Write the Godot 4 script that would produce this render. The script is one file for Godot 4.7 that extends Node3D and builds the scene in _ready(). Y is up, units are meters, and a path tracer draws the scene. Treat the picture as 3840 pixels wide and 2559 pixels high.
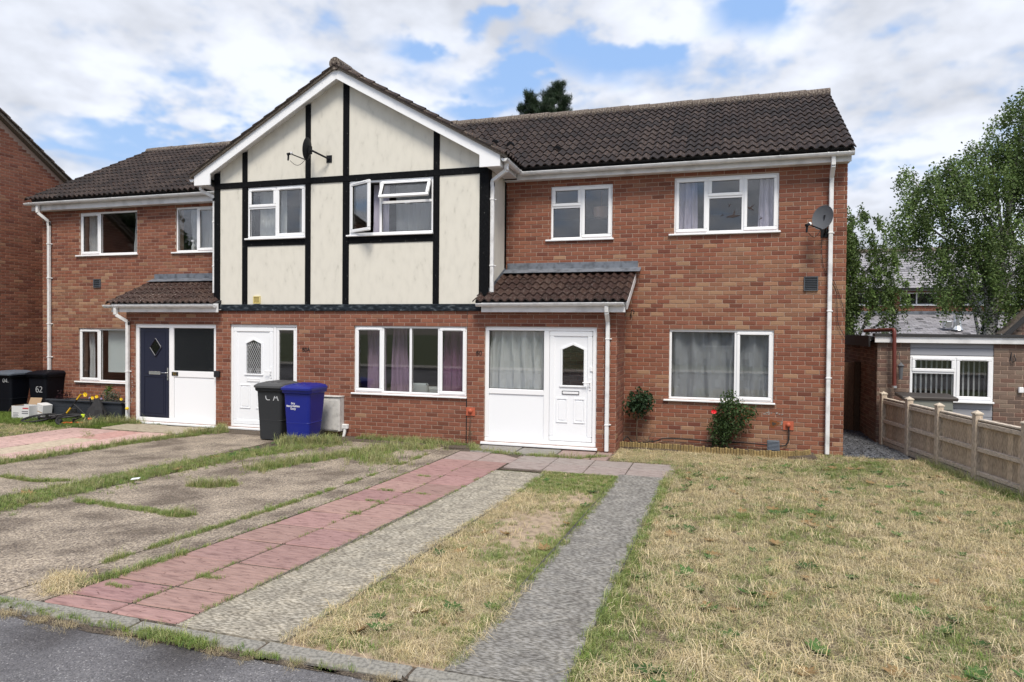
extends Node3D
# A row of three joined brick houses seen from the road, under a bright broken sky. Metres; x runs along the fronts, z towards the road.

const UPV := Vector3.UP

class MB:
	var v := PackedVector3Array()
	var n := PackedVector3Array()
	var c := PackedColorArray()
	var t := PackedVector2Array()
	var ix := PackedInt32Array()
	var col := Color(1, 1, 1)
	var xf := Transform3D.IDENTITY

	func quad(a: Vector3, b: Vector3, d: Vector3, e: Vector3) -> void:  # counter-clockwise seen from outside
		a = xf * a; b = xf * b; d = xf * d; e = xf * e
		var nn := (d - a).cross(e - b).normalized()
		var i := v.size()
		v.append(a); v.append(b); v.append(d); v.append(e)
		var an := nn.abs()
		for p: Vector3 in [a, b, d, e]:
			n.append(nn); c.append(col)
			t.append(Vector2(p.x, p.z) if an.y > 0.6 else (Vector2(p.x, p.y) if an.z > an.x else Vector2(p.z, p.y)))
		ix.append_array(PackedInt32Array([i, i + 2, i + 1, i, i + 3, i + 2]))

	func tri(a: Vector3, b: Vector3, d: Vector3) -> void:
		a = xf * a; b = xf * b; d = xf * d
		var nn := (b - a).cross(d - a).normalized()
		var i := v.size()
		for p: Vector3 in [a, b, d]:
			v.append(p); n.append(nn); c.append(col); t.append(Vector2(p.x + p.z, p.y))
		ix.append_array(PackedInt32Array([i, i + 2, i + 1]))

	func quad_o(a: Vector3, b: Vector3, d: Vector3, e: Vector3, out: Vector3) -> void:
		if (d - a).cross(e - b).dot(out) < 0.0: quad(a, e, d, b)
		else: quad(a, b, d, e)

	func box(p: Vector3, q: Vector3) -> void:
		quad(Vector3(p.x, p.y, q.z), Vector3(q.x, p.y, q.z), Vector3(q.x, q.y, q.z), Vector3(p.x, q.y, q.z))
		quad(Vector3(q.x, p.y, p.z), Vector3(p.x, p.y, p.z), Vector3(p.x, q.y, p.z), Vector3(q.x, q.y, p.z))
		quad(Vector3(q.x, p.y, q.z), Vector3(q.x, p.y, p.z), Vector3(q.x, q.y, p.z), Vector3(q.x, q.y, q.z))
		quad(Vector3(p.x, p.y, p.z), Vector3(p.x, p.y, q.z), Vector3(p.x, q.y, q.z), Vector3(p.x, q.y, p.z))
		quad(Vector3(p.x, q.y, q.z), Vector3(q.x, q.y, q.z), Vector3(q.x, q.y, p.z), Vector3(p.x, q.y, p.z))
		quad(Vector3(p.x, p.y, p.z), Vector3(q.x, p.y, p.z), Vector3(q.x, p.y, q.z), Vector3(p.x, p.y, q.z))

	func cbox(p: Vector3, q: Vector3, ch := 0.004) -> void:  # a box with chamfered edges
		var m := (p + q) * 0.5
		var h := (q - p) * 0.5
		var k3 := minf(ch, minf(h.x, minf(h.y, h.z)) * 0.45)
		for k in 3:
			var i := (k + 1) % 3
			var j := (k + 2) % 3
			for s in [-1.0, 1.0]:
				var r: Array[Vector3] = []
				for a in [[-1, -1], [1, -1], [1, 1], [-1, 1]]:
					var w := m
					w[k] += s * h[k]; w[i] += a[0] * (h[i] - k3); w[j] += a[1] * (h[j] - k3)
					r.append(w)
				if s > 0: quad(r[0], r[1], r[2], r[3])
				else: quad(r[0], r[3], r[2], r[1])
			for si in [-1.0, 1.0]:
				for sj in [-1.0, 1.0]:
					var e: Array[Vector3] = []
					for a in [[0, -1], [0, 1], [1, 1], [1, -1]]:
						var w := m
						w[k] += a[1] * (h[k] - k3)
						w[i] += si * (h[i] - (0.0 if a[0] == 0 else k3))
						w[j] += sj * (h[j] - (k3 if a[0] == 0 else 0.0))
						e.append(w)
					var od := Vector3.ZERO
					od[i] = si; od[j] = sj
					quad_o(e[0], e[1], e[2], e[3], od)

	func ring(a: PackedVector3Array, b: PackedVector3Array, closed := true, smooth := true) -> void:  # a lower ring to an upper ring, both counter-clockwise seen from b
		var m := a.size()
		for i in (m if closed else m - 1):
			var j := (i + 1) % m
			quad(a[i], a[j], b[j], b[i])

	func fan(a: PackedVector3Array, flip := false) -> void:
		var m := Vector3.ZERO
		for p in a: m += p
		m /= a.size()
		for i in a.size():
			var j := (i + 1) % a.size()
			if flip: tri(m, a[j], a[i])
			else: tri(m, a[i], a[j])

	func tube(pts: PackedVector3Array, rad: PackedFloat32Array, seg := 8, caps := true) -> void:
		var m := pts.size()
		var d0 := (pts[1] - pts[0]).normalized()
		var side := d0.cross(Vector3(0.31, 0.87, 0.38)).normalized()
		var first := v.size()
		for i in m:
			var d := (pts[mini(i + 1, m - 1)] - pts[maxi(i - 1, 0)]).normalized()
			side = (side - d * side.dot(d)).normalized()
			var up := d.cross(side)
			for s in seg:
				var an := TAU * s / seg
				var nn := side * cos(an) + up * sin(an)
				v.append(xf * (pts[i] + nn * rad[mini(i, rad.size() - 1)]))
				n.append((xf.basis * nn).normalized()); c.append(col); t.append(Vector2(float(s) / seg, pts[i].y))
		for i in m - 1:
			for s in seg:
				var a := first + i * seg + s
				var b := first + i * seg + (s + 1) % seg
				ix.append_array(PackedInt32Array([a, a + seg, b, b, a + seg, b + seg]))
		if caps:
			for e in [0, m - 1]:
				var i := v.size()
				var nn := ((pts[0] - pts[1]) if e == 0 else (pts[m - 1] - pts[m - 2])).normalized()
				for s in seg:
					v.append(v[first + e * seg + s]); n.append((xf.basis * nn).normalized()); c.append(col); t.append(Vector2.ZERO)
				for s in range(1, seg - 1):
					if e == 0: ix.append_array(PackedInt32Array([i, i + s, i + s + 1]))
					else: ix.append_array(PackedInt32Array([i, i + s + 1, i + s]))

	func lathe(prof: PackedVector2Array, seg := 16) -> void:  # (radius, y) pairs from bottom to top, about the y axis
		for k in prof.size() - 1:
			for s in seg:
				var a0 := TAU * s / seg
				var a1 := TAU * (s + 1) / seg
				var p := prof[k]
				var q := prof[k + 1]
				if p.x < 1e-5 and q.x < 1e-5: continue
				var A := Vector3(p.x * cos(a0), p.y, -p.x * sin(a0))
				var B := Vector3(p.x * cos(a1), p.y, -p.x * sin(a1))
				var D := Vector3(q.x * cos(a1), q.y, -q.x * sin(a1))
				var E := Vector3(q.x * cos(a0), q.y, -q.x * sin(a0))
				if p.x < 1e-5: tri(A, D, E)
				elif q.x < 1e-5: tri(A, B, D)
				else: quad(A, B, D, E)

	func prism(poly: PackedVector2Array, z0: float, z1: float) -> void:  # a polygon in x, y (counter-clockwise) pulled from z0 to z1
		var tr := Geometry2D.triangulate_polygon(poly)
		for i in range(0, tr.size(), 3):
			var a := poly[tr[i]]
			var b := poly[tr[i + 1]]
			var d := poly[tr[i + 2]]
			if (b - a).cross(d - a) < 0.0:
				var w := b
				b = d; d = w
			tri(Vector3(a.x, a.y, z1), Vector3(b.x, b.y, z1), Vector3(d.x, d.y, z1))
			tri(Vector3(a.x, a.y, z0), Vector3(d.x, d.y, z0), Vector3(b.x, b.y, z0))
		for i in poly.size():
			var a := poly[i]
			var b := poly[(i + 1) % poly.size()]
			quad(Vector3(a.x, a.y, z0), Vector3(b.x, b.y, z0), Vector3(b.x, b.y, z1), Vector3(a.x, a.y, z1))

	func mesh(m: Material) -> ArrayMesh:
		var A := []
		A.resize(Mesh.ARRAY_MAX)
		A[Mesh.ARRAY_VERTEX] = v; A[Mesh.ARRAY_NORMAL] = n; A[Mesh.ARRAY_COLOR] = c; A[Mesh.ARRAY_TEX_UV] = t; A[Mesh.ARRAY_TEX_UV2] = t; A[Mesh.ARRAY_INDEX] = ix
		var am := ArrayMesh.new()
		am.add_surface_from_arrays(Mesh.PRIMITIVE_TRIANGLES, A)
		am.surface_set_material(0, m)
		return am

var M := {}
var org := {}
var taken := {}
var rng := RandomNumberGenerator.new()
var eye := Vector3(0, 2.07, 12.488)

func v3(x: float, y: float, z: float) -> Vector3: return Vector3(x, y, z)
func gy(z: float) -> float: return 0.004 * pow(maxf(minf(z, 9.3) - 1.0, 0.0), 2.0)

func numbered(called: String) -> String:
	var k: int = taken.get(called, 0)
	taken[called] = k + 1
	return called if k == 0 else "%s_%03d" % [called, k]

func thing(called: String, label: String, category: String, at := Vector3.ZERO, turn := 0.0, group := "") -> Node3D:
	var o := Node3D.new()
	o.name = numbered(called)
	add_child(o)
	o.position = at
	o.rotation.y = turn
	org[o] = at
	o.set_meta("label", label)
	o.set_meta("category", category)
	if group: o.set_meta("group", group)
	return o

func part(parent: Node3D, called: String, b: MB, m: Material, local := false) -> MeshInstance3D:  # world coordinates unless local
	var o := MeshInstance3D.new()
	o.name = called
	o.mesh = b.mesh(m)
	parent.add_child(o, true)
	if not local:
		o.position = -org.get(parent, Vector3.ZERO)
		org[o] = Vector3.ZERO
	return o

func solo(called: String, b: MB, m: Material, label: String, category: String, group := "") -> MeshInstance3D:
	var o := MeshInstance3D.new()
	o.name = numbered(called)
	o.mesh = b.mesh(m)
	add_child(o)
	org[o] = Vector3.ZERO
	o.set_meta("label", label)
	o.set_meta("category", category)
	if group: o.set_meta("group", group)
	return o

func struct(called: String, b: MB, m: Material) -> MeshInstance3D:
	var o := MeshInstance3D.new()
	o.name = numbered(called)
	o.mesh = b.mesh(m)
	add_child(o)
	org[o] = Vector3.ZERO
	o.set_meta("kind", "structure")
	return o

func lettering(parent: Node3D, txt: String, at: Vector3, turn: float, size: float, m: Material, font := "Droid Sans", depth := 0.004, called := "lettering", bold := false) -> MeshInstance3D:
	var tm := TextMesh.new()
	var sf := SystemFont.new()
	sf.font_names = PackedStringArray([font])
	if bold: sf.font_weight = 700
	tm.font = sf
	tm.text = txt
	tm.font_size = 64
	tm.pixel_size = size / 46.0
	tm.depth = depth
	tm.curve_step = 2.0
	tm.material = m
	var o := MeshInstance3D.new()
	o.name = called
	o.mesh = tm
	parent.add_child(o, true)
	o.position = at
	o.rotation.y = turn
	return o

# ---------------------------------------------------------------- materials
func noise_tex(kind: int, freq: float, oct: int, cols: Array, offs: Array, size := 1024, seed_ := 1, norm := true, ret := -1) -> NoiseTexture2D:
	var f := FastNoiseLite.new()
	f.noise_type = kind
	f.frequency = freq
	f.seed = seed_
	f.fractal_octaves = oct
	f.fractal_type = FastNoiseLite.FRACTAL_FBM if oct > 1 else FastNoiseLite.FRACTAL_NONE
	if ret >= 0: f.cellular_return_type = ret
	var t := NoiseTexture2D.new()
	t.width = size; t.height = size
	t.seamless = true
	t.seamless_blend_skirt = 0.12
	t.normalize = norm
	t.noise = f
	if cols.size():
		var g := Gradient.new()
		var pc := PackedColorArray()
		for q in cols: pc.append(q)
		g.offsets = PackedFloat32Array(offs)
		g.colors = pc
		t.color_ramp = g
	return t

func lin(r: float, g: float, b: float) -> Color: return Color(r, g, b).linear_to_srgb()

func grey(x: float) -> Color: return Color(x, x, x)

func mat(called: String, color: Color, rough := 0.8, opts := {}) -> StandardMaterial3D:
	var m := StandardMaterial3D.new()
	m.resource_name = called
	m.albedo_color = color
	m.roughness = rough
	for k in opts: m.set(k, opts[k])
	M[called] = m
	return m

func tri_tex(m: StandardMaterial3D, tex: Texture2D, scale: float, height: Texture2D = null, cm := 0.0, sv := Vector3.ONE) -> void:
	m.uv1_triplanar = true
	m.uv1_world_triplanar = true
	m.uv1_scale = sv * scale
	m.uv1_triplanar_sharpness = 6.0
	m.albedo_texture = tex
	if height:
		m.heightmap_enabled = true
		m.heightmap_texture = height
		m.heightmap_scale = cm

func make_materials() -> void:
	var S := FastNoiseLite.TYPE_SIMPLEX_SMOOTH
	var CE := FastNoiseLite.TYPE_CELLULAR
	var VC := {"vertex_color_use_as_albedo": true}
	var fine := noise_tex(S, 0.06, 4, [grey(0.62), grey(0.92), grey(1.0)], [0.0, 0.5, 1.0], 512, 3)
	var blot := noise_tex(S, 0.012, 5, [grey(0.66), grey(0.95), grey(1.0)], [0.05, 0.55, 1.0], 512, 4)
	var bump := noise_tex(S, 0.05, 5, [], [], 512, 5)
	var sand := noise_tex(S, 0.25, 2, [], [], 512, 6)
	# bricks and mortar
	tri_tex(mat("brick", Color.WHITE, 0.9, VC), fine, 4.0, sand, 0.15)
	tri_tex(mat("mortar", lin(0.50, 0.36, 0.285), 0.95), fine, 2.0, sand, 0.15)
	# roof coverings: dark brown concrete, with pale lichen spots
	var lich := noise_tex(CE, 0.022, 1, [Color(1, 0.99, 0.95), Color(0.96, 0.95, 0.91), grey(0.60), grey(0.56), grey(0.46)], [0.0, 0.16, 0.24, 0.45, 1.0], 1024, 9, true, FastNoiseLite.RETURN_DISTANCE)
	var lich2 := noise_tex(S, 0.03, 5, [Color(0.50, 0.46, 0.45), Color(0.66, 0.62, 0.61), Color(0.86, 0.84, 0.82), Color(1.0, 0.99, 0.97)], [0.2, 0.45, 0.66, 0.78], 1024, 10)
	var rt := mat("roof_tile", Color(1, 1, 1), 0.82, VC)
	tri_tex(rt, lich, 0.85, bump, 0.2)
	rt.detail_enabled = true; rt.detail_albedo = lich2; rt.detail_blend_mode = BaseMaterial3D.BLEND_MODE_MUL; rt.detail_uv_layer = BaseMaterial3D.DETAIL_UV_2
	rt.uv2_triplanar = true; rt.uv2_world_triplanar = true; rt.uv2_scale = Vector3.ONE * 1.3
	tri_tex(mat("ridge_tile", lin(0.26, 0.23, 0.20), 0.9), lich2, 0.7, bump, 0.5)
	tri_tex(mat("verge_mortar", lin(0.36, 0.33, 0.28), 0.95), lich2, 1.6, bump, 0.5)
	var pt := mat("porch_tile", Color(1, 1, 1), 0.26, VC)
	tri_tex(pt, lich2, 2.6, bump, 0.9)
	mat("lead", lin(0.19, 0.21, 0.245), 0.55, {"metallic": 0.25})
	tri_tex(M.lead, blot, 0.8, bump, 0.2)
	var soft := noise_tex(S, 0.012, 5, [grey(0.86), grey(0.97), grey(1.0)], [0.1, 0.5, 1.0], 512, 15)
	# plastics and paints
	mat("upvc", lin(0.84, 0.85, 0.87), 0.28)
	tri_tex(mat("gutter", lin(0.80, 0.805, 0.81), 0.42), soft, 0.7)
	tri_tex(mat("fascia", lin(0.80, 0.805, 0.82), 0.4), soft, 0.35)
	mat("white_panel", lin(0.84, 0.86, 0.89), 0.22)
	mat("gasket", lin(0.01, 0.01, 0.011), 0.6)
	mat("vent_slot", lin(0.55, 0.56, 0.58), 0.5)
	mat("navy", lin(0.012, 0.015, 0.035), 0.38)
	tri_tex(M.navy, null, 1.0, sand, 0.05)
	mat("chrome", lin(0.7, 0.7, 0.7), 0.2, {"metallic": 0.9})
	mat("black_plastic", lin(0.012, 0.012, 0.014), 0.45)
	mat("black_rubber", lin(0.015, 0.015, 0.015), 0.8)
	mat("dark_metal", lin(0.03, 0.03, 0.035), 0.5, {"metallic": 0.3})
	mat("dish_grey", lin(0.10, 0.105, 0.115), 0.55)
	mat("dish_black", lin(0.012, 0.013, 0.016), 0.6, {"metallic_specular": 0.3})
	mat("grey_vent", lin(0.09, 0.10, 0.115), 0.6)
	mat("cream_vent", lin(0.68, 0.58, 0.25), 0.6)
	mat("gold", lin(0.6, 0.42, 0.12), 0.35, {"metallic": 0.8})
	mat("letter_white", lin(0.78, 0.78, 0.78), 0.6)
	mat("letter_grey", lin(0.42, 0.43, 0.45), 0.8)
	mat("letter_dark", lin(0.035, 0.022, 0.02), 0.6)
	mat("bin_grey", lin(0.032, 0.034, 0.037), 0.55, {"metallic_specular": 0.3})
	mat("bin_lid_grey", lin(0.065, 0.067, 0.07), 0.5)
	mat("bin_blue", lin(0.006, 0.014, 0.20), 0.38)
	mat("bin_navy", lin(0.005, 0.006, 0.010), 0.5, {"metallic_specular": 0.3})
	mat("bin_lid_slate", lin(0.10, 0.12, 0.15), 0.4)
	tri_tex(mat("meter_box", lin(0.62, 0.61, 0.59), 0.6), soft, 1.4)
	mat("terracotta", lin(0.42, 0.10, 0.05), 0.7)
	mat("rust", lin(0.25, 0.08, 0.02), 0.9)
	tri_tex(M.rust, fine, 6.0)
	tri_tex(mat("mortar_patch", lin(0.42, 0.40, 0.38), 0.95), fine, 6.0)
	# rendered panels: cream with grey-green streaks of algae and dirt running down
	var streak := noise_tex(S, 0.016, 6, [Color(0.90, 0.90, 0.885), Color(0.965, 0.965, 0.955), Color(0.985, 0.985, 0.975), Color(1.0, 1.0, 0.99)], [0.08, 0.24, 0.5, 1.0], 1024, 12)
	tri_tex(mat("render", lin(0.69, 0.665, 0.605), 0.9), streak, 0.36, bump, 0.05, Vector3(1.0, 0.45, 1.0))
	var peel := noise_tex(S, 0.03, 4, [Color(0.06, 0.063, 0.072), Color(0.08, 0.083, 0.092), Color(0.40, 0.40, 0.38)], [0.0, 0.80, 0.92], 512, 13)
	tri_tex(mat("black_timber", Color.WHITE, 0.6, {"metallic_specular": 0.2}), peel, 1.4, bump, 0.6, Vector3(1.0, 0.35, 1.0))
	var slat := noise_tex(S, 0.03, 4, [Color(0.11, 0.13, 0.15), Color(0.17, 0.20, 0.23), Color(0.42, 0.44, 0.45)], [0.2, 0.6, 0.95], 512, 14)
	tri_tex(mat("blue_black_timber", Color.WHITE, 0.6, {"metallic_specular": 0.25}), slat, 0.9, bump, 0.6, Vector3(0.4, 1.0, 1.0))
	# glass
	mat("glass", Color(0.02, 0.02, 0.02, 0.01), 0.02, {"transparency": BaseMaterial3D.TRANSPARENCY_ALPHA})
	mat("smoked_glass", Color(0.02, 0.025, 0.03, 0.6), 0.03, {"transparency": BaseMaterial3D.TRANSPARENCY_ALPHA})
	mat("frosted_glass", lin(0.006, 0.009, 0.011), 0.26, {"metallic_specular": 0.35})
	tri_tex(M.frosted_glass, null, 14.0, bump, 0.4)
	mat("lead_came", lin(0.55, 0.56, 0.58), 0.5, {"metallic": 0.4})
	# inside
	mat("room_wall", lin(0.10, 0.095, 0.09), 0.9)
	mat("net_curtain", lin(0.56, 0.60, 0.61), 0.9, {"backlight_enabled": true, "backlight": lin(0.4, 0.4, 0.4)})
	mat("grey_curtain", lin(0.30, 0.325, 0.345), 0.9, {"backlight_enabled": true, "backlight": lin(0.35, 0.35, 0.35)})
	mat("lilac_curtain", lin(0.44, 0.42, 0.52), 0.9)
	mat("mauve_curtain", lin(0.23, 0.16, 0.24), 0.9)
	mat("plum_curtain", lin(0.17, 0.08, 0.15), 0.9)
	mat("blind", lin(0.52, 0.60, 0.60), 0.85)
	mat("lampshade", lin(0.7, 0.5, 0.42), 0.9)
	mat("bedding", lin(0.35, 0.40, 0.40), 0.9)
	mat("dark_fabric", lin(0.02, 0.02, 0.022), 0.9)
	# ground
	var pebble := noise_tex(CE, 0.075, 1, [Color(0.40, 0.375, 0.36), Color(0.53, 0.505, 0.48), Color(0.60, 0.57, 0.54), Color(0.67, 0.64, 0.60), Color(0.80, 0.77, 0.73), Color(0.57, 0.55, 0.545)], [0.0, 0.25, 0.45, 0.65, 0.86, 1.0], 1024, 21, true, FastNoiseLite.RETURN_CELL_VALUE)
	var pebh := noise_tex(CE, 0.075, 1, [grey(1.0), grey(0.5), grey(0.0)], [0.0, 0.5, 1.0], 1024, 21, true, FastNoiseLite.RETURN_DISTANCE)
	var patch := noise_tex(S, 0.008, 5, [Color(0.68, 0.655, 0.635), Color(0.88, 0.865, 0.845), Color(1.0, 0.985, 0.96)], [0.15, 0.48, 0.85], 512, 22)
	var agg := mat("aggregate", lin(0.92, 0.87, 0.80), 0.92)
	agg.albedo_texture = pebble; agg.uv1_scale = Vector3(1.05, 1.05, 1)
	agg.heightmap_enabled = true; agg.heightmap_texture = pebh; agg.heightmap_scale = 0.25
	agg.detail_enabled = true; agg.detail_albedo = patch; agg.detail_blend_mode = BaseMaterial3D.BLEND_MODE_MUL; agg.detail_uv_layer = BaseMaterial3D.DETAIL_UV_2
	agg.uv2_scale = Vector3(0.3, 0.3, 1)
	var tar := noise_tex(CE, 0.11, 1, [Color(0.33, 0.33, 0.34), Color(0.40, 0.40, 0.41), Color(0.435, 0.435, 0.445), Color(0.475, 0.475, 0.485), Color(0.66, 0.66, 0.66)], [0.0, 0.3, 0.6, 0.93, 1.0], 1024, 23, true, FastNoiseLite.RETURN_CELL_VALUE)
	var tarh := noise_tex(CE, 0.11, 1, [grey(1.0), grey(0.4), grey(0.0)], [0.0, 0.5, 1.0], 1024, 23, true, FastNoiseLite.RETURN_DISTANCE)
	var asp := mat("asphalt", lin(0.95, 0.95, 1.0), 0.9)
	asp.albedo_texture = tar; asp.uv1_scale = Vector3(1.25, 1.25, 1)
	asp.heightmap_enabled = true; asp.heightmap_texture = tarh; asp.heightmap_scale = 0.3
	asp.detail_enabled = true; asp.detail_albedo = patch; asp.detail_blend_mode = BaseMaterial3D.BLEND_MODE_MUL; asp.detail_uv_layer = BaseMaterial3D.DETAIL_UV_2
	asp.uv2_scale = Vector3(0.21, 0.21, 1)
	# brushed concrete: ridges drawn across the track
	var worn := noise_tex(S, 0.012, 5, [Color(0.84, 0.83, 0.82), Color(0.93, 0.925, 0.915), Color(1.0, 0.99, 0.975)], [0.15, 0.48, 0.85], 512, 24)
	for q in [["ribbed_concrete", lin(0.50, 0.47, 0.41), 31], ["dark_concrete", lin(0.33, 0.325, 0.318), 32]]:
		var rib := noise_tex(S, 0.022, 5, [Color(0.62, 0.61, 0.59), Color(0.76, 0.75, 0.73), Color(0.90, 0.89, 0.87), Color(1.0, 1.0, 1.0)], [0.25, 0.42, 0.58, 0.85], 1024, q[2])
		var m := mat(q[0], q[1], 0.93)
		m.albedo_texture = rib
		m.uv1_scale = Vector3(0.8, 3.2, 1)
		m.detail_enabled = true; m.detail_albedo = worn; m.detail_blend_mode = BaseMaterial3D.BLEND_MODE_MUL; m.detail_uv_layer = BaseMaterial3D.DETAIL_UV_2
		m.uv2_scale = Vector3(0.5, 0.5, 1)
	tri_tex(mat("plain_concrete", lin(0.52, 0.485, 0.42), 0.93), noise_tex(S, 0.05, 5, [grey(0.6), grey(0.85), grey(1.0)], [0.2, 0.5, 0.85], 1024, 33), 1.4, sand, 0.2)
	tri_tex(mat("kerb_stone", lin(0.30, 0.285, 0.25), 0.93), noise_tex(S, 0.05, 5, [grey(0.72), grey(0.9), grey(1.0)], [0.2, 0.5, 0.85], 512, 34), 1.3, sand, 0.15)
	var riven := noise_tex(S, 0.012, 5, [], [], 1024, 35)
	var pinkt := noise_tex(S, 0.016, 5, [Color(0.82, 0.80, 0.80), Color(0.92, 0.91, 0.905), Color(0.96, 0.955, 0.95), Color(1.0, 1.0, 1.0)], [0.22, 0.38, 0.6, 0.9], 1024, 36)
	var crack := FastNoiseLite.new()
	crack.noise_type = S; crack.seed = 44; crack.frequency = 0.006; crack.fractal_type = FastNoiseLite.FRACTAL_RIDGED; crack.fractal_octaves = 3
	var crt := NoiseTexture2D.new()
	crt.width = 1024; crt.height = 1024; crt.seamless = true; crt.noise = crack
	var cg := Gradient.new()
	cg.offsets = PackedFloat32Array([0.0, 0.86, 0.93, 1.0])
	cg.colors = PackedColorArray([Color.WHITE, Color.WHITE, Color(0.62, 0.57, 0.54), Color(0.36, 0.33, 0.30)])
	crt.color_ramp = cg
	tri_tex(mat("pink_slab", Color.WHITE, 0.9, VC), pinkt, 0.5, riven, 1.0, Vector3(0.55, 1.0, 2.0))
	M.pink_slab.detail_enabled = true; M.pink_slab.detail_albedo = crt; M.pink_slab.detail_blend_mode = BaseMaterial3D.BLEND_MODE_MUL; M.pink_slab.detail_uv_layer = BaseMaterial3D.DETAIL_UV_2
	M.pink_slab.uv2_triplanar = true; M.pink_slab.uv2_world_triplanar = true; M.pink_slab.uv2_scale = Vector3(0.35, 1.0, 1.3)
	tri_tex(mat("soil", lin(0.20, 0.155, 0.115), 1.0), noise_tex(S, 0.05, 5, [grey(0.45), grey(0.8), grey(1.0)], [0.2, 0.5, 0.85], 512, 37), 2.2, sand, 0.8)
	tri_tex(mat("thatch", lin(0.30, 0.235, 0.145), 1.0), noise_tex(S, 0.04, 5, [grey(0.45), grey(0.8), grey(1.0)], [0.2, 0.5, 0.85], 512, 38), 2.2, sand, 0.5)
	tri_tex(mat("bare_earth", lin(0.40, 0.305, 0.215), 1.0), noise_tex(S, 0.02, 5, [grey(0.78), grey(0.92), grey(1.0)], [0.2, 0.5, 0.85], 512, 39), 1.0, sand, 0.4)
	tri_tex(mat("green_ground", lin(0.11, 0.13, 0.045), 1.0), noise_tex(S, 0.04, 5, [grey(0.5), grey(0.8), grey(1.0)], [0.2, 0.5, 0.85], 512, 40), 0.7)
	mat("slate_chip", Color.WHITE, 0.6, VC)
	mat("grass", Color.WHITE, 0.75, {"vertex_color_use_as_albedo": true, "backlight_enabled": true, "backlight": lin(0.3, 0.3, 0.3), "metallic_specular": 0.3})
	mat("leaf", Color.WHITE, 0.55, {"vertex_color_use_as_albedo": true, "backlight_enabled": true, "backlight": lin(0.6, 0.6, 0.5), "metallic_specular": 0.4})
	# wood
	var grain := noise_tex(S, 0.03, 5, [grey(0.62), grey(0.88), grey(1.0)], [0.2, 0.45, 0.7], 1024, 41)
	tri_tex(mat("fence_wood", Color.WHITE, 0.85, VC), grain, 2.2, grain, 0.15, Vector3(2.4, 0.16, 2.4))
	tri_tex(mat("rail_wood", Color.WHITE, 0.85, VC), grain, 2.2, grain, 0.15, Vector3(0.16, 2.4, 0.16))
	tri_tex(mat("log_wood", Color.WHITE, 0.85, VC), grain, 3.0, grain, 0.15, Vector3(2.4, 0.2, 2.4))
	tri_tex(mat("planter_paint", lin(0.028, 0.034, 0.045), 0.65), fine, 1.4)
	tri_tex(mat("bark_white", lin(0.55, 0.54, 0.50), 0.9), noise_tex(S, 0.02, 4, [grey(0.15), grey(0.6), grey(1.0)], [0.25, 0.45, 0.65], 512, 42), 1.5)
	mat("bark_dark", lin(0.06, 0.045, 0.035), 0.95)
	mat("stem_brown", lin(0.09, 0.06, 0.04), 0.9)
	# far and side buildings
	mat("grey_cladding", lin(0.30, 0.31, 0.345), 0.6)
	mat("felt", lin(0.03, 0.03, 0.032), 0.8)
	tri_tex(mat("far_slate", Color.WHITE, 0.7, VC), fine, 1.0)
	mat("steel", lin(0.62, 0.64, 0.66), 0.3, {"metallic": 0.8})
	mat("brown_pipe", lin(0.13, 0.03, 0.022), 0.45)
	mat("sage_plastic", lin(0.20, 0.21, 0.185), 0.6)
	mat("brown_lid", lin(0.045, 0.038, 0.034), 0.6)
	mat("card", lin(0.36, 0.25, 0.155), 0.9)
	mat("card_white", lin(0.62, 0.62, 0.62), 0.8)
	mat("print_red", lin(0.45, 0.06, 0.07), 0.8)
	mat("print_grey", lin(0.12, 0.12, 0.14), 0.8)
	mat("yellow_grip", lin(0.62, 0.36, 0.02), 0.5)
	mat("orange_plastic", lin(0.75, 0.13, 0.02), 0.45)
	mat("hi_vis", lin(0.55, 0.72, 0.04), 0.6)
	mat("petal_yellow", lin(0.85, 0.58, 0.02), 0.6)
	mat("petal_red", lin(0.75, 0.02, 0.03), 0.6)
	mat("petal_lilac", lin(0.48, 0.40, 0.62), 0.6)
	mat("plum_leaf", lin(0.05, 0.012, 0.02), 0.6)
	mat("paper", lin(0.7, 0.72, 0.75), 0.8)
func _ready() -> void:
	var cam := Camera3D.new()
	cam.name = "camera"
	cam.fov = 53.12
	cam.near = 0.05
	cam.far = 500.0
	cam.position = eye
	cam.rotation = Vector3(-0.01736, 0.29856, 0.00894)
	add_child(cam)
	cam.current = true
	var we := WorldEnvironment.new()
	we.name = "surroundings"
	var env := Environment.new()
	env.background_mode = Environment.BG_SKY
	env.sky = make_sky()
	env.background_energy_multiplier = 1.0
	env.tonemap_mode = Environment.TONE_MAPPER_LINEAR
	env.tonemap_exposure = 1.3
	env.sdfgi_enabled = true
	env.ssao_enabled = true
	env.ssil_enabled = true
	we.environment = env
	add_child(we)
	var sun := DirectionalLight3D.new()
	sun.name = "sun"
	sun.light_color = Color(1.0, 0.965, 0.91)
	sun.light_energy = 1.0
	sun.light_angular_distance = 18.0
	sun.shadow_enabled = true
	add_child(sun)
	sun.look_at_from_position(v3(4, 16, 9.5), Vector3.ZERO)
	rng.seed = 2024
	tone_noise.seed = 17
	tone_noise.frequency = 0.8
	make_materials()
	make_ground()
	house_62()
	house_60a()
	house_60()
	neighbour_left()
	annexe()
	bungalow()
	hall()
	fence()
	across_the_road()
	wall_things()
	bins_and_clutter()
	behind_glass()
	make_plants()
	make_grass()
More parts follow.
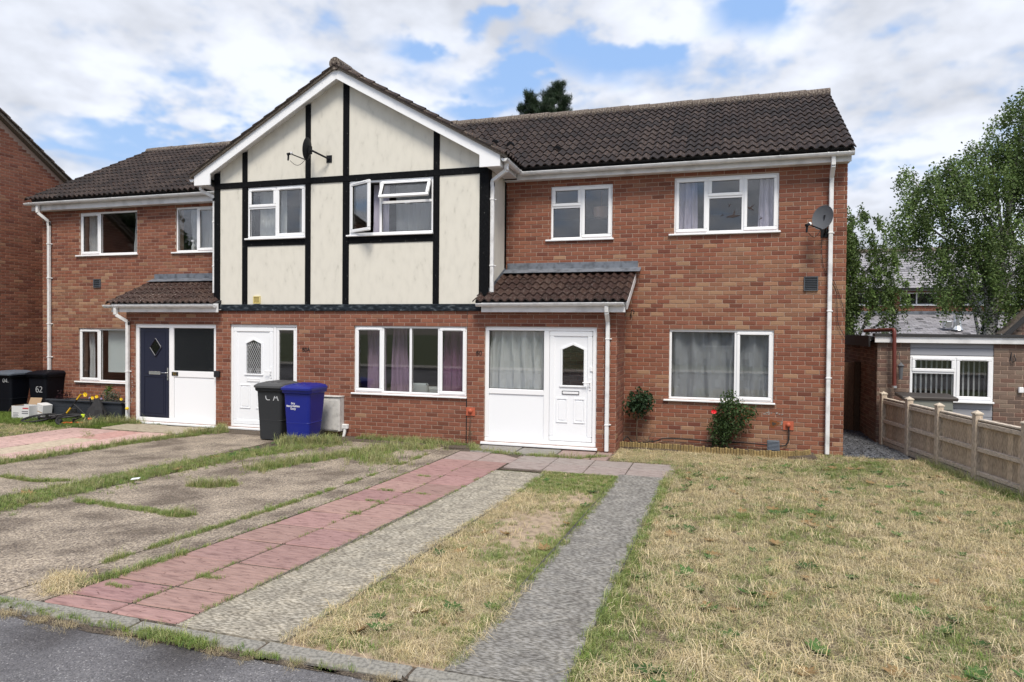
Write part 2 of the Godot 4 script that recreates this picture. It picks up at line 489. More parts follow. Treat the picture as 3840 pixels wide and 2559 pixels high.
# ---------------------------------------------------------------- sky
func make_sky() -> Sky:
	var W := 3072
	var H := 1536
	# gaps of blue in the cloud: azimuth from -z, height, half width, half height (degrees)
	var holes := [[-45.7, 13.6, 5.2, 2.0], [-48.6, 12.2, 3.4, 0.8], [-24.9, 22.2, 2.6, 0.9], [-17.0, 19.6, 4.6, 1.7], [-20.6, 18.0, 3.4, 0.9], [-8.8, 21.5, 5.4, 1.6], [-18.7, 23.7, 1.5, 0.7], [1.3, 24.3, 3.4, 1.3], [-41.5, 12.2, 3.0, 0.9]]
	var r := RandomNumberGenerator.new()
	r.seed = 77
	for k in 90:
		var az := r.randf_range(-180.0, 180.0)
		var el := r.randf_range(11.0, 75.0)
		if az > -62.0 and az < 26.0 and el < 33.0: continue
		var s := r.randf_range(0.7, 1.6)
		holes.append([az, el, 4.2 * s / maxf(cos(deg_to_rad(el)), 0.3), 1.5 * s * (0.6 + el / 40.0)])
	var hw := 1440
	var hh := 360
	var hf := PackedFloat32Array()
	hf.resize(hw * hh)
	for q in holes:
		for iy in range(maxi(0, int((q[1] - q[3] * 3.0) * 4.0)), mini(hh, int((q[1] + q[3] * 3.0) * 4.0) + 1)):
			for ixx in range(int((q[0] - q[2] * 3.0) * 4.0), int((q[0] + q[2] * 3.0) * 4.0) + 1):
				var dx: float = (ixx / 4.0 - q[0]) / q[2]
				var dy: float = (iy / 4.0 - q[1]) / q[3]
				var w := exp(-(dx * dx + dy * dy) * 0.75)
				var at := iy * hw + posmod(ixx, hw)
				hf[at] = maxf(hf[at], w)
	var n1 := FastNoiseLite.new()
	n1.seed = 5; n1.noise_type = FastNoiseLite.TYPE_SIMPLEX_SMOOTH; n1.frequency = 1.0; n1.fractal_octaves = 6; n1.fractal_gain = 0.55
	var n2 := FastNoiseLite.new()
	n2.seed = 9; n2.noise_type = FastNoiseLite.TYPE_SIMPLEX_SMOOTH; n2.frequency = 1.0; n2.fractal_octaves = 5; n2.fractal_gain = 0.5
	var n3 := FastNoiseLite.new()
	n3.seed = 21; n3.noise_type = FastNoiseLite.TYPE_SIMPLEX_SMOOTH; n3.frequency = 1.0; n3.fractal_octaves = 5; n3.fractal_gain = 0.6
	var px := PackedFloat32Array()
	px.resize(W * H * 3)
	var rows := 800
	for y in rows:
		var el := PI * 0.5 - PI * (y + 0.5) / H
		var se := sin(el)
		var ce := cos(el)
		var fy0 := rad_to_deg(el) * 4.0
		var lift := 1.0 / (maxf(se, 0.0) + 0.22)
		var hor := pow(1.0 - clampf(se, 0.0, 1.0), 2.5)
		var br := 0.21 + 0.20 * hor
		var bg := 0.37 + 0.20 * hor
		var bb := 0.70 + 0.08 * hor
		for x in W:
			var az := TAU * (x + 0.5) / W
			var dx := sin(az) * ce * lift
			var dz := -cos(az) * ce * lift
			var a := n1.get_noise_3d(dx * 1.5, se * 1.3, dz * 1.5)
			var b := n2.get_noise_3d(dx * 2.6 + 7.0, se * 2.0, dz * 2.6)
			var d := n3.get_noise_3d(dx * 7.0, se * 6.0, dz * 7.0)
			var fx := rad_to_deg(az) * 4.0 + a * 14.0 + d * 10.0
			var fy := clampf(fy0 + b * 9.0 + d * 5.0, 0.0, hh - 2.0)
			var iy := int(fy)
			var ty := fy - iy
			var i0 := posmod(int(floorf(fx)), hw)
			var i1 := (i0 + 1) % hw
			var tx: float = fx - floorf(fx)
			var h0 := lerpf(hf[iy * hw + i0], hf[iy * hw + i1], tx)
			var h1 := lerpf(hf[(iy + 1) * hw + i0], hf[(iy + 1) * hw + i1], tx)
			var hole := lerpf(h0, h1, ty)
			var cover := smoothstep(-0.14, 0.48, 0.50 + a * 0.50 + b * 0.45 + d * 0.42 - hole * 0.80)
			var light := clampf(0.68 + b * 0.20 - a * 0.20 + d * 0.11, 0.55, 0.81)
			var k := (y * W + x) * 3
			px[k] = lerpf(br, light * 0.91, cover)
			px[k + 1] = lerpf(bg, light * 0.955, cover)
			px[k + 2] = lerpf(bb, light * 1.06, cover)
	for k in range(rows * W * 3, W * H * 3, 3):
		px[k] = 0.24; px[k + 1] = 0.22; px[k + 2] = 0.19
	var im := Image.create_from_data(W, H, false, Image.FORMAT_RGBF, px.to_byte_array())
	var sm := PanoramaSkyMaterial.new()
	sm.panorama = ImageTexture.create_from_image(im)
	var sky := Sky.new()
	sky.sky_material = sm
	return sky
# ---------------------------------------------------------------- brickwork
const BRICKS := [[0.278, 0.101, 0.059], [0.301, 0.114, 0.067], [0.247, 0.087, 0.052], [0.322, 0.129, 0.076], [0.196, 0.067, 0.042], [0.289, 0.117, 0.073], [0.327, 0.155, 0.091], [0.373, 0.195, 0.115], [0.306, 0.145, 0.086], [0.406, 0.233, 0.141], [0.22, 0.155, 0.12], [0.17, 0.12, 0.095], [0.27, 0.2, 0.155], [0.2, 0.115, 0.09]]
var brick_meshes := []
var tone_noise := FastNoiseLite.new()

func brick_color(k: int) -> Color: return Color(BRICKS[k][0], BRICKS[k][1], BRICKS[k][2])

func add_brick(b: MB, L: float, Hh: float) -> void:  # centred on its face, which looks along +z
	var x := L * 0.5
	var y := Hh * 0.5
	var e := 0.0045
	b.quad(v3(-x + e, -y + e, 0), v3(x - e, -y + e, 0), v3(x - e, y - e, 0), v3(-x + e, y - e, 0))
	b.quad(v3(-x, -y, -e), v3(x, -y, -e), v3(x - e, -y + e, 0), v3(-x + e, -y + e, 0))
	b.quad(v3(x, -y, -e), v3(x, y, -e), v3(x - e, y - e, 0), v3(x - e, -y + e, 0))
	b.quad(v3(x, y, -e), v3(-x, y, -e), v3(-x + e, y - e, 0), v3(x - e, y - e, 0))
	b.quad(v3(-x, y, -e), v3(-x, -y, -e), v3(-x + e, -y + e, 0), v3(-x + e, y - e, 0))
	b.quad(v3(-x, -y, -0.03), v3(x, -y, -0.03), v3(x, -y, -e), v3(-x, -y, -e))
	b.quad(v3(x, -y, -0.03), v3(x, y, -0.03), v3(x, y, -e), v3(x, -y, -e))
	b.quad(v3(x, y, -0.03), v3(-x, y, -0.03), v3(-x, y, -e), v3(x, y, -e))
	b.quad(v3(-x, y, -0.03), v3(-x, -y, -0.03), v3(-x, -y, -e), v3(-x, y, -e))

func house(called: String, label: String, category: String, at: Vector3) -> Dictionary:
	return {"root": thing(called, label, category, at), "bricks": [], "tiles": [], "stuff": MB.new(), "tile_stuff": MB.new()}

func tone(style: String, u: float, y: float) -> int:
	var r := rng.randf()
	var f := tone_noise.get_noise_2d(u * 0.9, y * 2.4) * 0.5
	var buff := 0.05
	match style:
		"right": buff = clampf(0.62 - absf(y - 2.75) * 0.62 + f * 0.7 + (0.12 if u > -0.8 else -0.15), 0.03, 0.72) if y > 1.5 else clampf(0.22 + f * 0.5 + (0.35 if y < 0.5 else 0.0), 0.03, 0.6)
		"left": buff = clampf(0.75 - absf(y - 2.5) * 0.62 + f * 0.5, 0.04, 0.8)
		"front": buff = clampf(0.03 + f * 0.2, 0.0, 0.12)
		"neighbour": buff = clampf(0.06 + f * 0.3, 0.0, 0.3)
		"drab": return 10 + rng.randi() % 4
	if r < buff: return 6 + (rng.randi() % 4 if rng.randf() < 0.8 else 2)
	r = rng.randf()
	if r < 0.12: return 4
	return rng.randi() % 4 if r < 0.8 else 5

# o: origin; ud: along the wall; wd: out of it. holes: Rect2 in (u, y). lim: optional roof line.
func wall(Hs: Dictionary, called: String, o: Vector3, ud: Vector3, wd: Vector3, u0: float, u1: float, y0: float, y1: float, holes: Array, thick: float, style: String, seen := true, lim = null, lime := "mortar") -> MeshInstance3D:
	var X := Transform3D(Basis(ud, UPV, wd), o)
	var b := MB.new()
	b.xf = X
	var zf := -0.007
	if lim != null:
		var poly := PackedVector2Array([Vector2(u0, y0), Vector2(u1, y0)])
		for k in 21:
			var u := lerpf(u1, u0, k / 20.0)
			poly.append(Vector2(u, lim.call(u)))
		b.prism(poly, -thick, zf)
	else:
		var us := [u0, u1]
		var ys := [y0, y1]
		for h: Rect2 in holes:
			us.append_array([h.position.x, h.end.x]); ys.append_array([h.position.y, h.end.y])
		us = us.filter(func(q): return q >= u0 and q <= u1); ys = ys.filter(func(q): return q >= y0 and q <= y1)
		us.sort(); ys.sort()
		var full := func(i: int, j: int) -> bool:
			if i < 0 or j < 0 or i >= us.size() - 1 or j >= ys.size() - 1: return false
			var m := Vector2((us[i] + us[i + 1]) * 0.5, (ys[j] + ys[j + 1]) * 0.5)
			for h: Rect2 in holes:
				if h.has_point(m): return false
			return true
		for i in us.size() - 1:
			for j in ys.size() - 1:
				var a: float = us[i]
				var d: float = us[i + 1]
				var e: float = ys[j]
				var f: float = ys[j + 1]
				if d - a < 1e-5 or f - e < 1e-5 or not full.call(i, j): continue
				b.quad(v3(a, e, zf), v3(d, e, zf), v3(d, f, zf), v3(a, f, zf))
				b.quad(v3(d, e, -thick), v3(a, e, -thick), v3(a, f, -thick), v3(d, f, -thick))
				if not full.call(i - 1, j): b.quad(v3(a, e, -thick), v3(a, e, zf), v3(a, f, zf), v3(a, f, -thick))
				if not full.call(i + 1, j): b.quad(v3(d, e, zf), v3(d, e, -thick), v3(d, f, -thick), v3(d, f, zf))
				if not full.call(i, j - 1): b.quad(v3(a, e, -thick), v3(d, e, -thick), v3(d, e, zf), v3(a, e, zf))
				if not full.call(i, j + 1): b.quad(v3(a, f, zf), v3(d, f, zf), v3(d, f, -thick), v3(a, f, -thick))
	var node := part(Hs.root, called, b, M[lime])
	var k0 := int(floor(y0 / 0.075))
	for k in range(k0, int(ceil(y1 / 0.075)) + 1):
		var ya := maxf(k * 0.075 + 0.005, y0)
		var yb := minf(k * 0.075 + 0.070, y1)
		if yb - ya < 0.012: continue
		var off := 0.1125 if posmod(k, 2) == 1 else 0.0
		var m := int(floor((u0 - off) / 0.225)) - 1
		while m * 0.225 + off < u1:
			var xa := m * 0.225 + off + 0.005
			m += 1
			var pieces := [[maxf(xa, u0), minf(xa + 0.215, u1), ya, yb]]
			for h: Rect2 in holes:
				var nxt := []
				for p in pieces:
					if p[0] >= h.end.x or p[1] <= h.position.x or p[2] >= h.end.y or p[3] <= h.position.y:
						nxt.append(p)
						continue
					if h.position.x - p[0] > 0.015: nxt.append([p[0], h.position.x, p[2], p[3]])
					if p[1] - h.end.x > 0.015: nxt.append([h.end.x, p[1], p[2], p[3]])
					var ca := maxf(p[0], h.position.x)
					var cb := minf(p[1], h.end.x)
					if h.position.y - p[2] > 0.012: nxt.append([ca, cb, p[2], h.position.y])
					if p[3] - h.end.y > 0.012: nxt.append([ca, cb, h.end.y, p[3]])
				pieces = nxt
			for p in pieces:
				var L: float = p[1] - p[0]
				var Hh: float = p[3] - p[2]
				if L < 0.015: continue
				var cu: float = (p[0] + p[1]) * 0.5
				var cy: float = (p[2] + p[3]) * 0.5
				if lim != null and p[3] > minf(lim.call(p[0]), lim.call(p[1])): continue
				var tn := tone(style, cu, cy)
				var B := Basis(ud, UPV, wd) * Basis.from_euler(Vector3(rng.randf_range(-0.012, 0.012), rng.randf_range(-0.005, 0.005), rng.randf_range(-0.004, 0.004)))
				var P := X * v3(cu, cy, rng.randf_range(-0.0015, 0.0012))
				if seen and L > 0.2149 and Hh > 0.0649:
					Hs.bricks.append([P.distance_to(eye), P, B, tn, node])
				else:
					lay_brick(Hs.stuff, P, B, L, Hh, tn)
	return node

func lay_brick(b: MB, P: Vector3, B: Basis, L: float, Hh: float, tn: int) -> void:
	b.xf = Transform3D(B, P)
	var q := brick_color(tn)
	var g := rng.randf_range(0.88, 1.12)
	b.col = Color(q.r * g, q.g * g, q.b * g)
	add_brick(b, L, Hh)

# ---------------------------------------------------------------- roofs
const WAVE := 0.15
func add_tile(b: MB, L: float, w := 0.30, amp := 0.025) -> void:  # x across, y up the slope, z out
	var seg := 12
	var top := PackedVector3Array()
	var low := PackedVector3Array()
	for i in seg + 1:
		var x := w * i / seg
		var h := amp * (1.0 - cos(TAU * x / WAVE))
		low.append(v3(x, 0, 0.034 + h)); top.append(v3(x, L, 0.004 + h))
	for i in seg:
		b.quad(low[i], low[i + 1], top[i + 1], top[i])
		b.quad(low[i] - v3(0, 0, 0.022), low[i + 1] - v3(0, 0, 0.022), low[i + 1], low[i])
	b.quad(low[seg] - v3(0, 0, 0.03), top[seg] - v3(0, 0, 0.01), top[seg], low[seg])
	b.quad(top[0] - v3(0, 0, 0.01), low[0] - v3(0, 0, 0.03), low[0], top[0])

const TILES := [[0.122, 0.076, 0.064], [0.155, 0.100, 0.083], [0.085, 0.051, 0.045], [0.215, 0.150, 0.127]]
const PORCH := [[0.105, 0.066, 0.056], [0.12, 0.076, 0.064], [0.09, 0.055, 0.05], [0.135, 0.088, 0.074]]
var tile_meshes := {}

func tile_color(k: int) -> Color: return Color(TILES[k][0], TILES[k][1], TILES[k][2])

func roof(Hs: Dictionary, called: String, o: Vector3, ud: Vector3, sd: Vector3, cols: int, rows: int, gauge: float, m: String, deck: MB, seen: Callable) -> MeshInstance3D:
	var node := part(Hs.root, called, deck, M.felt)
	var nd := ud.cross(sd).normalized()
	var L := gauge + 0.07
	if not tile_meshes.has([m, gauge]):
		var a := []
		for k in TILES.size():
			var b := MB.new()
			b.col = tile_color(k) if m == "roof_tile" else Color(PORCH[k][0], PORCH[k][1], PORCH[k][2])
			add_tile(b, L)
			a.append(b.mesh(M[m]))
		tile_meshes[[m, gauge]] = a
	for j in rows:
		for i in cols:
			var B := Basis(ud, sd, nd) * Basis.from_euler(Vector3(rng.randf_range(-0.008, 0.008), rng.randf_range(-0.006, 0.006), rng.randf_range(-0.006, 0.006)))
			var P := o + ud * (i * 0.30) + sd * (j * gauge + rng.randf_range(-0.004, 0.004)) + nd * rng.randf_range(-0.001, 0.002)
			var k := rng.randi() % TILES.size()
			if seen.call(i, j): Hs.tiles.append([P.distance_to(eye), P, B, k, node, tile_meshes[[m, gauge]]])
			else:
				var s: MB = Hs.tile_stuff
				s.xf = Transform3D(B, P)
				s.col = tile_color(k)
				add_tile(s, L)
	return node

func finish(Hs: Dictionary, tile_mat := "roof_tile") -> void:
	if brick_meshes.is_empty():
		for k in BRICKS.size():
			var b := MB.new()
			b.col = brick_color(k)
			add_brick(b, 0.215, 0.065)
			brick_meshes.append(b.mesh(M.brick))
	var near := func(a, b): return a[0] < b[0]
	Hs.bricks.sort_custom(near)
	for i in Hs.bricks.size():
		var q: Array = Hs.bricks[i]
		if i < 300:
			var o := MeshInstance3D.new()
			o.name = "brick"
			o.mesh = brick_meshes[q[3]]
			o.transform = Transform3D(q[2], q[1])
			q[4].add_child(o, true)
		else: lay_brick(Hs.stuff, q[1], q[2], 0.215, 0.065, q[3])
	if Hs.stuff.v.size(): part(Hs.root, "bricks", Hs.stuff, M.brick).set_meta("kind", "stuff")
	Hs.tiles.sort_custom(near)
	for i in Hs.tiles.size():
		var q: Array = Hs.tiles[i]
		if i < 300:
			var o := MeshInstance3D.new()
			o.name = "tile"
			o.mesh = q[5][q[3]]
			o.transform = Transform3D(q[2], q[1])
			q[4].add_child(o, true)
		else:
			Hs.tile_stuff.xf = Transform3D(q[2], q[1])
			Hs.tile_stuff.col = tile_color(q[3])
			add_tile(Hs.tile_stuff, 0.37)
	if Hs.tile_stuff.v.size(): part(Hs.root, "tiles", Hs.tile_stuff, M[tile_mat]).set_meta("kind", "stuff")

# ---------------------------------------------------------------- windows and doors
func bars(b: MB, x0: float, x1: float, y0: float, y1: float, w: float, z0: float, z1: float, ch := 0.006, wb := -1.0) -> void:
	if wb < 0: wb = w
	b.cbox(v3(x0, y0, z0), v3(x1, y0 + wb, z1), ch)
	b.cbox(v3(x0, y1 - w, z0), v3(x1, y1, z1), ch)
	b.cbox(v3(x0, y0 + wb, z0 + 0.0005), v3(x0 + w, y1 - w, z1 - 0.0005), ch)
	b.cbox(v3(x1 - w, y0 + wb, z0 + 0.0005), v3(x1, y1 - w, z1 - 0.0005), ch)

func pane(parent: Node3D, x0: float, x1: float, y0: float, y1: float, z: float, m := "glass", local := false) -> MeshInstance3D:
	var b := MB.new()
	b.box(v3(x0, y0, z - 0.004), v3(x1, y1, z))
	if m == "glass": b.box(v3(x0, y0, z - 0.024), v3(x1, y1, z - 0.02))
	return part(parent, "pane", b, M[m], local)

# lights: [x0, x1, y0, y1, opening, trickle vent]
func window(Hs: Dictionary, x0: float, x1: float, y0: float, y1: float, z: float, lights: Array, sill := true, sw := 0.09) -> MeshInstance3D:
	var zf := z - 0.035
	var zb := zf - 0.065
	var b := MB.new()
	bars(b, x0, x1, y0, y1, 0.042, zb, zf)
	var done := {}
	for l in lights:
		if l[1] < x1 - 0.01 and not done.has(l[1]):
			done[l[1]] = true
			b.cbox(v3(l[1] - 0.025, y0 + 0.042, zb + 0.001), v3(l[1] + 0.025, y1 - 0.042, zf - 0.001), 0.005)
		if l[2] > y0 + 0.01:
			b.cbox(v3(maxf(l[0] + 0.025, x0 + 0.042), l[2] - 0.025, zb + 0.002), v3(minf(l[1] - 0.025, x1 - 0.042), l[2] + 0.025, zf - 0.002), 0.005)
	var w := part(Hs.root, "window", b, M.upvc)
	for l in lights:
		var a: float = x0 + 0.042 if l[0] < x0 + 0.01 else l[0] + 0.025
		var d: float = x1 - 0.042 if l[1] > x1 - 0.01 else l[1] - 0.025
		var e: float = y0 + 0.042 if l[2] < y0 + 0.01 else l[2] + 0.025
		var f: float = y1 - 0.042 if l[3] > y1 - 0.01 else l[3] - 0.025
		if l[4] == 2: continue
		if l[4] == 1:
			var s := MB.new()
			bars(s, a - 0.014, d + 0.014, e - 0.014, f + 0.014, 0.056, zf - 0.03, zf + 0.014, 0.008)
			var sn := part(w, "sash", s, M.upvc)
			a += 0.04; d -= 0.04; e += 0.04; f -= 0.04
			if l[5]:
				var t := MB.new()
				t.cbox(v3(a + 0.03, f + 0.008, zf + 0.0145), v3(d - 0.03, f + 0.024, zf + 0.022), 0.003)
				part(w, "trickle_vent", t, M.vent_slot)
		var g := MB.new()
		bars(g, a - 0.004, d + 0.004, e - 0.004, f + 0.004, 0.008, zf - 0.026, zf - 0.006, 0.001)
		part(w, "gasket", g, M.gasket)
		pane(w, a, d, e, f, zf - 0.012)
	if sill:
		var s := MB.new()
		s.cbox(v3(x0 - sw, y0 - 0.032, zb), v3(x1 + sw * 0.35, y0 - 0.001, z + 0.045), 0.006)
		part(w, "sill", s, M.upvc)
	return w

func curtain(called: String, label: String, x0: float, x1: float, y0: float, y1: float, z: float, m: String, amp := 0.03, folds := 14.0, group := "", lean := 0.0, seed_ := 1) -> void:
	var b := MB.new()
	var nx := maxi(24, int((x1 - x0) * 90.0))
	var ny := 10
	var f := FastNoiseLite.new()
	f.seed = seed_
	f.frequency = 1.0
	var P := []
	for j in ny + 1:
		var r := PackedVector3Array()
		for i in nx + 1:
			var s := float(i) / nx
			var ty := float(j) / ny
			var ph := s * folds * (x1 - x0) + 1.3 * f.get_noise_2d(s * 3.0, ty * 0.6)
			r.append(v3(lerpf(x0, x1, s) + lean * (1.0 - ty) * (s - 0.5) * 2.0, lerpf(y0, y1, ty), z + amp * sin(ph * 2.2) + amp * 0.6 * f.get_noise_2d(s * 9.0 + 4.0, ty * 1.2)))
		P.append(r)
	for j in ny:
		for i in nx: b.quad(P[j][i], P[j][i + 1], P[j + 1][i + 1], P[j + 1][i])
	var back := MB.new()
	solo(called, b, M[m], label, "curtain", group)

func downpipe(Hs: Dictionary, x: float, y0: float, y1: float, z: float, clips: Array, neck: Array = []) -> void:  # a square pipe; neck: points from the gutter to its top
	var b := MB.new()
	b.cbox(v3(x - 0.033, y0, z - 0.033), v3(x + 0.033, y1, z + 0.033), 0.009)
	var p := part(Hs.root, "downpipe", b, M.gutter)
	for y in clips:
		var k := MB.new()
		k.cbox(v3(x - 0.039, y - 0.014, z - 0.06), v3(x + 0.039, y + 0.014, z + 0.039), 0.005)
		k.cbox(v3(x + 0.036, y - 0.009, z - 0.06), v3(x + 0.062, y + 0.009, z - 0.03), 0.003)
		part(p, "pipe_clip", k, M.gutter)
	if neck.size():
		var k := MB.new()
		for i in neck.size() - 1: beam(k, neck[i], neck[i + 1], 0.066, 0.066)
		part(p, "swan_neck", k, M.gutter)

func beam(b: MB, p: Vector3, q: Vector3, w: float, h: float, ch := 0.006) -> void:  # a chamfered bar from p to q
	var keep := b.xf
	var d := (q - p).normalized()
	var s := d.cross(UPV)
	if s.length() < 0.05: s = Vector3.RIGHT
	s = s.normalized()
	var u := s.cross(d).normalized()
	b.xf = keep * Transform3D(Basis(s, u, -d), p)
	b.cbox(v3(-w * 0.5, -h * 0.5, -(q - p).length()), v3(w * 0.5, h * 0.5, 0), ch)
	b.xf = keep

func gutter_run(Hs: Dictionary, p: Vector3, q: Vector3, out: Vector3, joints: Array) -> void:  # a half-round gutter with its open side up
	var d := (q - p).normalized()
	var b := MB.new()
	var ra := PackedVector3Array()
	var rb := PackedVector3Array()
	for i in 9:
		var an := PI + PI * i / 8.0
		var w := out * (cos(an) * -0.056) + UPV * (sin(an) * 0.052)
		ra.append(p + w); rb.append(q + w)
	for i in 8:
		b.quad_o(ra[i], ra[i + 1], rb[i + 1], rb[i], out * -0.01 + (ra[i] + ra[i + 1]) * 0.5 - p)
		var m := (ra[i] + ra[i + 1]) * 0.5 - p
		b.quad_o(ra[i] - m * 0.07, ra[i + 1] - m * 0.07, rb[i + 1] - m * 0.07, rb[i] - m * 0.07, -m)
	for e in [[p, ra, -d], [q, rb, d]]:
		for i in 8: b.tri(e[0], e[1][i] if e[2] == d else e[1][i + 1], e[1][i + 1] if e[2] == d else e[1][i])
	beam(b, p + out * 0.056, q + out * 0.056, 0.009, 0.012, 0.002)
	var g := part(Hs.root, "gutter", b, M.gutter)
	for t in joints:
		var k := MB.new()
		var c: Vector3 = p.lerp(q, t)
		for i in 8:
			var an := PI + PI * i / 8.0
			var an2 := PI + PI * (i + 1) / 8.0
			var w := out * (cos(an) * -0.062) + UPV * (sin(an) * 0.058)
			var w2 := out * (cos(an2) * -0.062) + UPV * (sin(an2) * 0.058)
			k.quad_o(c + w - d * 0.016, c + w2 - d * 0.016, c + w2 + d * 0.016, c + w + d * 0.016, w)
		beam(k, c + out * 0.06 - d * 0.016, c + out * 0.06 + d * 0.016, 0.014, 0.02, 0.003)
		part(g, "gutter_bracket", k, M.gutter)

func louvre(Hs: Dictionary, called: String, x: float, y: float, z: float, w: float, h: float, m: String, n := 5) -> void:
	var b := MB.new()
	bars(b, x - w / 2, x + w / 2, y - h / 2, y + h / 2, 0.014, z - 0.01, z + 0.03, 0.004)
	b.box(v3(x - w / 2 + 0.01, y - h / 2 + 0.01, z - 0.008), v3(x + w / 2 - 0.01, y + h / 2 - 0.01, z + 0.002))
	var p := part(Hs.root, called, b, M[m])
	for i in n:
		var s := MB.new()
		var yy := y - h / 2 + 0.014 + (h - 0.028) * (i + 0.5) / n
		s.xf = Transform3D(Basis.from_euler(Vector3(0.7, 0, 0)), v3(x, yy, z + 0.014))
		s.cbox(v3(-w / 2 + 0.013, -0.014, -0.003), v3(w / 2 - 0.013, 0.014, 0.003), 0.001)
		part(p, "slat", s, M[m])
# ---------------------------------------------------------------- the three joined houses
func rect(x0: float, x1: float, y0: float, y1: float) -> Rect2: return Rect2(x0, y0, x1 - x0, y1 - y0)

func bx(x0: float, x1: float, y0: float, y1: float, z0: float, z1: float, ch := 0.004) -> MB:
	var b := MB.new()
	b.cbox(v3(x0, y0, z0), v3(x1, y1, z1), ch)
	return b

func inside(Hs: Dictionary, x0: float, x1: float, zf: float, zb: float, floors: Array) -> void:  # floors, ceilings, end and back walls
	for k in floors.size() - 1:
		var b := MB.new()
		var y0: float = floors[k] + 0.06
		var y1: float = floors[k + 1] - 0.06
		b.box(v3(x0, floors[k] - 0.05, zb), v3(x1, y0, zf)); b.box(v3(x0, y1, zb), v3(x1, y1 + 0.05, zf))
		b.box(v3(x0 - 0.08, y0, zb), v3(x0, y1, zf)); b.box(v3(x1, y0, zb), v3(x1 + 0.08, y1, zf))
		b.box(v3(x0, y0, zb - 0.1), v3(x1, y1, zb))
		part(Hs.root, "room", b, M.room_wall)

func slope_slab(x0: float, x1: float, ye: float, ze: float, yr: float, zr: float, th := 0.09) -> MB:  # a flat slab from the eaves to the ridge, along x
	var b := MB.new()
	var nd := v3(0, ze - zr, yr - ye).normalized()
	var a := [v3(x0, ye, ze), v3(x1, ye, ze), v3(x1, yr, zr), v3(x0, yr, zr)]
	var lo := []
	for p in a: lo.append(p - nd * th)
	b.quad_o(a[0], a[1], a[2], a[3], nd); b.quad_o(lo[0], lo[1], lo[2], lo[3], -nd)
	b.quad_o(a[0], a[1], lo[1], lo[0], v3(0, -0.2, 1)); b.quad_o(a[3], a[2], lo[2], lo[3], v3(0, 0, -1))
	b.quad_o(a[1], a[2], lo[2], lo[1], Vector3.RIGHT); b.quad_o(a[0], a[3], lo[3], lo[0], Vector3.LEFT)
	return b

func ridge(Hs: Dictionary, node: MeshInstance3D, p: Vector3, q: Vector3, n: int) -> void:
	for i in n:
		var b := MB.new()
		var a := p.lerp(q, (i + 0.006) / n)
		var d := p.lerp(q, (i + 0.994) / n)
		var k := rng.randf_range(-0.006, 0.006)
		b.tube(PackedVector3Array([a + v3(0, k, 0), d + v3(0, k + 0.004, 0)]), PackedFloat32Array([0.118, 0.124]), 12)
		part(node, "ridge_tile", b, M.ridge_tile)

func leaded_flash(Hs: Dictionary, x0: float, x1: float, yt: float, yb: float, run: float, tilt: float) -> void:
	var b := MB.new()
	b.cbox(v3(x0 + 0.04, yb, 0.002), v3(x1, yt, 0.016), 0.003)
	var p := part(Hs.root, "flashing", b, M.lead)
	var a := MB.new()
	a.xf = Transform3D(Basis.from_euler(Vector3(tilt, 0, 0)), v3(0, yb + 0.012, 0.012))
	for k in 5:
		var xa := lerpf(x0, x1 + 0.03, k / 5.0)
		var xb := lerpf(x0, x1 + 0.03, (k + 1) / 5.0)
		a.cbox(v3(xa, -0.008 + 0.003 * (k % 2), 0.0), v3(xb + 0.03, 0.003 * (k % 2), run), 0.003)
	part(p, "apron", a, M.lead)

func lever(parent: Node3D, x: float, y: float, z: float, side: float, m: String, plate := 0.24) -> void:
	var b := MB.new()
	b.cbox(v3(x - 0.015, y - plate * 0.6, z), v3(x + 0.015, y + plate * 0.4, z + 0.012), 0.004)
	b.tube(PackedVector3Array([v3(x, y, z + 0.01), v3(x, y, z + 0.05), v3(x + side * 0.02, y, z + 0.056), v3(x + side * 0.12, y, z + 0.056)]), PackedFloat32Array([0.009, 0.009, 0.009, 0.008]), 8)
	part(parent, "handle", b, M[m])
	var k := MB.new()
	k.cbox(v3(x - 0.005, y - plate * 0.45, z + 0.0115), v3(x + 0.005, y - plate * 0.33, z + 0.0135), 0.0005)
	part(parent, "keyhole", k, M.gasket)

func arch_bars(b: MB, x0: float, x1: float, y0: float, ys: float, ya: float, w: float, z0: float, z1: float) -> void:  # a moulding round a pane with a peaked head
	var xm := (x0 + x1) / 2
	b.cbox(v3(x0 - w * 1.5, y0 - w, z0), v3(x1 + w * 1.5, y0, z1 + 0.004), 0.005)
	b.cbox(v3(x0 - w, y0, z0), v3(x0, ys, z1), 0.005)
	b.cbox(v3(x1, y0, z0), v3(x1 + w, ys, z1), 0.005)
	for s in [-1.0, 1.0]:
		var xo: float = x0 if s < 0 else x1
		var p := PackedVector2Array([Vector2(xo, ys), Vector2(xm, ya), Vector2(xm, ya + w * 1.15), Vector2(xo + s * w, ys + w * 0.45), Vector2(xo + s * w, ys)])
		if not Geometry2D.is_polygon_clockwise(p): b.prism(p, z0, z1)
		else:
			p.reverse()
			b.prism(p, z0, z1)

func sunk_panel(b: MB, x0: float, x1: float, y0: float, y1: float, z: float) -> void:  # a raised moulding round a flat field
	bars(b, x0, x1, y0, y1, 0.022, z, z + 0.012, 0.006)
	b.cbox(v3(x0 + 0.045, y0 + 0.045, z), v3(x1 - 0.045, y1 - 0.045, z + 0.008), 0.006)

